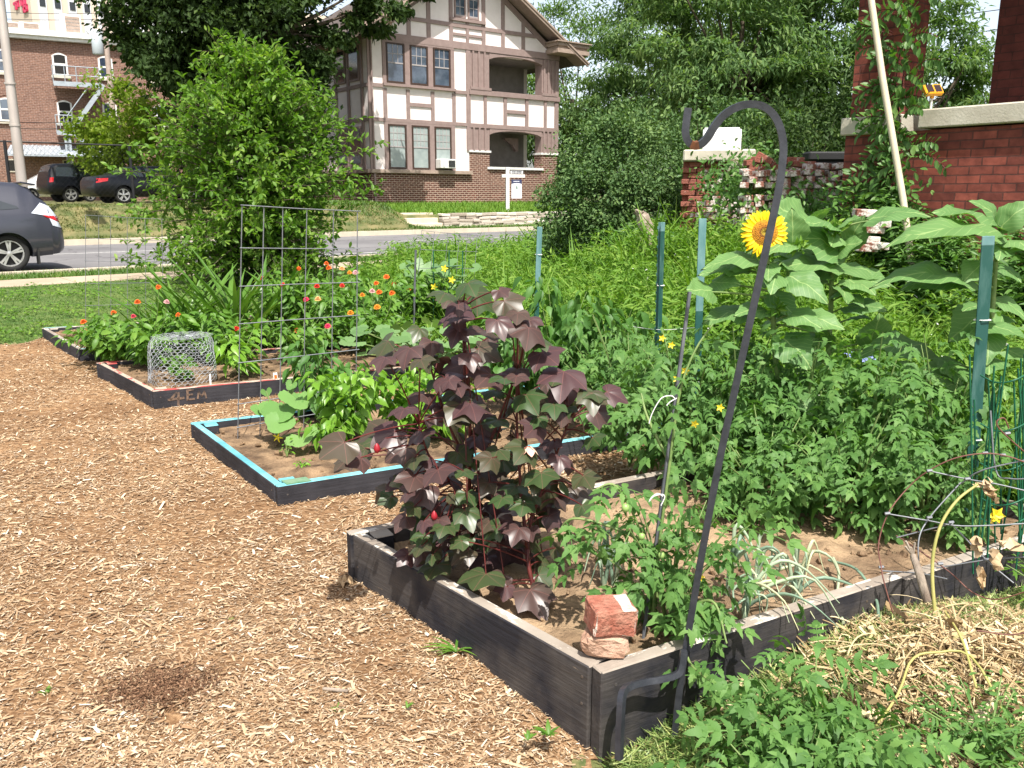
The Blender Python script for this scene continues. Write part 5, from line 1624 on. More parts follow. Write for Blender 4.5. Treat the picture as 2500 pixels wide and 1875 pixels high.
tree('leafy_tree', 'yellow green tree standing between the brick building and the dark tree', 'tree', (-18.0, 41, 1.1), 1.5, 0.15,
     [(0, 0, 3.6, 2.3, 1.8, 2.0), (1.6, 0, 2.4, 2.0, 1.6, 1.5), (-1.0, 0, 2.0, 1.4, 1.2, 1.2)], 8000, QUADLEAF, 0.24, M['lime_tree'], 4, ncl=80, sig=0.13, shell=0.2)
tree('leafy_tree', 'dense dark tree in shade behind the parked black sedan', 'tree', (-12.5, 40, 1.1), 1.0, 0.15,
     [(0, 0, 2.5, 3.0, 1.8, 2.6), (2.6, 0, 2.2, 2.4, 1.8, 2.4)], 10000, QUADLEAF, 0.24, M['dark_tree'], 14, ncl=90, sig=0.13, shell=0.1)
# honey locusts behind the garden
for i, (u, Y, zc_, rx, rz, n, lab) in enumerate((
        (1395, 60, 7.5, 5.5, 6.8, 15000, 'feathery honey locust tree rising right behind the corner of the half timbered house'),
        (1665, 55, 10.5, 5.6, 8.6, 21000, 'tall feathery honey locust tree above the round shrub'),
        (1790, 42, 9.0, 4.8, 7.0, 18000, 'broad honey locust tree behind the shepherd hook arch'),
        (1985, 45, 7.2, 4.8, 6.0, 17000, 'honey locust tree directly left of the vine covered pillar'),
        (2235, 40, 5.6, 3.4, 4.2, 10000, 'honey locust tree seen between the two brick pillars'))):
    p = at(u, 478, Y)
    tree('honey_locust_tree', lab, 'tree', (p[0], p[1], 0.3), 3.2, 0.28,
         [(0, 0, zc_, rx, rx * 0.8, rz), (-rx * 0.55, -1, zc_ - 2.0, rx * 0.6, rx * 0.5, rz * 0.55), (rx * 0.6, 0.5, zc_ - 1.6, rx * 0.6, rx * 0.5, rz * 0.55), (rx * 0.1, -1.5, zc_ - 3.8, rx * 0.7, rx * .5, rz * 0.42)],
         int(n * 1.9), FEATHER, 0.36, M['locust'], 40 + i, 'honey locust trees in the background', limbs=26, ncl=125, sig=0.125, shell=0.35, droop=0.5, flat=0.38, upn=1.4)
# dark understory and the round shrub
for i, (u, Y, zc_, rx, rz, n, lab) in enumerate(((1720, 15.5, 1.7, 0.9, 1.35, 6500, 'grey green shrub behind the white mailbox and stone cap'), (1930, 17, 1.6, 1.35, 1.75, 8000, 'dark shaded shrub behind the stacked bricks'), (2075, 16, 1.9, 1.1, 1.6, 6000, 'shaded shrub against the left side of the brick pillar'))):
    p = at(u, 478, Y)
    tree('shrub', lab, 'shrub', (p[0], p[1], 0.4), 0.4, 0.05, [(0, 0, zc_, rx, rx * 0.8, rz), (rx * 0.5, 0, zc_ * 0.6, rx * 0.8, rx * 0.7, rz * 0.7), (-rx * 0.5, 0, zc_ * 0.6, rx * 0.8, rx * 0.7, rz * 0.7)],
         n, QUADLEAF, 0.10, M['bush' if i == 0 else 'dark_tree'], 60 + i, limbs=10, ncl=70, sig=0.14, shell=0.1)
bp = at(1505, 478, 13.2)
tree('round_shrub', 'big round dense green shrub beside the ruined brick pier', 'shrub', (bp[0], bp[1], 0.35), 0.4, 0.06,
     [(0, 0, 1.15, 1.12, 1.0, 1.2), (0.2, 0, 1.7, 0.85, 0.8, 0.82), (-0.42, -0.1, 0.85, 0.85, 0.8, 0.85), (0.5, 0, 0.8, 0.8, 0.8, 0.8), (-0.1, -0.4, 1.3, 0.8, 0.7, 0.9)],
     34000, QUADLEAF, 0.062, M['bush'], 8, limbs=18, ncl=330, sig=0.085, shell=0.45)

# the young tree in the grass beside the pavement: branches carry their leaves along the twigs
rng = np.random.default_rng(77)
yt = empty('young_tree', (-4.04, 13.8, 0.08), 0, 'young bright green tree with upswept leafy branches beside the sidewalk', 'tree')
tb, lf = MB(), MB()
TP, TDv, TN, TS = [], [], [], []
H_ = 3.5
tb.tube(spline([(0, 0, -0.2), (0.03, 0, 1.2), (-0.05, 0, 2.6), (0.18, 0, H_)], 16), np.linspace(0.07, 0.012, 16), 8)
for k in range(460):
    z = 0.5 + (H_ - 0.6) * (k / 350) ** 1.2 if k < 350 else rng.uniform(0.5, 1.45)
    t = (z - 0.55) / (H_ - 0.55)
    L = (1.98 * (1 - t) ** 0.92 * min(1, 0.62 + 1.6 * t) + 0.20) * rng.choice([rng.uniform(0.35, 0.8), rng.uniform(0.75, 1.18)])
    a = rng.uniform(0, 2 * PI)
    up = 0.15 + 0.75 * t + rng.uniform(-.15, .2) - 0.75 * max(0, 1 - t / 0.3)
    s = np.array((0.02, 0, z)); e = s + np.array((math.cos(a) * L, math.sin(a) * L, L * up * 0.75))
    B = curve(s, (s + e) / 2 + np.array((0, 0, 0.10 * L)), e, 9)
    tb.tube(B, np.linspace(0.014, 0.003, 9), 4, cap=False)
    twigs = [B]
    for j in range(int(3 + L * 3.2)):
        i = rng.integers(2, 9)
        tw = B[min(i, 8)]
        dd = norm(e - s) * 0.6 + rng.normal(size=3) * 0.6 + np.array((0, 0, 0.2))
        te = tw + norm(dd) * rng.uniform(0.15, 0.42)
        twigs.append(curve(tw, (tw + te) / 2 + np.array((0, 0, .03)), te, 6))
        tb.tube(twigs[-1], 0.0025, 3, cap=False)
    for tw in twigs:
        m_ = len(tw)
        for j in range(2, m_ * 2):
            f = j / 2.0
            i = min(int(f), m_ - 2); q = tw[i] + (tw[i + 1] - tw[i]) * (f - int(f)) if f < m_ - 1 else tw[-1]
            if rng.random() < 0.12: continue
            ax = norm(tw[min(i + 1, m_ - 1)] - tw[max(i - 1, 0)])
            TP.append(q); TDv.append(ax * 0.6 + rng.normal(size=3) * 0.65); TN.append(rng.normal(size=3) * 0.45 + np.array((0, 0, 0.9))); TS.append(rng.uniform(0.075, 0.125))
lf.leaves(LEAF_OVAL, TP, TDv, TN, TS)
lf.build('crown', M['small_tree'], yt, smooth=True); tb.build('trunk', M['bark'], yt, smooth=True)

# ------------------------------------------------------------------ raised beds
def paint_tops(o, z=0.6):
    for p in o.data.polygons:
        if p.normal.z > z: p.material_index = 1


def board(parent, a, c, zt, zb, th, mats, inward, seed=0):
    """plank whose outer face runs from a to c; inward is the unit vector into the bed"""
    a, c, inward = np.asarray(a, float), np.asarray(c, float), np.asarray(inward, float)
    d = c - a; L = np.linalg.norm(d)
    mid = (a + c) / 2 + inward * th / 2
    b = MB()
    b.obox((0, 0, (zt + zb) / 2), (L / 2, 0, 0), (0, th / 2, 0), (0, 0, (zt - zb) / 2), 0, 0.004)
    o = b.build('board', mats, parent)
    o.location = (mid[0], mid[1], 0)
    o.rotation_euler = (0, 0, math.atan2(d[1], d[0]))
    paint_tops(o)
    return o


def raised_bed(lab, C1, C2, L, zt, zb, mats, soil_z, soil_m, d1=(0.873, 0.488), d2=(0.873, 0.488), th=0.045, seam=None, seed=0):
    C1, C2 = np.array(C1, float), np.array(C2, float)
    d1, d2 = norm(d1), norm(d2)
    E1, E2 = C1 + d1 * L, C2 + d2 * L
    root = empty('raised_bed', (0, 0, 0), 0, lab, 'raised bed', 'raised beds')
    ni = norm(C2 - C1)
    nin = np.array((-d1[1], d1[0])) if np.dot(np.array((-d1[1], d1[0])), ni) > 0 else np.array((d1[1], -d1[0]))
    ls = norm(C2 - C1); inn = np.array((ls[1], -ls[0]))
    if np.dot(inn, d1) < 0: inn = -inn
    if seam:
        board(root, C1, C1 + d1 * seam, zt, zb, th, mats, nin)
        s = C1 + d1 * (seam + 0.006)
        board(root, s - nin * 0.012, E1 - nin * 0.012 + d1 * 0.3, zt - 0.008, zb, th, mats, nin)
    else:
        board(root, C1, E1, zt, zb, th, mats, nin)
    board(root, C2, E2, zt - 0.002, zb, th, mats, -nin)
    k = th / max(0.2, abs(np.dot(nin, ls)))
    board(root, C1 + ls * k * 1.02, C2 - ls * k * 1.02, zt - 0.004, zb, th, mats, inn)
    board(root, E1 + ls * k * 1.02, E2 - ls * k * 1.02, zt - 0.004, zb, th, mats, -inn)
    b = MB()
    pc = C2 + inn * 0.10 - ls * 0.10
    b.obox((pc[0], pc[1], (zt + zb) / 2 - 0.006), (0.04 * d1[0], 0.04 * d1[1], 0), (-0.04 * d1[1], 0.04 * d1[0], 0), (0, 0, (zt - zb) / 2), 0, 0.004)
    o = b.build('corner_post', mats, root); paint_tops(o)
    b = MB()
    pc = C1 + inn * 0.09 + ls * 0.09
    b.obox((pc[0], pc[1], (zt + zb) / 2 - 0.006), (0.04 * d1[0], 0.04 * d1[1], 0), (-0.04 * d1[1], 0.04 * d1[0], 0), (0, 0, (zt - zb) / 2), 0, 0.004)
    o = b.build('corner_post', mats, root); paint_tops(o)
    n1, n2 = int(L / 0.035), int(np.linalg.norm(C2 - C1) / 0.035)
    S, T_ = np.meshgrid(np.linspace(0.01, 0.99, n1), np.linspace(0.02, 0.98, n2))
    P = (C1[None, None] * (1 - S[..., None]) + E1 * S[..., None]) * (1 - T_[..., None]) + (C2 * (1 - S[..., None]) + E2 * S[..., None]) * T_[..., None]
    z = soil_z + 0.016 * snoise(P[..., 0], P[..., 1], 5, seed) + 0.012 * snoise(P[..., 0], P[..., 1], 16, seed + 1) + 0.004 * snoise(P[..., 0], P[..., 1], 45, seed + 2)
    b = MB(); b.add(np.concatenate((P, z[..., None]), -1), grid_faces(n2, n1))
    b.build('soil', soil_m, root, smooth=True)
    rr = np.random.default_rng(seed)
    b = MB()
    for k in range(420):                                    # clods and bits of mulch on the soil
        s, t = rr.uniform(0.03, 0.97), rr.uniform(0.04, 0.96)
        p = (C1 * (1 - s) + E1 * s) * (1 - t) + (C2 * (1 - s) + E2 * s) * t
        q = np.exp(rr.normal(-4.9, 0.5))
        R = np.linalg.qr(rr.normal(size=(3, 3)))[0]
        b.obox((p[0], p[1], soil_z + q * 0.3), R[0] * q, R[1] * q * 0.8, R[2] * q * 0.6, 0, q * 0.25)
    tag(b.build('soil_clods', soil_m, root), kind='stuff')
    return root


ZA, ZBd, ZC, ZD = 0.20, 0.105, 0.13, 0.12
bedA = raised_bed('nearest raised bed of worn charcoal boards holding the dark red leafed plant', A1, A2, 2.44, ZA, -0.16, [M['board_a'], M['top_grey']], 0.13, M['soil_dry'], th=0.048, seam=1.28, seed=1)
B1, B2 = (-1.155, 4.02), (-2.03, 5.25)
bedB = raised_bed('raised bed with turquoise painted top edge around bare soil and basil', B1, B2, 2.44, ZBd, -0.12, [M['board'], M['top_teal']], 0.055, M['soil'], d1=(0.88, 0.475), d2=(0.88, 0.46), seed=2)
C1c, C2c = (-2.58, 6.02), (-3.51, 7.13)
bedC = raised_bed('charcoal raised bed with red flecked top edge and painted letters on its side', C1c, C2c, 2.44, ZC, -0.12, [M['board'], M['top_red']], 0.085, M['soil'], d1=(0.884, 0.466), d2=(0.884, 0.466), seed=3)
D1, D2 = (-3.98, 7.79), (-5.03, 9.12)
bedD = raised_bed('farthest raised bed at the left with weathered grey and teal top beside the lawn', D1, D2, 2.44, ZD, -0.12, [M['board'], M['top_grey']], 0.08, M['soil'], d1=(0.89, 0.455), d2=(0.89, 0.455), seed=4)
# screw heads at the board ends and a split in the nearest front board
for bd_, c1_, c2_, zt_ in ((bedA, A1, A2, ZA), (bedB, np.array(B1), np.array(B2), ZBd), (bedC, np.array(C1c), np.array(C2c), ZC), (bedD, np.array(D1), np.array(D2), ZD)):
    e_ = norm(c2_ - c1_); o_ = np.array((-e_[1], e_[0]))
    if o_[1] > 0: o_ = -o_
    for s_ in (0.075, np.linalg.norm(c2_ - c1_) - 0.08):
        for z_ in ((zt_ - 0.045, zt_ - 0.13) if bd_ is bedA else (zt_ - 0.04,)):
            p_ = c1_ + e_ * s_
            b = MB(); c_ = np.array((p_[0], p_[1], z_)); oo = np.array((o_[0], o_[1], 0))
            b.tube(np.array([c_ - oo * 0.004, c_ + oo * 0.0015]), 0.0048, 8); b.build('screw', M['screw'], bd_)
    lo_ = norm(np.array((0.873, 0.488))); on_ = np.array((lo_[1], -lo_[0], 0))
    for s_ in (0.05, 1.1):
        p_ = c1_ + lo_ * s_
        b = MB(); c_ = np.array((p_[0], p_[1], zt_ - 0.05)); b.tube(np.array([c_ - on_ * 0.004, c_ + on_ * 0.0015]), 0.0048, 8); b.build('screw', M['screw'], bd_)
# green and teal dabs of paint
b = MB(); q = np.array(B1) + np.array((0.075, 0.085)); b.obox((q[0], q[1], ZBd + 0.001), (0.055, 0.029, 0), (-0.022, 0.030, 0), (0, 0, 0.0015)); b.build('green_paint_patch', M['green_paint'], bedB)
b = MB()
for s, L in ((0.02, 0.4), ):
    q = np.array(D1) + np.array((0.89, 0.455)) * (s + L / 2) + np.array((-0.455, 0.89)) * 0.022
    b.obox((q[0], q[1], ZD + 0.001), np.array((0.89, 0.455, 0)) * L / 2, (-0.455 * 0.02, 0.89 * 0.02, 0), (0, 0, 0.002))
q = np.array(D2) + np.array((0.89, 0.455)) * 0.16 - np.array((-0.455, 0.89)) * 0.022
b.obox((q[0], q[1], ZD - 0.001), np.array((0.89, 0.455, 0)) * 0.14, (-0.455 * 0.02, 0.89 * 0.02, 0), (0, 0, 0.002))
b.build('teal_paint_patch', mat('worn_teal', (0.14, 0.38, 0.38), (0.36, 0.4, 0.36), 9, 0.8), bedD)
# the letters 4 E M brushed on the long side
ld = norm((0.884, 0.466)); on = np.array((ld[1], -ld[0]))
b = MB()


def stroke(s0, z0, s1, z1, w):
    p0 = np.array(C1c) + ld * s0 + on * 0.0015; p1 = np.array(C1c) + ld * s1 + on * 0.0015
    a = np.array((p0[0], p0[1], z0)); c = np.array((p1[0], p1[1], z1))
    d = (c - a); L = np.linalg.norm(d); d = d / L
    up = np.cross(d, np.array((on[0], on[1], 0)))
    b.obox((a + c) / 2, d * (L / 2 + w * 0.3), up * w / 2, np.array((on[0], on[1], 0)) * 0.001)


for s in ((0.16, 0.103, 0.115, 0.055, 0.016), (0.10, 0.055, 0.205, 0.058, 0.017), (0.172, 0.098, 0.165, 0.008, 0.016),
          (0.235, 0.112, 0.232, 0.040, 0.015), (0.235, 0.110, 0.275, 0.112, 0.012), (0.234, 0.077, 0.268, 0.078, 0.012), (0.232, 0.042, 0.278, 0.043, 0.012),
          (0.302, 0.044, 0.312, 0.092, 0.012), (0.312, 0.092, 0.332, 0.060, 0.012), (0.332, 0.060, 0.352, 0.090, 0.012), (0.352, 0.090, 0.362, 0.042, 0.012)):
    stroke(*s)
b.build('painted_letters', M['lettering'], bedC)


# ------------------------------------------------------------------ shepherd's hook, posts, stakes, trellises
def pix(pts, Y):
    Y = np.full(len(pts), Y, float) if np.isscalar(Y) else np.interp(np.linspace(0, 1, len(pts)), np.linspace(0, 1, len(Y)), Y)
    return np.array([at(u * K, v * K, y) for (u, v), y in zip(pts, Y)])


hook = empty('shepherd_hook', tuple(atz(1650, 1763, -0.02)[:2]) + (0,), 0, 'tall black iron shepherd hook with a curled top and step foot beside the nearest bed', 'garden hook')
ho = np.array(hook.location)
HP = pix([(1487, 234), (1483, 262), (1481, 288), (1487, 306), (1500, 315), (1514, 311), (1528, 297), (1543, 273), (1562, 250), (1588, 233), (1618, 225), (1648, 230), (1671, 249), (1686, 280), (1692, 316), (1690, 352),
          (1682, 410), (1662, 505), (1640, 605), (1600, 785), (1552, 1005), (1512, 1220), (1483, 1390), (1470, 1475), (1457, 1590)], [2.30, 2.28, 2.235])
b = MB(); b.tube(spline(HP, 120) - ho, 0.0132, 4, phase=PI / 4 + 0.25); b.build('shaft', M['hook_metal'], hook)
FP = pix([(1477, 1405), (1472, 1440), (1462, 1457), (1430, 1467), (1390, 1474), (1358, 1484), (1345, 1500), (1341, 1540), (1337, 1640)], [2.215, 2.20, 2.17, 2.10, 2.06])
b = MB(); b.tube(spline(FP, 50) - ho, 0.0125, 4, phase=PI / 4); b.build('step_foot', M['hook_metal'], hook)
RP = pix([(1493, 312), (1500, 315), (1508, 313)], 2.28)
b = MB(); b.tube(RP - ho + np.array((0, 0, 0.0008)), 0.0133, 4, phase=PI / 4 + 0.25); b.build('rust_patch', M['rust'], hook)


def t_post(lab, base, top, yaw, w=0.042, faded=0.45):
    base, top = np.asarray(base, float), np.asarray(top, float)
    root = empty('garden_post', base, 0, lab, 'post', 'green steel garden posts')
    ax = norm(top - base); L = np.linalg.norm(top - base)
    s = np.array((math.cos(yaw), math.sin(yaw), 0)); s = norm(s - ax * np.dot(s, ax)); n = np.cross(ax, s)

    def seg(z0, z1, m, nm):
        b = MB()
        c = ax * (z0 + z1) / 2
        b.obox(c, s * w / 2, n * 0.0035, ax * (z1 - z0) / 2, 0, 0.0012)
        b.obox(c + n * 0.017, s * 0.0035, n * 0.0135, ax * (z1 - z0) / 2)
        for z in np.arange(z0 + 0.02, z1 - 0.01, 0.055):
            b.obox(ax * z + n * 0.033, s * 0.006, n * 0.004, ax * 0.009, 0, 0.002)
        b.build(nm, m, root)
    zf = L * (1 - faded)
    seg(-0.25, zf, M['tpost'], 'lower_post'); seg(zf, L, M['tpost_top'] if faded > 0.02 else M['tpost'], 'faded_top')
    b = MB()
    for z in (L * 0.72, L * 0.3):
        b.tube([ax * z + s * w * 0.6 - n * .01, ax * z - n * 0.012, ax * z - s * w * 0.6 + n * 0.01, ax * (z + .01) + n * 0.03, ax * z + s * w * 0.6 - n * .01], 0.0025, 5)
    b.build('string_tie', M['string'], root)
    return root


t_post('slim green steel post farther back, at the right end of the turquoise edged bed', (0.905, 5.2, 0.0), at(1432 * K, 480 * K, 5.22), 0.75, 0.036, 0.04)
t_post('faded blue green steel post rising from the tomato plants beside the thin stake', at(1498 * K, 1010 * K, 4.7), at(1518 * K, 472 * K, 4.75), 0.25, 0.044, 0.36)
t_post('nearest thick green steel post standing in front of the right hand sunflower', at(2092 * K, 1125 * K, 3.5), at(2135 * K, 510 * K, 3.5), -0.15, 0.048, 0.03)
t_post('short blue green post behind the drooping pepper plants', at(1158 * K, 700 * K, 7.5), at(1166 * K, 490 * K, 7.5), 0.4, 0.048, 0.55)

sp = pix([(1490, 630), (1462, 840), (1440, 1000), (1412, 1210), (1388, 1385)], [2.62, 2.50])
stk = empty('thin_stake', sp[-1], 0, 'thin grey stake tied with white string to the front tomato plant', 'stake')
b = MB(); b.tube(spline(sp, 12) - sp[-1], 0.0062, 4, phase=.6); b.build('rod', M['stake'], stk)
b = MB()
for pts, Y in (([(1459, 862), (1450, 855), (1432, 858), (1420, 872), (1408, 895), (1402, 915)], 2.5), ([(1462, 860), (1448, 868), (1440, 876)], 2.49), ([(1432, 1072), (1420, 1066), (1408, 1074), (1402, 1084), (1412, 1072), (1430, 1068), (1436, 1074), (1428, 1092)], 2.44)):
    b.tube(spline(pix(pts, Y), 20) - sp[-1], 0.0016, 5)
b.build('string', M['string'], stk)
for pts, Y, lab in (([(1508, 825), (1600, 838), (1780, 855), (1960, 875), (2092, 868), (2115, 852)], [4.7, 4.2, 3.5], 'white twine stretched through the tomatoes between two green posts'),
                    ([(1330, 700), (1420, 712), (1500, 708)], [6.4, 5.2, 4.75], 'white twine between the slim post and the faded post'),
                    ([(1300, 860), (1360, 835), (1425, 815)], [5.6, 5.2], 'white twine tied low on the slim green post')):
    b = MB(); b.tube(spline(pix(pts, Y), 30), 0.002, 4); tag(b.build('garden_twine', M['string']), lab, 'twine', 'twine strung between posts')


def wire_panel(lab, BL, BR, TR, TL, fv, fh, r, over=0.03, m='wire', leg=0.15):
    BL, BR, TR, TL = (np.asarray(q, float) for q in (BL, BR, TR, TL))
    root = empty('wire_trellis', BL, 0, lab, 'trellis', 'wire grid trellises')
    b = MB()
    for f in fv:
        a, c = BL + (BR - BL) * f, TL + (TR - TL) * f
        b.tube(np.array((a - (c - a) * 0.06, a + (c - a) * 0.5 + np.array((0.004 * math.sin(f * 20), 0, 0)), c)) - BL, r, 6)
    b.build('upright_wires', M[m], root, smooth=True)
    b = MB()
    for f in fh:
        a, c = BL + (TL - BL) * f, BR + (TR - BR) * f
        e = (c - a) * over
        b.tube(np.array((a - e * 0.3, (a + c) / 2 + np.array((0, -0.004, 0.003 * math.sin(f * 30))), c + e)) - BL + np.array((0, -r * 1.8, 0)), r, 6)
    b.build('cross_wires', M[m], root, smooth=True)
    return root


wire_panel('tall grey wire trellis standing in the turquoise edged bed', at(514 * K, 930 * K, 5.05), at(768 * K, 885 * K, 5.45), at(772 * K, 456 * K, 5.40), at(523 * K, 443 * K, 5.0),
           (0, .178, .336, .543, .78, 1), (0.015, 0.125, 0.315, 0.49, 0.655, 0.82, 1.0), 0.0033)
wire_panel('faint wire trellis at the far left bed in front of the road', at(209, 800, 8.5), at(398, 790, 9.0), at(395, 535, 9.0), at(209, 525, 8.5),
           (0, .164, .315, .533, .77, 1), (0, .2, .4, .6, .8, 1), 0.0026)
wire_panel('leaning wire trellis overgrown by cucumber vines in the background', at(1010, 790, 9.2), at(1150, 775, 9.5), at(1165, 574, 9.6), at(1030, 563, 9.25), (0, .22, .46, .67, .82, 1), (0, .2, .4, .6, .8, 1), 0.0028)
p0 = at(1010, 830, 8.6)
b = MB(); b.tube(np.array([at(1009, 840, 8.6), at(1015, 610, 8.6)]), 0.011, 6); tag(b.build('thin_stake', M['stake']), 'thin grey stake beside the cucumber trellis', 'stake')
gp = at(1058 * 1.0, 800, 8.9)
b = MB()
for dx in (0, 0.16, 0.3):
    b.tube(np.array([(gp[0] + dx, gp[1], 0.05), (gp[0] + dx + 0.015, gp[1] + 0.02, 0.95)]), 0.006, 5)
b.tube(np.array([(gp[0], gp[1], 0.78), (gp[0] + 0.3, gp[1], 0.8)]), 0.004, 5)
tag(b.build('green_support', M['green_wire']), 'thin green wire plant support among the cucumber leaves', 'plant support')

# ---- chicken wire guard
gx, gy = -2.60, 6.60
guard = empty('wire_guard', (gx, gy, 0.08), 0, 'crumpled cylinder of chicken wire guarding a small plant in the lettered bed', 'chicken wire guard')
b = MB()
R0, H0 = 0.245, 0.345
nc, nr = 34, 15


def gpt(i, j):
    a = 2 * PI * i / nc
    z = H0 * j / nr
    top = max(0, (z - 0.8 * H0) / (0.2 * H0))
    r = R0 * (1 - 0.12 * (z / H0)) * (1 - 0.5 * top ** 2)
    r = R0 * (1 - 0.06 * (z / H0)) * (1 + 0.13 * abs(math.cos(2 * a + 0.5)) ** 0.7 - 0.05) * (1 - 0.12 * top ** 2)
    r *= 1 + 0.05 * math.sin(3 * a + 2 * z * 6) + 0.03 * math.sin(7 * a + 1 + z * 14)
    return np.array((r * math.cos(a) + 0.06 * (z / H0) - 0.05 * z, r * math.sin(a) * 0.92, z + 0.02 * math.sin(2 * a) * (z / H0)))


for j in range(nr):
    for i in range(nc):
        h = (j % 2) * 0.5
        a_ = gpt(i + h, j); c_ = gpt(i + h, j + 0.55)
        b.tube(np.array([a_, c_]), 0.0021, 3, cap=False)
        b.tube(np.array([c_, gpt(i + h + 0.5, j + 1)]), 0.0015, 3, cap=False)
        b.tube(np.array([c_, gpt(i + h - 0.5, j + 1)]), 0.0015, 3, cap=False)
for rr_ in (0.03, 0.07, 0.11, 0.15, 0.19):
    for i in range(18):
        a = 2 * PI * i / 18; a2 = a + 2 * PI / 18
        q = lambda r, t: np.array((r * math.cos(t) + 0.04, r * math.sin(t), H0 + 0.015))
        b.tube(np.array([q(rr_, a), q(rr_ + 0.02, (a + a2) / 2), q(rr_, a2)]), 0.0015, 3, cap=False)
        b.tube(np.array([q(rr_ + 0.02, (a + a2) / 2), q(rr_ + 0.04, (a + a2) / 2)]), 0.0015, 3, cap=False)
b.build('netting', M['chicken'], guard)

# ---- brick on a rock at the near corner
rk = atz(1308 * K, 1424 * K, ZA)
rng = np.random.default_rng(9)
b = MB()
nl, nm_ = 9, 14
V = []
for i in range(nl + 1):
    for j in range(nm_):
        th_, ph_ = PI * i / nl, 2 * PI * j / nm_
        d = np.array((math.sin(th_) * math.cos(ph_), math.sin(th_) * math.sin(ph_), math.cos(th_)))
        d = np.sign(d) * np.abs(d) ** 0.62
        V.append(d * np.array((0.066, 0.058, 0.040)) * (1 + 0.10 * math.sin(3 * ph_ + 2 * th_) + 0.06 * math.sin(5 * th_ + ph_ * 2) + rng.uniform(-.03, .03) * (0 < i < nl)))
F = [(i * nm_ + j, (i + 1) * nm_ + j, (i + 1) * nm_ + (j + 1) % nm_, i * nm_ + (j + 1) % nm_) for i in range(nl) for j in range(nm_)]
b.add(np.array(V), F)
rock = tag(b.build('rock', M['pinkstone']), 'rough pinkish rock lying on the corner of the nearest bed under a brick', 'rock')
rock.location = (rk[0], rk[1] + 0.045, ZA + 0.037)
b = MB(); brick(b, (0, 0, 0), 0.128, 0.082, 0.105)
bk = tag(b.build('brick', [M['hand_brick'], M['mortar_face']]), 'old red brick with whitish mortar resting on the pink rock', 'brick')
bk.location = (rk[0] + 0.016, rk[1] + 0.045, ZA + 0.075 + 0.038); bk.rotation_euler = (0.03, 0.06, 0.22)
import bmesh
bm = bmesh.new(); bm.from_mesh(bk.data); bmesh.ops.subdivide_edges(bm, edges=bm.edges[:], cuts=2, use_grid_fill=True)
for v in bm.verts: v.co += Vector(rng.normal(size=3) * 0.0016)
bm.to_mesh(bk.data); bm.free()
for p in bk.data.polygons: p.material_index = 1 if p.normal.x > 0.6 or (p.normal.z > 0.6 and p.center.x > 0.03) else 0

# ---- green folded cage and rusty wire hoop cage at the right edge
gc = empty('green_wire_cage', (2.0, 3.05, 0), 0, 'bundle of dark green coated wire cages stacked at the right edge', 'wire cage')
b = MB(); rng = np.random.default_rng(31)
for k in range(26):
    u0 = rng.uniform(2100, 2250); du = rng.uniform(-20, 75)
    y = rng.uniform(2.85, 3.15)
    b.tube(spline(pix([(u0, 1205 + rng.uniform(-60, 40)), (u0 + du * 0.5 + rng.uniform(-6, 6), 1000), (u0 + du, 735 + rng.uniform(0, 130))], y), 8) - np.array(gc.location), 0.0033, 5)
b.build('upright_wires', M['green_wire'], gc, smooth=True)
b = MB()
for v0 in (800, 905, 990, 1065, 1110):
    y = rng.uniform(2.9, 3.1)
    b.tube(spline(pix([(2118, v0 + 10), (2150, v0 + 26), (2190, v0 + 22), (2250, v0 - 6), (2300, v0)], [y, y - 0.1, y]), 14) - np.array(gc.location), 0.003, 5)
b.build('hoops', M['green_wire'], gc, smooth=True)
rc = empty('rusty_wire_cage', (1.6, 2.75, 0), 0, 'rusty red and grey wire tomato cage lying on its side over the straw', 'wire cage')
Z5 = lambda pts: [((2100 + x / 3.0175) / K, (850 + y / 3.0175) / K) for x, y in pts]
b = MB()
for pts, Y in (([(240, 1950), (175, 1720), (155, 1610), (135, 1440), (210, 1210), (370, 1010), (510, 900), (700, 810), (920, 775), (1100, 800), (1260, 860)], [2.55, 2.7, 2.6]),
               ([(265, 1380), (420, 1480), (660, 1650), (830, 1800), (1010, 1850), (1260, 1780)], [2.8, 2.65, 2.5]), ([(1280, 820), (1160, 720), (1040, 610), (1005, 550), (1030, 520), (1065, 520), (1095, 590)], 2.62),
               ([(860, 2080), (1100, 2110), (1300, 2080)], [2.35, 2.3])):
    b.tube(spline(pix(Z5(pts), Y), 40) - np.array(rc.location), 0.0022, 6)
b.build('hoops', M['rusty_wire'], rc, smooth=True)
b = MB()
for pts in ([(200, 1220), (500, 1270), (760, 1310), (1260, 1290)], [(510, 905), (790, 965), (1000, 1000), (1260, 1060)], [(270, 1395), (640, 1300), (680, 1290)], [(740, 990), (510, 1250), (430, 1420), (440, 1680)], [(740, 1000), (900, 900), (1260, 815)],
            [(660, 1280), (930, 1560), (1130, 1730)], [(560, 1620), (930, 1560), (1260, 1535)], [(160, 1640), (440, 1660), (640, 1700)], [(960, 460), (1000, 900), (1100, 960), (1260, 960)]):
    b.tube(spline(pix(Z5(pts), [2.72, 2.6]), 16) - np.array(rc.location), 0.0026, 5)
b.build('straight_wires', M['wire'], rc, smooth=True)
b = MB()
for x, y in ((510, 905), (790, 965), (200, 1220), (510, 1250), (670, 1285), (930, 1560), (920, 775), (1050, 790), (1085, 630), (590, 1590), (155, 1615)):
    c = pix(Z5([(x, y)]), 2.66)[0] - np.array(rc.location)
    b.tube(np.array([c - (0.008, 0, 0), c + (0.008, 0, 0.002)]), 0.0052, 6)
tag(b.build('wire_knot', M['wire'], rc), kind='stuff')
ys = empty('yellow_stalk', pix([(2018, 1310)], 2.45)[0], 0, 'yellowed squash stalk arching up to a withered brown leaf through the rusty cage', 'dead plant')
yo_ = np.array(ys.location)
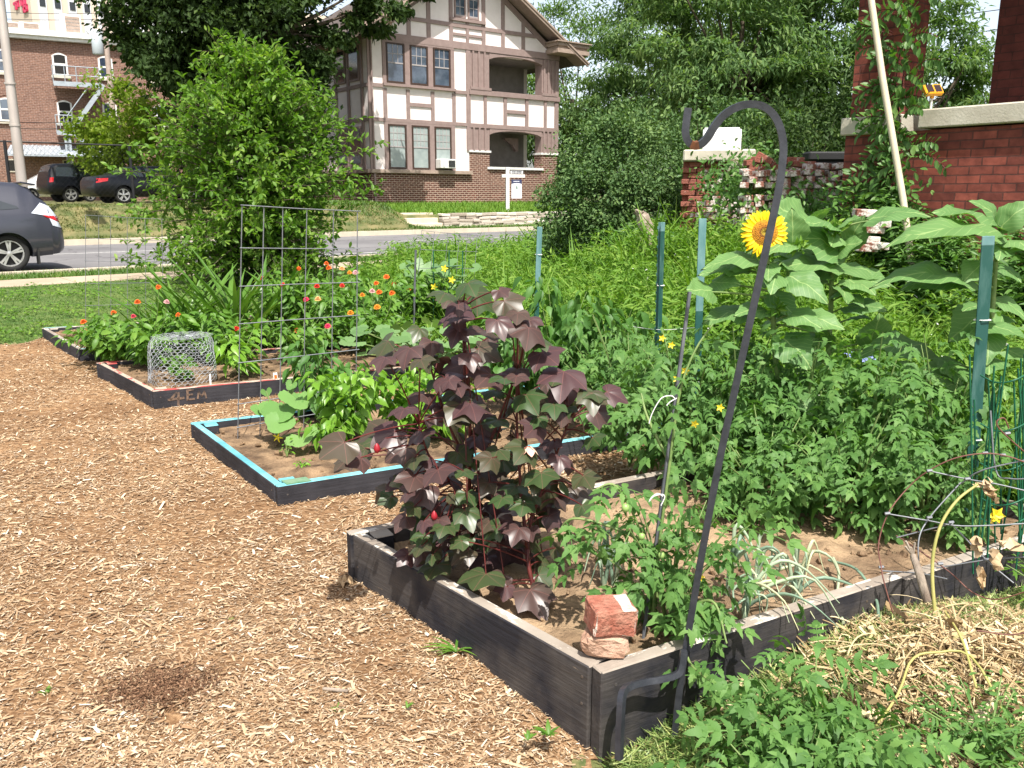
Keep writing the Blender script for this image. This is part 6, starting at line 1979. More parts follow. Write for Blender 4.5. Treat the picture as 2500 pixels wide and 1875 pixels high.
b = MB(); b.tube(spline(pix([(2019, 1318), (2014, 1250), (2017, 1190), (2034, 1130), (2068, 1080), (2112, 1046)], [2.48, 2.6]), 24) - yo_, np.linspace(0.006, 0.0042, 24), 8); b.build('stalk', M['yellow_stalk'], ys, smooth=True)
rng = np.random.default_rng(5)


def crumple(mb, c, L, W, d, seed, n=7):
    r = np.random.default_rng(seed)
    d = norm(d); s = norm(np.cross(d, r.normal(size=3)))
    up = np.cross(s, d)
    V = []
    for i in range(n):
        for j in range(4):
            t = i / (n - 1)
            V.append(c + d * L * (t - 0.0) + s * W * (j / 3 - 0.5) * math.sin(PI * (0.15 + 0.8 * t)) + up * (0.012 * math.sin(i * 2.3 + j * 2.1) + r.normal() * 0.006))
    mb.add(np.array(V), grid_faces(n, 4))


P9 = pix([(2105, 1050), (2125, 1040), (2140, 1052), (2108, 1160), (2160, 1170), (2118, 1225), (2150, 1185)], 2.6) - yo_
for k, (i_, L_, W_, d_) in enumerate(((0, .07, .022, (1, 0, .35)), (1, .09, .045, (.55, 0, -.8)), (2, .07, .04, (.3, -.2, -.9)), (3, .09, .06, (.2, 0, -1)), (4, .12, .05, (1, 0, -.35)), (5, .10, .04, (.2, 0, -1)), (6, .10, .05, (.2, .1, -1)))):
    b = MB(); crumple(b, P9[i_], L_ * .8, W_ * .7, d_, k + 1); b.build('withered_leaf', M['deadleaf'], ys)
tw_ = pix([(2006, 1300), (1985, 1235), (1972, 1200)], [2.5, 2.6])
b = MB(); b.tube(spline(np.array([(q) for q in tw_]), 8), np.linspace(0.016, 0.010, 8), 8)
for k in range(5): b.tube(np.array([tw_[-1], tw_[-1] + np.array((rng.uniform(-.03, .01), 0, rng.uniform(0.02, .05)))]), 0.004, 4)
tag(b.build('dry_stub', M['wood_dead'], smooth=True), 'splintered grey dead stem standing beside the board joint of the nearest bed', 'dead stem')
b = MB()
for k in range(6):
    c = pix([(2150, 1112)], 2.95)[0]
    a = 2 * PI * k / 6
    b.leaves(blade([0.2, 0.6, 0.7, 0.3, 0.02], 0.2, 0.3), [c], [(math.cos(a), -0.5, math.sin(a))], [(0, -1, 0.3)], 0.034)
tag(b.build('squash_flower', M['yellow']), 'yellow squash flower behind the green wire cage', 'flower')

# ------------------------------------------------------------------ the dark red leafed cotton plant
rng = np.random.default_rng(12)
cot = empty('cotton_plant', (0.02, 2.92, 0.13), 0, 'tall dark red leafed cotton plant dominating the nearest raised bed', 'plant')
co_ = np.array(cot.location)
Z2 = lambda x, y, Y: at(800 + x / 1.844, 650 + y / 1.844, Y)
LV = """525 125 120;690 140 155;780 115 115;585 220 120;910 245 150;905 295 140;770 255 115;720 300 150;250 350 140;360 380 135;470 350 120;430 410 115;500 420 105;410 290 95;640 410 150;700 385 150;590 450 115;720 350 125;860 370 125;980 400 155
720 500 175;540 510 145;850 470 115;1060 490 200;1050 560 135;420 580 155;590 580 145;900 590 145;615 640 170;340 650 170;1020 630 125;1190 585 150;1280 570 115;1220 660 165;1150 720 95;220 740 150;50 810 155;150 830 125;330 830 170;420 760 135;390 870 130
720 735 135;820 750 130;930 730 155;570 760 140;760 840 140;600 850 150;900 880 115;1080 960 195;740 950 160;840 1000 170;640 1050 170;620 930 125;420 1010 170;400 1060 145;250 1030 125;330 970 125;960 1140 135;750 1180 155;840 1210 145;530 1190 155;430 1160 115;590 1230 115
730 1330 210;700 1400 170;1040 1280 150;630 1470 110;560 1440 105;470 1310 75;420 1290 105;1090 900 105;1130 1000 115;1000 1020 125;680 620 120;800 640 130;780 880 130;500 930 130;680 1120 140;880 1080 120;560 1060 120;1000 800 120;680 780 150;480 680 120;760 700 130;940 960 120"""
stems = [spline([Z2(950, 1530, 2.80), Z2(905, 1350, 2.84), Z2(880, 1100, 2.92), Z2(855, 800, 2.96), Z2(850, 480, 2.98)], 30),
         spline([Z2(665, 1320, 3.12), Z2(640, 1050, 3.05), Z2(640, 700, 3.02), Z2(615, 350, 3.0), Z2(605, 165, 3.0)], 30),
         spline([Z2(900, 1330, 2.83), Z2(915, 1150, 2.88), Z2(1010, 900, 2.9), Z2(1100, 660, 2.92)], 20),
         spline([Z2(650, 1150, 3.08), Z2(560, 980, 2.98), Z2(460, 860, 2.92), Z2(400, 680, 2.9)], 20),
         spline([Z2(640, 900, 3.02), Z2(540, 700, 3.0), Z2(455, 430, 2.98)], 16)]
SS = np.concatenate(stems)
P, D, N, S = [], [], [], []
stb = MB()
for i, st in enumerate(stems):
    stb.tube(st - co_, np.linspace(0.0095 if i < 2 else 0.006, 0.0035, len(st)), 7)
LR = [tuple(float(q) for q in row.split()) for row in LV.replace('\n', ';').split(';')]
LR += [(LR[i][0] + rng.normal() * 60, LR[i][1] + 45 + rng.normal() * 45, rng.uniform(95, 150)) for j_ in range(2) for i in rng.permutation(len(LR))[:48] if LR[i][1] < 1250]
LR += [(rng.uniform(330, 1080), rng.uniform(950, 1350), rng.uniform(100, 150)) for j_ in range(34)]
LR += [(rng.uniform(430, 1000), rng.uniform(1180, 1470), rng.uniform(95, 150)) for j_ in range(26)]
for x, y, w in LR:
    Y = 2.88 + rng.uniform(-0.20, 0.28)
    c = Z2(x, y, Y)
    dd = np.linalg.norm((SS - c) * (1, 1, 0.8), axis=1) + np.maximum(0, SS[:, 2] - c[2] - 0.05) * 3
    s = SS[np.argmin(dd)]
    out = c - s; out[2] = 0
    if np.linalg.norm(out) < 0.03: out = np.array((rng.normal(), -1.0, 0))
    out = norm(out)
    tip = norm(out + np.array((rng.uniform(-.35, .35), -0.45 + rng.uniform(-.3, .3), -0.42 + rng.uniform(-.35, .3))))
    nrm = np.array((rng.uniform(-.55, .55), -0.60 + rng.uniform(-.4, .35), 0.85))
    sc = w / 1.844 / F_PX * Y / 1.25 * rng.uniform(0.72, 1.22)
    org = c - tip * sc * 0.22
    P.append(org - co_); D.append(tip); N.append(nrm); S.append(sc)
    sj = SS[max(0, np.argmin(dd) - 1)]
    stb.tube(curve(sj, (sj + org) / 2 + np.array((0, 0, 0.02)), org, 7) - co_, np.linspace(0.0032, 0.0022, 7), 5, cap=False)
P, D, N, S = map(np.array, (P, D, N, S))
lb = MB()
var = []
for k in range(4):                                    # four shapes of the same lobed leaf, so no two neighbours repeat
    tv = COTTON[0].copy(); rr = np.random.default_rng(k + 70)
    a = np.arctan2(tv[:, 0], tv[:, 1]); r = np.hypot(tv[:, 0], tv[:, 1])
    tv[:, 0] *= rr.uniform(0.9, 1.12); tv[:, 2] += rr.uniform(-0.3, 0.3) * tv[:, 0] * tv[:, 1] + 0.10 * r * np.sin(2 * a + rr.uniform(0, 6)) + 0.035 * r * np.sin(5 * a + rr.uniform(0, 6)) + rr.uniform(-.2, .2) * r * r
    var.append((tv, COTTON[1], COTTON[2]))
kk = rng.integers(0, 4, len(P))
for k in range(4):
    q = kk == k
    lb.leaves(var[k], P[q], D[q], N[q], S[q])
sm = [(605, 175), (850, 465), (460, 415), (1105, 640)]
for x, y in sm:                                       # crumpled young leaves at the shoot tips
    c = Z2(x, y, 2.98)
    n_ = 6
    lb.leaves(var[0], np.repeat([c - co_], n_, 0), rng.normal(size=(n_, 3)) + (0, -.5, .2), rng.normal(size=(n_, 3)) + (0, -.4, .7), rng.uniform(0.025, 0.045, n_))
lb.build('foliage', M['cotton'], cot, smooth=True, uv=True)
stb.build('stem', M['red_stem'], cot, smooth=True)
b = MB(); c = Z2(905, 810, 2.74) - co_
for k in range(5):
    a = 2 * PI * k / 5
    b.leaves(blade([0.25, 0.55, 0.7, 0.5, 0.05], 0.25, -0.3), [c], [(0.45 * math.cos(a), -0.1 + 0.45 * math.sin(a), -0.8)], [(math.cos(a), math.sin(a), 0.2)], 0.042)
b.build('blossom', M['cotton_flower'], cot, smooth=True)
for x, y in ((222, 822), (480, 1125)):
    b = MB(); c = Z2(x, y, 2.74) - co_
    b.lathe([(0.001, -0.016), (0.009, -0.01), (0.012, 0), (0.008, 0.012), (0.001, 0.02)], 10, 0, c)
    b.build('bud', M['bud'], cot, smooth=True)
fl_ = Z2(940, 1590, 2.62); b = MB()
b.leaves(var[1], [(0, 0, 0)], [(0.4, -0.7, -0.25)], [(0.1, -0.4, 0.9)], 0.115)
fo = tag(b.build('fallen_leaf', M['cotton'], smooth=True, uv=True), 'drooped dull purple leaf touching the soil just inside the nearest bed', 'leaf')
fo.location = (fl_[0] - 0.02, fl_[1] + 0.06, 0.205)


# ------------------------------------------------------------------ generic plants
def leafy_plant(name, lab, cat, base, h, spread, n, tmpl, size, m, seed, stems=6, group=None, droop=0.35, lean=(0, 0), stem_m='stem', up=0.75, low=0.12, stem_r=0.005, tmpls=None, dome=0.55):
    """stems rising from one root, leaves carried along them on short stalks"""
    r = np.random.default_rng(seed)
    root = empty(name, base, 0, lab, cat, group)
    P, D, N, S = [], [], [], []
    sb = MB()
    per = max(2, n // stems)
    for k in range(stems):
        a = 2 * PI * k / stems + r.uniform(-.5, .5)
        rad = spread * (0.25 + 0.75 * math.sqrt(r.random()))
        hh = h * (1 - dome * (rad / spread) ** 2 * 0.6) * r.uniform(0.8, 1.08)
        e = np.array((math.cos(a) * rad + lean[0], math.sin(a) * rad + lean[1], hh))
        B = curve((0, 0, 0), (e[0] * 0.35, e[1] * 0.35, hh * 0.65), e, 14)
        sb.tube(B, np.linspace(stem_r, stem_r * 0.35, 14), 5, cap=False)
        for j in range(per):
            t = low + (1 - low) * (j + r.random()) / per
            i = min(int(t * 13), 12); f = t * 13 - i
            q = B[i] * (1 - f) + B[i + 1] * f
            az = j * 2.4 + r.uniform(-.6, .6)
            o = np.array((math.cos(az), math.sin(az), 0))
            st = o * size * r.uniform(0.25, 0.75) + np.array((0, 0, size * 0.18))
            P.append(q + st); D.append(o + np.array((0, 0, -droop + r.uniform(-.35, .4))) + r.normal(size=3) * 0.2)
            N.append(np.array((0, -0.12, up)) + r.normal(size=3) * 0.3 + o * 0.15); S.append(size * r.uniform(0.6, 1.2) * (1 - 0.25 * t))
    P, D, N, S = map(np.array, (P, D, N, S))
    lb = MB()
    ts = tmpls or [tmpl]
    kk = r.integers(0, len(ts), len(P))
    for i, t in enumerate(ts):
        q = kk == i
        lb.leaves(t, P[q], D[q], N[q], S[q])
    lb.build('foliage', m, root, smooth=True)
    sb.build('stem', M[stem_m], root, smooth=True)
    return root


# tomatoes at the back and middle of the nearest bed
TG = 'tomato plants in the nearest bed'
for i, (x, y, h, sp_, n, lab) in enumerate((
        (0.86, 4.05, 0.82, 0.30, 74, 'tomato plant at the left end of the row around the faded green post'),
        (1.12, 4.10, 0.80, 0.28, 78, 'tomato plant below the big sunflower bloom'),
        (1.40, 4.02, 0.76, 0.28, 78, 'tomato plant in the middle of the row under the second sunflower'),
        (1.66, 3.85, 0.78, 0.26, 72, 'tomato plant behind the rusty hoop, left of the nearest green post'),
        (1.92, 3.72, 0.78, 0.26, 66, 'tomato plant right behind the nearest green post'),
        (1.10, 3.55, 0.46, 0.24, 60, 'low tomato plant at the front of the row nearest the onions'),
        (1.42, 3.46, 0.50, 0.25, 60, 'low tomato plant over bare dry soil at the row front'),
        (1.72, 3.36, 0.50, 0.24, 56, 'low tomato plant reaching into the rusty wire cage'))):
    leafy_plant('tomato_plant', lab, 'tomato plant', (x, y, 0.12), h * 1.06, sp_ * 1.12, int(n * 3.3), None, 0.185, M['tomato'], 200 + i, stems=11, group=TG, tmpls=TOMATO, droop=0.45, low=0.08, stem_r=0.007)
ft = leafy_plant('tomato_plant', 'sprawling tomato plant with small green fruit at the near corner around the thin stake', 'tomato plant', (0.50, 2.52, 0.12), 0.54, 0.27, 170, None, 0.15, M['tomato'], 230, stems=11, group=TG, tmpls=TOMATO, droop=0.5, low=0.05)
for k, (x, y) in enumerate(((520, 205), (805, 620), (762, 665), (720, 470), (610, 365))):
    q = at(1300 + x / 2.289, 1150 + y / 2.289, 2.45) - np.array(ft.location)
    b = MB(); rr = 0.011 if k else 0.013
    b.lathe([(0.001, -rr * 1.2), (rr * .8, -rr * .7), (rr, 0), (rr * .75, rr * .75), (0.001, rr)], 10, 0, q); b.build('fruit', M['fruit'], ft, smooth=True)
# trailing and climbing shoots of that plant
sh = [spline(pix(p_, Y), 22) for p_, Y in (([(1410, 1330), (1424, 1180), (1447, 1000), (1468, 850), (1500, 760), (1540, 700)], [2.5, 2.62]), ([(1420, 1290), (1380, 1140), (1330, 1050), (1280, 1060)], [2.5, 2.5]), ([(1470, 1300), (1485, 1420), (1530, 1470)], [2.45, 2.2]),
                                           ([(1447, 1000), (1400, 905), (1385, 850)], [2.6, 2.7]), ([(1430, 1200), (1350, 1150), (1240, 1120), (1200, 1160)], [2.5, 2.62]), ([(1470, 1320), (1540, 1300), (1570, 1390)], [2.45, 2.3]))]
b, lb = MB(), MB(); rng = np.random.default_rng(8)
fo_ = np.array(ft.location)
for s in sh:
    b.tube(s - fo_, np.linspace(0.006, 0.003, len(s)), 6)
    for j in range(2, len(s), 2):
        d = np.array((rng.normal(), rng.normal() * 0.6 - 0.3, -0.35 + rng.uniform(-.3, .5)))
        lb.leaves(TOMATO[j % 3], [s[j] - fo_], [d], [(rng.normal() * .3, -0.4, 0.9)], rng.uniform(0.10, 0.15))
b.build('shoot', M['stem'], ft, smooth=True); lb.build('shoot_leaves', M['tomato'], ft, smooth=True)
b = MB()
for u, v, Y in ((1462, 818, 2.7), (1480, 800, 2.7), (1555, 880, 2.75), (1500, 915, 2.7), (1430, 730, 3.2), (1450, 745, 3.2), (1512, 1245, 2.4)):
    c = pix([(u, v)], Y)[0] - fo_
    for k in range(5):
        b.leaves(QUADLEAF, [c], [(math.cos(k * 1.26), -.4, math.sin(k * 1.26))], [(0, -1, .2)], 0.016)
b.build('blossom', M['yellow'], ft)
tl = leafy_plant('tomato_plant', 'tall loose tomato plant between the dark red plant and the faded post', 'tomato plant', (0.62, 4.35, 0.1), 0.92, 0.36, 210, None, 0.18, M['tomato'], 231, stems=10, group=TG, tmpls=TOMATO, droop=0.5)
tl = leafy_plant('tomato_plant', 'tomato plant at the right end of the turquoise edged bed behind the dark red leaves', 'tomato plant', (0.62, 5.15, 0.06), 0.74, 0.38, 220, None, 0.19, M['tomato'], 232, stems=10, group='tomato plants in the farther bed', tmpls=TOMATO, droop=0.5)
leafy_plant('tomato_plant', 'volunteer tomato plant growing low in the clippings at the bottom right', 'tomato plant', (0.80, 2.02, -0.03), 0.35, 0.25, 230, None, 0.145, M['tomato'], 233, stems=12, tmpls=TOMATO, droop=0.35, low=0.1)
leafy_plant('tomato_plant', 'second volunteer tomato plant at the bottom edge right of the step foot', 'tomato plant', (0.68, 1.80, -0.03), 0.28, 0.23, 190, None, 0.14, M['tomato'], 234, stems=12, tmpls=TOMATO, droop=0.35, low=0.1)
leafy_plant('weed_plant', 'feathery green weed at the bottom right edge over the straw', 'weed', (1.26, 2.02, 0.02), 0.20, 0.24, 620, LEAF_LANCE, 0.042, M['tomato'], 235, stems=20, droop=0.1)
leafy_plant('weed_plant', 'grassy weed at the right edge below the green wire cage', 'weed', (2.0, 2.85, 0.0), 0.24, 0.26, 420, LEAF_LANCE, 0.06, M['weed'], 236, stems=18, droop=0.1)

# onions flopping over the long board
rng = np.random.default_rng(44)
for i, (x, y, n, lab) in enumerate(((1185, 835, 9, 'bluish onion plant with bent leaves just right of the hook shaft'), (1085, 705, 7, 'pale onion plant behind the hook shaft'), (1462, 745, 9, 'large onion plant whose leaves flop over the board edge'), (1230, 690, 7, 'onion plant with yellowing leaves between its neighbours'),
                                   (400, 640, 5, 'onion plant standing behind the brick near the dark red plant'), (455, 650, 5, 'onion plant half hidden in the front tomato leaves'))):
    p = atz(1300 + x / 2.289, 1150 + y / 2.289, 0.13)
    on_ = empty('onion_plant', p, 0, lab, 'onion', 'onions along the near board')
    b = MB()
    for k in range(n):
        a = (rng.uniform(-0.6, 2.6) if rng.random() < 0.6 else rng.uniform(0, 6.28)) if i < 4 else rng.uniform(0, 6.28)
        hgt = rng.uniform(0.09, 0.25); L = rng.uniform(0.06, 0.30) if i < 4 else rng.uniform(0.03, .1)
        o = np.array((math.cos(a), math.sin(a) * (-.35 if a < 2.6 and i < 4 else 1), 0))
        pts = [(0, 0, -0.02), o * 0.015 + (0, 0, hgt * 0.5), o * L * 0.3 + (0, 0, hgt), o * L * 0.7 + (0, 0, hgt * 0.95), o * L * 1.05 + (0, 0, hgt * rng.uniform(0.0, 0.7))]
        pts = [np.array(q, float) + (rng.normal(size=3) * 0.014 if qi > 1 else 0) for qi, q in enumerate(pts)]
        b.tube(spline([np.array(q, float) for q in pts], 14), np.concatenate((np.linspace(0.0062, 0.0072, 7), np.linspace(0.007, 0.0015, 7))), 6, flat=0.7)
    b.build('leaves', M['onion'], on_, smooth=True)
b = MB()
for pts in ([(1800, 1205), (1812, 1240), (1808, 1300), (1822, 1345)], [(1790, 1210), (1850, 1230), (1890, 1290), (1898, 1330)]):
    b.tube(spline(pix(pts, [3.0, 2.62]), 16), 0.0055, 5)
tag(b.build('dead_onion_leaves', M['onion'], smooth=True), 'withered onion leaves hanging over the outside of the long board', 'leaves')

# sunflowers: each leaf is laid out from base to tip
Z3 = lambda x, y, Y: at(1600 + x / 2.0733, 450 + y / 2.0733, Y)


def sunflower(lab, base, stem_px, Y, leaves_, seed, bud=None):
    r = np.random.default_rng(seed)
    root = empty('sunflower', base, 0, lab, 'sunflower', 'sunflowers behind the nearest bed')
    o = np.array(root.location)
    pts = [np.array(base, float)] + [Z3(x, y, Y) for x, y in stem_px]
    B = spline(pts, 40)
    b = MB(); b.tube(B - o, np.linspace(0.017, 0.008, 40), 9)
    P, D, N, S, Wd = [], [], [], [], []
    for (bx, by, tx, ty, k, dy) in leaves_:
        p0, p1 = Z3(bx, by, Y + dy), Z3(tx, ty, Y + dy - 0.10 - 0.06 * abs(dy))
        L = np.linalg.norm(p1 - p0) * 1.06
        d = p1 - p0; 
        n = np.array((r.uniform(-.25, .25), -0.75, 0.85)) if k > 0.85 else np.array((r.uniform(-.2, .2), -0.35, 1.0))
        d = d + np.array((0, 0, 0.30 * L))
        P.append(p0 - o); D.append(d); N.append(n); S.append(L); Wd.append(abs(k) / 0.82)
        j = np.argmin(np.abs(B[:, 2] - (p0[2] - 0.05)) + 0.4 * np.linalg.norm(B[:, :2] - p0[:2], axis=1))
        b.tube(curve(B[j], (B[j] + p0) / 2 + np.array((0, 0, 0.015)), p0, 8) - o, np.linspace(0.0065, 0.004, 8), 6, cap=False)
    for k in range(13):                                # smaller leaves all round the stem
        j = r.integers(10, 38); a = r.uniform(0, 2 * PI); L = r.uniform(0.11, 0.2)
        p0 = B[j] + np.array((math.cos(a), math.sin(a), 0.5)) * r.uniform(0.05, 0.14)
        P.append(p0 - o); D.append(np.array((math.cos(a), math.sin(a) - .3, r.uniform(-.3, .35)))); N.append(np.array((r.uniform(-.4, .4), -0.5, 0.9))); S.append(L); Wd.append(r.uniform(.85, 1.15))
        b.tube(curve(B[j], (B[j] + p0) / 2 + np.array((0, 0, 0.015)), p0, 6) - o, 0.004, 5, cap=False)
    lb = MB()
    for q in range(len(P)):
        tv = HEART[0].copy()
        tv[:, 2] += r.uniform(-.25, .15) * tv[:, 1] ** 2 + r.uniform(-.2, .2) * tv[:, 0] * tv[:, 1] + 0.03 * np.sin(tv[:, 1] * r.uniform(6, 10) + tv[:, 0] * 9 + r.uniform(0, 6))
        lb.leaves((tv, HEART[1], HEART[2]), [P[q]], [D[q]], [N[q]], [S[q]], wscale=np.array([Wd[q]]))
    lb.build('foliage', M['sunflower'], root, smooth=True, uv=True)
    b.build('stem', M['stem'], root, smooth=True)
    for (x, y, s) in bud or []:
        c = Z3(x, y, Y - 0.08) - o
        q = MB(); n_ = 26
        q.leaves(LEAF_LANCE, np.repeat([c], n_, 0) + r.normal(size=(n_, 3)) * s * 0.3, r.normal(size=(n_, 3)) * (1, 1, 0.8) + (0, -.4, .5), r.normal(size=(n_, 3)) + (0, -.5, .5), s)
        q.build('flower_bud', M['weed'], root)
    return root, B


b1 = (1.33, 4.22, 0.05); Y1 = 4.05
s1, B1_ = sunflower('sunflower with the single open yellow bloom behind the hook shaft', b1, [(652, 1330), (640, 1100), (610, 900), (600, 760), (592, 550), (568, 380), (556, 270)], Y1,
    [(530, 392, 326, 362, .7, .0), (440, 430, 262, 452, .6, .1), (290, 500, 405, 520, .9, .05), (285, 545, 186, 560, .95, -.05), (590, 560, 690, 660, .9, .0), (650, 785, 762, 900, 1.25, -.08), (600, 655, 700, 690, .8, .05), (690, 300, 722, 192, 1.05, -.02), (700, 310, 580, 335, .7, -.06),
     (480, 640, 270, 720, .7, .1), (560, 640, 440, 650, .8, .0)], 1, [(738, 310, 0.05), (620, 640, 0.045)])
b2 = (1.72, 4.5, 0.05); Y2 = 4.35
sunflower('leafy sunflower without bloom in the middle, directly under the leaning pole', b2, [(872, 1000), (875, 880), (888, 640), (893, 480), (905, 330), (905, 235)], Y2,
    [(775, 205, 628, 128, .95, .0), (790, 200, 850, 105, .85, .1), (905, 215, 790, 185, .8, -.1), (920, 220, 1020, 165, .8, -.05), (1085, 185, 1325, 105, .75, -.05), (925, 335, 762, 265, 1.0, -.08), (930, 335, 1020, 300, 1.2, -.1), (985, 300, 1035, 195, .9, .05), (892, 412, 604, 445, .62, -.1), (885, 420, 700, 380, .9, .06),
     (925, 425, 1190, 470, .55, .0), (1000, 500, 1140, 500, 1.05, -.05), (830, 470, 690, 505, .8, .05), (900, 560, 980, 530, .9, -.05), (990, 680, 1082, 685, .6, -.02), (860, 790, 905, 740, 1.0, .0), (1085, 800, 1170, 705, 1.3, -.05), (1370, 830, 1115, 825, .72, -.15), (560, 700, 690, 670, .7, .1)], 2, [(905, 225, 0.06)])
b3 = (2.30, 4.1, 0.05); Y3 = 3.95
sunflower('largest sunflower plant with huge hanging leaves behind the nearest green post', b3, [(1668, 1300), (1680, 1000), (1690, 840), (1712, 560), (1725, 380), (1745, 250)], Y3,
    [(1690, 235, 1278, 250, .62, -.1), (1730, 205, 1465, 135, .62, .05), (1745, 215, 1700, 95, .9, .1), (1755, 210, 1880, 110, .9, .0), (1700, 275, 1815, 268, .4, -.12), (1750, 350, 1890, 335, .7, -.1), (1560, 480, 1220, 450, .62, -.05), (1570, 500, 1300, 520, .6, .06), (1690, 640, 1540, 760, .85, .05), (1690, 640, 1600, 615, .8, -.1),
     (1672, 720, 1880, 760, .85, -.12), (1670, 740, 1700, 870, 1.0, -.1), (1600, 1000, 1385, 1010, .9, .1), (1480, 900, 1540, 1010, 1.0, .1), (1380, 960, 1205, 940, .6, .08), (1590, 1020, 1440, 1040, .7, .05), (1700, 580, 1860, 640, .8, .1), (1720, 420, 1840, 480, .8, .1)], 3)
# the bloom
fc = Z3(553, 246, Y1 - 0.07)
fa = norm(np.array((-0.12, -0.92, 0.22)))
b = MB(); r = np.random.default_rng(3)
n_ = 34
for ring, (n_, L, tl_) in enumerate(((30, 0.078, 0.06), (26, 0.066, 0.18))):
    ex = norm(np.cross(fa, (0, 0, 1))); ey = np.cross(ex, fa)
    for k in range(n_):
        a = 2 * PI * (k + 0.5 * ring) / n_ + r.uniform(-.06, .06)
        d = ex * math.cos(a) + ey * math.sin(a)
        b.leaves(blade([0.2, 0.34, 0.40, 0.30, 0.04], 0.2, 0.10), [fc - np.array(s1.location) + d * 0.054 + fa * 0.004 * ring], [d + fa * (tl_ + r.uniform(-.12, .12))], [fa + r.normal(size=3) * .12], L * 0.62 * r.uniform(0.85, 1.12) * 1.12)
pt = b.build('petals', M['petal_yellow'], s1, smooth=True)
m, nt, bs = _nt('sunflower_disc')
tcn = nt.nodes.new('ShaderNodeTexCoord'); vl = nt.nodes.new('ShaderNodeTexVoronoi'); vl.inputs['Scale'].default_value = 210
nt.links.new(tcn.outputs['Object'], vl.inputs['Vector'])
ub = nt.nodes.new('ShaderNodeUVMap'); sx = nt.nodes.new('ShaderNodeSeparateXYZ'); nt.links.new(ub.outputs['UV'], sx.inputs[0])
rd = ramp(nt, [(0.0, (0.42, 0.36, 0.04)), (0.24, (0.50, 0.34, 0.025)), (0.36, (0.24, 0.09, 0.01)), (0.5, (0.55, 0.22, 0.012)), (0.8, (0.66, 0.30, 0.012)), (1.0, (0.74, 0.40, 0.01))], sx.outputs[0])
vr = ramp(nt, [(0.0, (1.25, 1.25, 1.25)), (0.7, (0.45, 0.4, 0.4))], vl.outputs['Distance'])
nt.links.new(mixc(nt, 1.0, rd.outputs['Color'], vr.outputs['Color'], 'MULTIPLY'), bs.inputs['Base Color'])
bs.inputs['Roughness'].default_value = 0.9
bump(nt, bs, vl.outputs['Distance'], 0.9, 0.006)
M['disc'] = m
b = MB(); V, U = [], []
for i in range(12):
    for j in range(36):
        rr_ = 0.059 * i / 11; a = 2 * PI * j / 36
        V.append(fc - np.array(s1.location) + ex * rr_ * math.cos(a) + ey * rr_ * math.sin(a) + fa * (0.014 * math.sin(PI * min(1, i / 11) ** 0.8) + 0.006)); U.append((i / 11, j / 36))
F = [(i * 36 + j, i * 36 + (j + 1) % 36, (i + 1) * 36 + (j + 1) % 36, (i + 1) * 36 + j) for i in range(11) for j in range(36)]
b.add(np.array(V), F, 0, U); b.build('disc', M['disc'], s1, smooth=True, uv=True)
b = MB(); n_ = 22
for k in range(n_):
    a = 2 * PI * k / n_; d = ex * math.cos(a) + ey * math.sin(a)
    b.leaves(LEAF_LANCE, [fc - np.array(s1.location) + d * 0.05 - fa * 0.012], [d - fa * 0.2], [fa], 0.075)
b.build('sepals', M['weed'], s1)

# ------------------------------------------------------------------ the middle bed: basil, peppers, squash
leafy_plant('basil_plant', 'bright light green basil plant nearest the bare soil of the turquoise bed', 'basil', (-0.98, 5.0, 0.06), 0.54, 0.23, 250, LEAF_BASIL, 0.105, M['basil'], 300, stems=9, group='basil plants', droop=0.5)
leafy_plant('basil_plant', 'light green basil plant right beside the tallest basil', 'basil', (-0.66, 5.2, 0.06), 0.46, 0.24, 230, LEAF_BASIL, 0.10, M['basil'], 301, stems=9, group='basil plants', droop=0.5)
leafy_plant('basil_plant', 'low light green basil plant partly behind the dark red leaves', 'basil', (-0.42, 5.05, 0.06), 0.34, 0.28, 210, LEAF_BASIL, 0.10, M['basil'], 302, stems=9, group='basil plants', droop=0.5)
leafy_plant('basil_plant', 'short drooping basil plant at the squash leaf edge', 'basil', (-1.06, 4.82, 0.06), 0.22, 0.17, 70, LEAF_BASIL, 0.09, M['basil'], 303, stems=7, group='basil plants', droop=0.9)
leafy_plant('pepper_plant', 'dark glossy pepper plant behind the wire trellis', 'pepper plant', (-1.27, 5.45, 0.06), 0.62, 0.26, 240, LEAF_PEPPER, 0.125, M['pepper'], 304, stems=8, group='pepper plants', droop=0.75)
leafy_plant('pepper_plant', 'young broad leafed pepper plant beside the chicken wire guard', 'pepper plant', (-2.18, 6.75, 0.09), 0.42, 0.24, 90, LEAF_PEPPER, 0.14, M['basil'], 305, stems=7, group='pepper plants', droop=0.35)
leafy_plant('pepper_plant', 'tall dark pepper plant with hanging leaves behind the slim green post', 'pepper plant', (0.30, 5.62, 0.06), 0.98, 0.32, 360, LEAF_PEPPER, 0.14, M['pepper'], 306, stems=9, group='pepper plants', droop=0.95, low=0.3)
leafy_plant('pepper_plant', 'tall dark pepper plant right of its twin, before the meadow', 'pepper plant', (0.68, 5.75, 0.06), 0.90, 0.30, 320, LEAF_PEPPER, 0.14, M['pepper'], 307, stems=9, group='pepper plants', droop=0.95, low=0.3)
leafy_plant('pepper_plant', 'dark pepper plant between the dark red plant and the tall peppers', 'pepper plant', (0.02, 5.7, 0.06), 0.70, 0.28, 240, LEAF_PEPPER, 0.13, M['pepper'], 308, stems=8, group='pepper plants', droop=0.8, low=0.15)


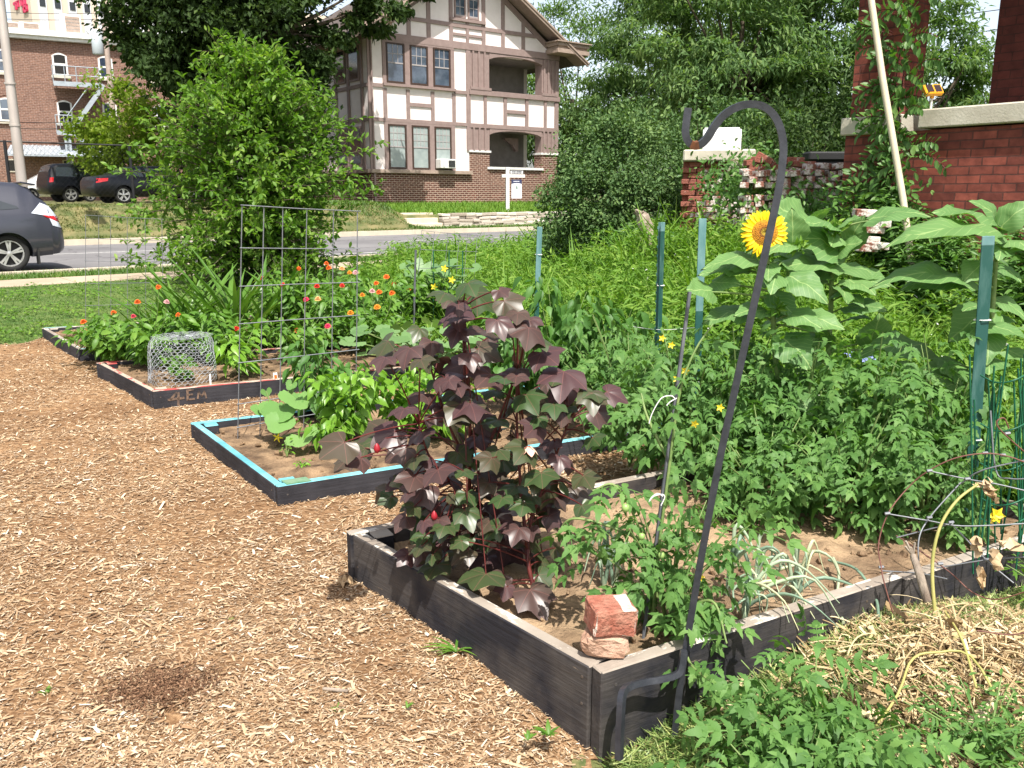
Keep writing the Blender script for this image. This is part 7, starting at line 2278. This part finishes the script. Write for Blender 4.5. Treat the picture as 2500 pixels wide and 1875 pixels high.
def big_leaf_plant(name, lab, cat, base, specs, tmpl, m, seed, group=None, petiole=True):
    r = np.random.default_rng(seed)
    root = empty(name, base, 0, lab, cat, group); o = np.array(root.location)
    lb, b = MB(), MB()
    for (c, s) in specs:
        c = np.asarray(c, float) - o
        d = norm(np.array((c[0], c[1], 0)) + r.normal(size=3) * 0.12 + np.array((0, -0.15, -0.12)))
        lb.leaves(tmpl, [c], [d], [(r.uniform(-.3, .3), -0.35 + r.uniform(-.3, .2), 0.9)], s)
        b.tube(curve((0, 0, 0), (c[0] * 0.4, c[1] * 0.4, c[2] * 0.7), c, 8), 0.0045, 5, cap=False)
    lb.build('foliage', m, root, smooth=True); b.build('stem', M['stem'], root, smooth=True)
    return root


sq = [(pix([(u, v)], Y)[0], s) for u, v, Y, s in ((585, 880, 4.95, .10), (612, 880, 4.9, .155), (640, 862, 4.9, .13), (605, 912, 4.8, .11), (652, 945, 4.75, .12), (565, 885, 5.0, .08), (630, 830, 5.1, .05), (690, 930, 4.8, .07), (575, 845, 5.05, .04))]
sqp = big_leaf_plant('squash_plant', 'young squash plant with broad pale green leaves at the foot of the wire trellis', 'squash plant', (-1.42, 5.02, 0.06), sq, SQUASH, M['squash'], 5)
b = MB(); c = pix([(600, 945)], 4.8)[0] - np.array(sqp.location)
for k in range(5): b.leaves(LEAF_LANCE, [c], [(math.cos(k * 1.26), -.3, math.sin(k * 1.26))], [(0, -1, .5)], 0.032)
b.build('blossom', M['yellow'], sqp)
for i, (u, v, Y, lab) in enumerate(((620, 985, 4.55, 'small seedling in the bare soil of the turquoise edged bed'), (650, 1010, 4.45, 'tiny pale seedling right of the taller seedling'))):
    p = atz(u * K, v * K, 0.06)
    leafy_plant('seedling', lab, 'seedling', p, 0.10 - 0.05 * i, 0.03, 14, LEAF_OVAL, 0.035, M['basil'], 320 + i, stems=3, group='seedlings in the bare soil')
leafy_plant('seedling', 'small leafy plant inside the chicken wire guard', 'plant', (-2.60, 6.60, 0.09), 0.24, 0.16, 60, LEAF_BASIL, 0.08, M['zinnia'], 322, stems=7)
rng = np.random.default_rng(91)
sp_ = [(np.array((rng.uniform(-1.35, 0.0), rng.uniform(6.6, 7.5), rng.uniform(0.2, 0.42))), rng.uniform(0.10, 0.16)) for k in range(46)]
big_leaf_plant('squash_plant', 'spreading squash plant with pale leaves in front of the cucumber trellis', 'squash plant', (-0.7, 7.1, 0.08), sp_, SQUASH, M['cuke'], 6)
cu = []
for k in range(72):
    p = at(rng.uniform(985, 1165), rng.uniform(640, 830), rng.uniform(8.9, 9.5)); cu.append((p, rng.uniform(0.07, 0.13)))
cup = big_leaf_plant('cucumber_vine', 'grey green cucumber vine climbing the far wire trellis', 'cucumber', (-0.85, 9.3, 0.05), cu, SQUASH, M['cuke'], 7)
for u, v in ((1085, 655), (1103, 683), (1098, 805), (1060, 700)):
    b = MB(); c = at(u, v, 8.85) - np.array(cup.location)
    for k in range(5): b.leaves(LEAF_OVAL, [c], [(math.cos(k * 1.26), -.3, math.sin(k * 1.26))], [(0, -1, .3)], 0.04)
    b.build('blossom', M['yellow'], cup)

# ------------------------------------------------------------------ zinnias and strap-leaved clumps
for i, (x, y, h, n, lab) in enumerate(((-3.05, 8.0, 0.92, 34, 'left clump of long arching strap leaves among the zinnias'), (-2.62, 8.15, 1.0, 38, 'tallest clump of long strap leaves left of the wire trellis'), (-2.2, 8.5, 0.95, 26, 'right clump of strap leaves behind the wire trellis'), (-3.4, 8.3, 0.75, 18, 'outermost small clump of arching strap leaves'))):
    root = empty('strap_leaf_plant', (x, y, 0.08), 0, lab, 'plant', 'strap leaved clumps')
    r = np.random.default_rng(400 + i); b = MB()
    n = int(n * 1.5); a = r.uniform(0, 2 * PI, n); t = r.uniform(0.06, 0.55, n)
    b.leaves((LEAF_STRAP[0] * (1, 1, 0.62), LEAF_STRAP[1], LEAF_STRAP[2]), np.stack((r.normal(0, .12, n), r.normal(0, .12, n), np.zeros(n)), 1), np.stack((np.cos(a) * t, np.sin(a) * t, np.ones(n)), 1), np.stack((-np.cos(a), -np.sin(a), t), 1), h * r.uniform(0.55, 1.0, n), wscale=r.uniform(0.5, 0.75, n))
    b.build('foliage', M['strap'], root, smooth=True)

ZG = 'zinnia plants'
ZP = [(-3.42, 7.35, .46, 'zinnia plant at the left corner with orange flowers near the lawn'), (-3.05, 7.15, .50, 'zinnia plant behind the chicken wire guard with pink flowers'), (-2.82, 7.45, .52, 'zinnia plant with a pale pink flower below the strap leaves'), (-2.45, 7.35, .44, 'zinnia plant with one dull orange flower right of the guard'),
      (-2.0, 8.3, .72, 'zinnia plant with red flowers behind the left half of the trellis'), (-1.7, 8.05, .66, 'zinnia plant with a pink flower behind the middle of the trellis'), (-1.75, 8.9, .85, 'tall zinnia plant with the highest orange flowers'), (-1.35, 8.5, .74, 'zinnia plant with red flowers behind the right half of the trellis'),
      (-1.05, 8.9, .74, 'zinnia plant with golden flowers right of the trellis'), (-0.78, 9.1, .70, 'zinnia plant with peach and orange flowers farther right'), (-1.25, 7.75, .50, 'zinnia plant with a bright pink low flower'), (-1.85, 7.45, .46, 'zinnia plant with a low red flower beside the pepper'), (-0.45, 8.8, .6, 'rightmost zinnia plant beside the grey stake'), (-3.7, 7.75, .34, 'small zinnia plant with one orange flower by the white tag'), (-2.35, 8.75, .7, 'zinnia plant behind the strap leaves')]
zin = []
for i, (x, y, h, lab) in enumerate(ZP):
    zin.append(leafy_plant('zinnia_plant', lab, 'zinnia', (x, y, 0.08), h * 0.96, 0.36, 400, LEAF_ZIN, 0.115, M['zinnia'], 500 + i, stems=10, group=ZG, droop=0.3, stem_r=0.004))
fl = [(180, 695, 'orange'), (245, 675, 'orange'), (297, 652, 'orange'), (288, 683, 'pink'), (360, 652, 'pale'), (385, 680, 'orange'), (342, 620, 'orange')]
fl += [((400 + x / 2.074) / K, (450 + y / 2.074) / K, c) for x, y, c in ((497, 475, 'red'), (467, 515, 'red'), (595, 545, 'pink'), (683, 427, 'orange'), (823, 400, 'orange'), (835, 422, 'orange'), (775, 515, 'red'), (903, 512, 'red'), (720, 582, 'pink'), (780, 580, 'peach'),
       (675, 740, 'red'), (830, 717, 'pink'), (367, 730, 'red'), (940, 447, 'gold'), (902, 425, 'peach'), (970, 445, 'pale'), (1005, 560, 'gold'), (1055, 540, 'pale'), (1090, 545, 'orange'), (1075, 500, 'orange'), (1165, 505, 'red'), (1155, 550, 'orange'), (1080, 620, 'gold'), (945, 650, 'gold'), (1127, 467, 'orange'), (1238, 527, 'orange'), (605, 508, 'red'))]
r = np.random.default_rng(17)
zloc = np.array([z.location for z in zin])
PETAL = blade([0.2, 0.42, 0.5, 0.3, 0.05], 0.1, 0.12)
for u, v, colr in fl:
    ray_ = at(u * K, v * K, 1.0)
    uu = (zloc[:, 0] / zloc[:, 1]); k = np.argmin(np.abs(uu - ray_[0]) * 6 + np.abs((at(u * K, v * K, 8.0)[2]) - (zloc[:, 2] + np.array([p[2] for p in ZP]))) * 1.2)
    z = zin[k]
    c = at(u * K, v * K, zloc[k, 1] - 0.12) - zloc[k]
    s = 0.0305 * r.uniform(0.85, 1.15)
    f = MB(); nz = norm(np.array((r.uniform(-.3, .3), -0.35 + r.uniform(-.3, .2), 1)))
    ex_ = norm(np.cross(nz, (1, 0.2, 0))); ey_ = np.cross(nz, ex_)
    for ring, (n_, el, k_) in enumerate(((15, -0.1, 1.0), (12, 0.25, 0.82), (9, 0.6, 0.6), (6, 1.2, 0.42))):
        for q in range(n_):
            a = 2 * PI * (q + ring * .4) / n_
            d = ex_ * math.cos(a) + ey_ * math.sin(a)
            f.leaves(PETAL, [c + nz * (0.004 * ring)], [d + nz * el], [nz - d * el * 0.6], s * k_)
    fo2 = f.build('flower', M['zin_' + colr], z, smooth=True)
    sb = MB(); sb.tube(curve((c[0] * 0.3, c[1] * 0.3, c[2] * 0.4), (c[0] * 0.9, c[1] * 0.9, c[2] * 0.7), c - nz * 0.005, 6), 0.003, 4, cap=False)
    sb.lathe([(0.002, -0.016), (0.011, -0.012), (0.012, 0.0), (0.002, 0.002)], 8, 0, c)
    sb.build('flower_stalk', M['stem'], fo2, smooth=True)

# plant tags
for i, (u, v, z, lab) in enumerate(((187, 707, 0.10, 'white plant tag with a red print in the farthest bed'), (455, 815, 0.1, 'thin white plant tag in the lettered bed'), (596, 812, 0.1, 'white and orange plant tag by the pepper plant'))):
    p = atz(u * K, (v + 14) * K, z)
    t = empty('plant_tag', p, 0.3 * i, lab, 'plant tag', 'white plant tags')
    b = MB(); b.obox((0, 0, 0.03), (0.016 if i != 1 else 0.006, 0, 0), (0, 0.001, 0), (0, 0.008, 0.045)); g = b.build('card', M['white'], t)
    if i != 1:
        b = MB(); b.obox((0, -0.003, 0.04), (0.011, 0, 0), (0, 0.001, 0), (0, 0.004, 0.018)); b.build('print', M['zin_orange'], t)
# weeds sprouting through the mulch
r = np.random.default_rng(52)
for i, (u, v, h, n, lab) in enumerate(((985, 1410, 0.085, 12, 'upright grass sprout against the foot of the nearest bed front'), (385, 1105 * 0 + 790, 0.05, 8, ''), (100, 1500, 0.03, 8, 'small sprout in the mulch at lower left'), (730, 1540, 0.028, 7, 'small sprout in the mulch at lower middle'),
                                       (1185, 1590, 0.05, 10, 'light green weed at the board foot near the bottom'), (320, 1320, 0.02, 6, 'tiny green leaf cluster in the open mulch'), (500, 1340, 0.018, 6, 'tiny weed beside the mulch clump'), (1140, 1600, 0.03, 8, 'tiny green sprig left of the bottom corner'), (880, 1530, 0.022, 6, 'lone green leaf sprig lying in the mulch'))):
    if not lab: continue
    p = atz(u * K, v * K, 0.0)
    root = empty('sprout', p, 0, lab, 'sprout', 'weed sprouts in the mulch')
    b = MB(); a = r.uniform(0, 2 * PI, n)
    b.leaves(LEAF_LANCE if i else LEAF_STRAP, np.zeros((n, 3)), np.stack((np.cos(a) * .7, np.sin(a) * .7, np.full(n, .8)), 1), np.stack((-np.cos(a), -np.sin(a), np.ones(n)), 1), h * r.uniform(.7, 1.2, n))
    b.build('leaves', M['zinnia'], root, smooth=True)

# ------------------------------------------------------------------ loose cover: chips, grass, meadow, straw, clippings
def stuff(o): return tag(o, kind='stuff')


rng = np.random.default_rng(2024)


def logdist(n, y0, y1, k=1.0):
    return np.exp(rng.uniform(math.log(y0), math.log(y1), n))


BEDS = [(A1, A2, np.array((0.873, 0.488))), (np.array(B1), np.array(B2), np.array((0.88, 0.475))), (np.array(C1c), np.array(C2c), np.array((0.884, 0.466))), (np.array(D1), np.array(D2), np.array((0.89, 0.455)))]


def in_bed(X, Y, pad=0.0):
    r = np.zeros(X.shape, bool)
    for c1, c2, d in BEDS:
        e = c2 - c1
        det = d[0] * e[1] - d[1] * e[0]
        dx, dy = X - c1[0], Y - c1[1]
        s = (dx * e[1] - dy * e[0]) / det; t = (d[0] * dy - d[1] * dx) / det
        r |= (s > -pad) & (s < 2.44 + pad) & (t > -pad) & (t < 1 + pad)
    return r


n = 430000
Y = logdist(n, 1.25, 11.5); X = rng.uniform(-0.66, 0.20, n) * (Y + 0.6) + 0.1
ok = (region(X, Y) == 0) & ~in_bed(X, Y, -0.01) & (rng.random(n) < 0.45 + 0.55 * smooth(-0.5, 0.15, snoise(X, Y, 1.7, 61) + 0.5 * snoise(X, Y, 6, 62)))
X, Y = X[ok], Y[ok]; n = len(X)
L = np.exp(rng.normal(-4.55, 0.55, n)) * (0.8 + 0.10 * Y)
L = np.clip(L, 0.004, 0.075)
Wd = np.clip(L * rng.uniform(0.08, 0.30, n), 0.0014, 0.010)
a = rng.normal(0.25, 1.05, n)
tilt = rng.normal(0, 0.22, n)
d = np.stack((np.cos(a), np.sin(a), tilt), 1)
nh = np.stack((rng.normal(0, .3, n), rng.normal(0, .3, n), np.ones(n)), 1)
b = MB(); pos = np.stack((X, Y, mulch_z(X, Y) + rng.uniform(-0.001, 0.010, n)), 1)
b.leaves(CHIP, pos, d, nh, L, wscale=Wd / L)
stuff(b.build('wood_chips', M['chips']))
# the dark scuffed clump in the mulch and one charred stick
b = MB(); q = atz(330 * K, 1490 * K, 0.0)
k = 4200
p = rng.normal(size=(k, 3)) * (0.08, 0.06, 0.0) + np.array((q[0] + 0.02, q[1], 0))
p[:, 2] = mulch_z(p[:, 0], p[:, 1]) + 0.004 + rng.uniform(0, 0.009, k)
b.leaves(CHIP, p, rng.normal(size=(k, 3)) * (1, 1, .35), rng.normal(size=(k, 3)) * .5 + (0, 0, 1), rng.uniform(0.005, 0.018, k), wscale=np.full(k, 0.25))
stuff(b.build('shredded_bark', island_mat('dark_bark_shreds', [(0, (0.06, 0.03, 0.017)), (0.6, (0.17, 0.09, 0.05)), (1, (0.34, 0.21, 0.125))])))
q = atz(725 * K, 1500 * K, 0.0)
b = MB(); b.obox((q[0], q[1], 0.016), (0.04, -0.007, 0), (0.001, 0.005, 0.0), (0, 0, 0.003), 0, 0.001); tag(b.build('charred_stick', M['wood_dead']), 'flat dark grey stick lying on the mulch left of the nearest bed', 'stick')
q = atz(740 * K, 1268 * K, 0.0)
b = MB(); crumple(b, np.array((q[0] - .02, q[1], 0.02)), 0.06, 0.05, (1, .2, .1), 4); tag(b.build('dry_leaf', M['deadleaf']), 'curled tan dry leaf on the mulch by the left end of the nearest bed', 'leaf')

# lawn by the pavement
n = 85000
Y = logdist(n, 8.6, 21.0); X = -0.64 * Y + rng.uniform(0, 1, n) * (0.64 * Y + 0.5)
Q = -0.6258 * X + 0.78 * Y
ok = (region(X, Y) == 1) & (Q < 14.82 + rng.normal(0, .05, n)) & ~in_bed(X, Y, 0.03)
X, Y = X[ok], Y[ok]; n = len(X)


def blades(X, Y, Z, h, m, name, wide=1.0, lean=0.6, tm=GRASS):
    n = len(X); a = rng.uniform(0, 2 * PI, n)
    d = np.stack((np.cos(a) * lean * rng.uniform(.2, 1.4, n), np.sin(a) * lean * rng.uniform(.2, 1.4, n), np.ones(n)), 1)
    b = MB(); b.leaves(tm, np.stack((X, Y, Z), 1), d, np.stack((np.cos(a), np.sin(a), np.full(n, .4)), 1), h * rng.uniform(0.55, 1.25, n), wscale=np.full(n, wide))
    return stuff(b.build(name, m))


blades(X, Y, lawn_z(X, Y), 0.045, M['lawn'], 'lawn_grass', 1.7, 1.4)


k = 16000
Yc = logdist(k, 8.6, 16.0); Xc = -0.64 * Yc + rng.uniform(0, 1, k) * (0.64 * Yc + 0.5)
ok = (region(Xc, Yc) == 1) & (-0.6258 * Xc + 0.78 * Yc < 14.7) & ~in_bed(Xc, Yc, 0.03) & (snoise(Xc, Yc, 2.3, 55) > 0.05)
Xc, Yc = Xc[ok], Yc[ok]; k = len(Xc)
b = MB(); b.leaves(QUADLEAF, np.stack((Xc, Yc, lawn_z(Xc, Yc) + rng.uniform(.02, .06, k)), 1), rng.normal(size=(k, 3)) * (1, 1, .3), rng.normal(size=(k, 3)) * .4 + (0, -.2, 1), rng.uniform(.03, .065, k))
stuff(b.build('lawn_clover', M['weed']))


def pq_scatter(n, p0, p1, q0, q1):
    p = rng.uniform(p0, p1, n); q = rng.uniform(q0, q1, n)
    x, y = XY(p, q)
    return x, y, p, q


x, y, p, q = pq_scatter(26000, -6, 14.6, 16.05, 17.2)
blades(x, y, np.full(len(x), RZ - 0.04), 0.10, M['lawn'], 'verge_grass', 1.5, 0.9)
x, y, p, q = pq_scatter(1800, 10.9, 11.9, 16.6, 17.1)
blades(x, y, np.full(len(x), RZ - 0.04), 0.27, M['weed'], 'tall_verge_grass', 0.6, 0.6)
x, y, p, q = pq_scatter(34000, 0, 18, 26.25, 30.2)
keep = rng.random(len(x)) < (0.35 + 0.65 * (snoise(x, y, 1.2, 12) > -0.2))
keep &= ~((q > 27.05) & (q < 27.5))
x, y, p, q = x[keep], y[keep], p[keep], q[keep]
blades(x, y, far_z(p, q) - 0.01, 0.10, M['drygrass'], 'bank_grass', 2.4, 1.2)
x, y, p, q = pq_scatter(26000, 18.6, 34, 29.15, 36.6)
blades(x, y, far_z(p, q) - 0.01, 0.26, M['weed'], 'house_lawn_grass', 1.2, 0.7)
x, y, p, q = pq_scatter(9000, 17, 34, 26.25, 27.3)
blades(x, y, far_z(p, q) - 0.01, 0.16, M['lawn'], 'far_verge_grass', 2.0, 0.9)
x, y, p, q = pq_scatter(5000, 14.5, 17.9, 28.2, 33)
blades(x, y, far_z(p, q) - 0.01, 0.16, M['lawn'], 'house_bank_grass', 2.0, 0.9)

# meadow of weeds behind the beds
n = 215000
Y = logdist(n, 3.0, 24.0); X = rng.uniform(-0.35, 0.92, n) * Y
Q = -0.6258 * X + 0.78 * Y
ok = (region(X, Y) == 2) & (Q < 17.15) & ~in_bed(X, Y, 0.03)
ok &= ~((X > 3.6) & (Y > 8.9 - 0.4 * (X - 3.6)) & (rng.random(n) < 0.8))
X, Y = X[ok], Y[ok]; n = len(X)
hh = np.clip(0.29 + 0.24 * snoise(X, Y, 1.3, 21), 0.07, 0.75) * np.clip(0.45 + 0.11 * Y, 0.5, 1.5)
hh *= np.where((X < 0.1) & (Y > 10), 0.75, 1)
zz = meadow_z(X, Y)
grassy = rng.random(n) < 0.24
a = rng.uniform(0, 2 * PI, n)
b = MB(); g = grassy; k = g.sum()
d = np.stack((np.cos(a[g]) * .7 * rng.uniform(.2, 1.3, k), np.sin(a[g]) * .7 * rng.uniform(.2, 1.3, k), np.ones(k)), 1)
b.leaves(GRASS, np.stack((X[g], Y[g], zz[g]), 1), d, np.stack((np.cos(a[g]), np.sin(a[g]), np.full(k, .4)), 1), hh[g] * rng.uniform(.7, 1.5, k), wscale=np.full(k, 0.55))
g = ~grassy; k = g.sum()
t = rng.uniform(0.15, 1.0, k) ** 0.7
b.leaves(LEAF_LANCE, np.stack((X[g] + rng.normal(0, .03, k), Y[g] + rng.normal(0, .03, k), zz[g] + hh[g] * t), 1), np.stack((np.cos(a[g]), np.sin(a[g]), rng.uniform(-.5, .7, k)), 1),
         rng.normal(size=(k, 3)) * .4 + (0, -.1, 1), rng.uniform(0.05, 0.10, k) * np.clip(0.55 + 0.055 * Y[g], .7, 1.5), wscale=np.full(k, 0.95))
for kx in range(110):                                 # taller leafy weed clumps rising out of the meadow
    yc = math.exp(rng.uniform(math.log(5.2), math.log(15))); xc = rng.uniform(-0.12, 0.55) * yc
    if region(xc, yc) != 2 or in_bed(np.array([xc]), np.array([yc]), .05)[0]: continue
    k = 110; hc = rng.uniform(0.3, 0.7)
    tz = rng.random(k); q = rng.normal(size=(k, 2)) * (0.07 + 0.06 * tz[:, None])
    a = rng.uniform(0, 2 * PI, k)
    b.leaves(LEAF_LANCE, np.stack((xc + q[:, 0], yc + q[:, 1], meadow_z(xc, yc) + 0.1 + hc * tz), 1), np.stack((np.cos(a), np.sin(a), rng.uniform(-.4, .9, k)), 1), rng.normal(size=(k, 3)) * .4 + (0, -.1, 1), rng.uniform(.06, .12, k), wscale=np.full(k, .8))
stuff(b.build('meadow_weeds', M['weed']))
# denser leafy weeds along the foot of the wall, the rubble and the shrub
k = 27000
X = rng.uniform(1.2, 6.4, k); Y = 12.4 - (X - 1.2) * 1.0 + rng.normal(0, .55, k)
X = np.where(rng.random(k) < .6, rng.uniform(3.45, 5.8, k), X)
Y = np.where(X > 3.1, np.minimum(Y, 8.45 - 1.30 * (X - 3.687) - np.abs(rng.normal(0, .45, k))), Y)
hh = np.clip(0.42 + 0.2 * snoise(X, Y, 1.6, 33), .2, .75) + np.where(X > 3.1, 0.45, 0) * smooth(-.6, .4, snoise(X, Y, 2.2, 41))
t = rng.random(k)
a = rng.uniform(0, 2 * PI, k)
b = MB(); b.leaves(LEAF_LANCE, np.stack((X, Y, meadow_z(X, Y) + hh * t * 1.2), 1), np.stack((np.cos(a), np.sin(a), rng.uniform(-.5, .6, k)), 1), rng.normal(size=(k, 3)) * .4 + (0, -.2, 1), rng.uniform(.07, .13, k))
stuff(b.build('wall_foot_weeds', M['vine']))
# ivy-like growth over the broken wall
k = 2300
c = np.array([at(u, v, Y_) for u, v, Y_ in ((1790, 470, 11.0), (1850, 455, 10.6), (1765, 440, 11.6), (1830, 430, 10.8), (1880, 450, 10.5), (1870, 500, 10.4), (1930, 480, 10.2), (1740, 425, 11.8), (1960, 500, 10.0), (1815, 400, 11.6), (2000, 520, 9.8))])
i = rng.integers(0, len(c), k)
p = c[i] + rng.normal(size=(k, 3)) * (0.17, 0.08, 0.15) + (0, -0.16, -0.04)
b = MB(); b.leaves(LEAF_OVAL, p, rng.normal(size=(k, 3)) + (0, -.3, -.4), rng.normal(size=(k, 3)) * .5 + (0, -.5, .8), rng.uniform(.05, .10, k))
tag(b.build('creeper', M['vine'], smooth=True), 'green creeper hanging over the broken brick wall', 'creeper')
# small blue and white meadow flowers
b = MB()
c = np.array([Z3(x, y, 5.6) for x, y in ((965, 845), (1000, 850), (1065, 855), (1070, 870), (1105, 885), (1100, 870), (1145, 860), (1055, 888), (985, 865))])
for q in c:
    for k in range(5): b.leaves(QUADLEAF, [q], [(math.cos(k * 1.26), -.3, math.sin(k * 1.26))], [(0, -1, .5)], 0.028)
stuff(b.build('blue_flowers', mat('chicory_blue', (0.30, 0.36, 0.72))))
k = 260
Y = rng.uniform(5.5, 13, k); X = rng.uniform(0.1, .6, k) * Y
b = MB()
p = np.stack((X, Y, meadow_z(X, Y) + .27), 1)
b.leaves(QUADLEAF, np.repeat(p, 2, 0), rng.normal(size=(2 * k, 3)), rng.normal(size=(2 * k, 3)) * .3 + (0, -.6, 1), np.full(2 * k, .022))
stuff(b.build('white_clover', M['white']))

# foreground right: clippings against the board, straw heap, dry stalks
n = 9000
s = rng.uniform(0, 2.0, n); w = np.abs(rng.normal(0, .16, n))
X = A1[0] + LD[0] * s + LD[1] * w + 0.01; Y = A1[1] + LD[1] * s - LD[0] * w - 0.01
ok = region(X, Y) == 3
X, Y = X[ok], Y[ok]; n = len(X)
a = rng.uniform(0, 2 * PI, n)
b = MB(); b.leaves(GRASS, np.stack((X, Y, yard_z(X, Y) + rng.uniform(0, .03, n)), 1), np.stack((np.cos(a), np.sin(a), rng.uniform(-.1, .45, n)), 1), rng.normal(size=(n, 3)) * .3 + (0, 0, 1), rng.uniform(.025, .075, n), wscale=np.full(n, .8))
stuff(b.build('grass_clippings', M['clipping']))
n = 60000
X = 0.3 + 7.5 * rng.random(n) ** 1.6; Y = rng.uniform(0.8, 6.0, n)
ok = (region(X, Y) == 3) & (rng.random(n) < 0.30 + 0.5 * (snoise(X, Y, 2.5, 6) > 0))
X, Y = X[ok], Y[ok]; n = len(X)
a = rng.uniform(0, 2 * PI, n)
b = MB(); b.leaves(GRASS, np.stack((X, Y, yard_z(X, Y)), 1), np.stack((np.cos(a) * .8, np.sin(a) * .8, rng.uniform(.1, 1, n)), 1), rng.normal(size=(n, 3)) * .3 + (0, 0, 1), rng.uniform(.03, .08, n), wscale=np.full(n, .7))
stuff(b.build('yard_grass', M['lawn']))
n = 24000
X = rng.normal(1.42, .30, n); Y = rng.normal(2.32, .33, n)
ok = (region(X, Y) == 3) & (rng.random(n) < 0.45 + 0.55 * (snoise(X, Y, 5, 14) > -0.25))
X, Y = X[ok], Y[ok]; n = len(X)
a = rng.uniform(0, 2 * PI, n)
b = MB()
b.leaves(CHIP, np.stack((X, Y, yard_z(X, Y) + rng.uniform(.0, .045, n)), 1), np.stack((np.cos(a), np.sin(a), rng.normal(0, .45, n)), 1), rng.normal(size=(n, 3)) * .8 + (0, 0, 1), np.exp(rng.normal(-3.45, .45, n)), wscale=rng.uniform(.03, .17, n))
for k in range(330):
    p = np.array((rng.normal(1.4, .28), rng.normal(2.32, .32), 0)); p[2] = yard_z(p[0], p[1]) + .03
    a = rng.uniform(0, 6.28); L = rng.uniform(.05, .22)
    q = p + np.array((math.cos(a), math.sin(a), rng.uniform(-.2, .2))) * L
    b.tube(curve(p, (p + q) / 2 + rng.normal(size=3) * .03 + np.array((0, 0, .03)), q, 7), rng.uniform(.001, .003), 4, cap=False)
stuff(b.build('straw_heap', M['straw']))
for pts, lab in (([(1840, 1659), (1930, 1560), (1960, 1510), (2010, 1505), (2090, 1520), (2190, 1640)], 'long yellow branching stalk across the straw at the bottom right'), ([(1860, 1640), (1980, 1645), (2230, 1655)], 'yellow stalk along the bottom right edge'), ([(2030, 1420), (2065, 1490), (2100, 1560)], 'short yellow stalk below the straw heap')):
    P_ = np.array([atz(u * K, v * K, 0.03) for u, v in pts]); P_[:, 2] = yard_z(P_[:, 0], P_[:, 1]) + 0.075
    b = MB(); b.tube(spline(P_, 20), 0.0038, 7); tag(b.build('dry_stalk', M['yellow_stalk'], smooth=True), lab, 'stalk', 'dry yellow stalks on the straw')
for (u0, v0, u1, v1, rr_, lab) in ((1990, 1245 + 75, 2060, 1330, .013, 'short dry log at the board foot by the straw'), (2040, 1640, 2160, 1545, .022, 'pale split log at the lower right corner')):
    p0, p1 = atz(u0 * K, v0 * K, 0.03), atz(u1 * K, v1 * K, 0.03)
    for p in (p0, p1): p[2] = yard_z(p[0], p[1]) + rr_ * .7
    b = MB(); b.tube(spline([p0, (p0 + p1) / 2 + (0, 0, .006), p1], 8), [rr_, rr_ * 1.1, rr_, rr_ * 1.05, rr_ * .95, rr_, rr_ * .9, rr_ * .8], 7); tag(b.build('dry_log', M['driedlog']), lab, 'log', 'dry logs in the straw')
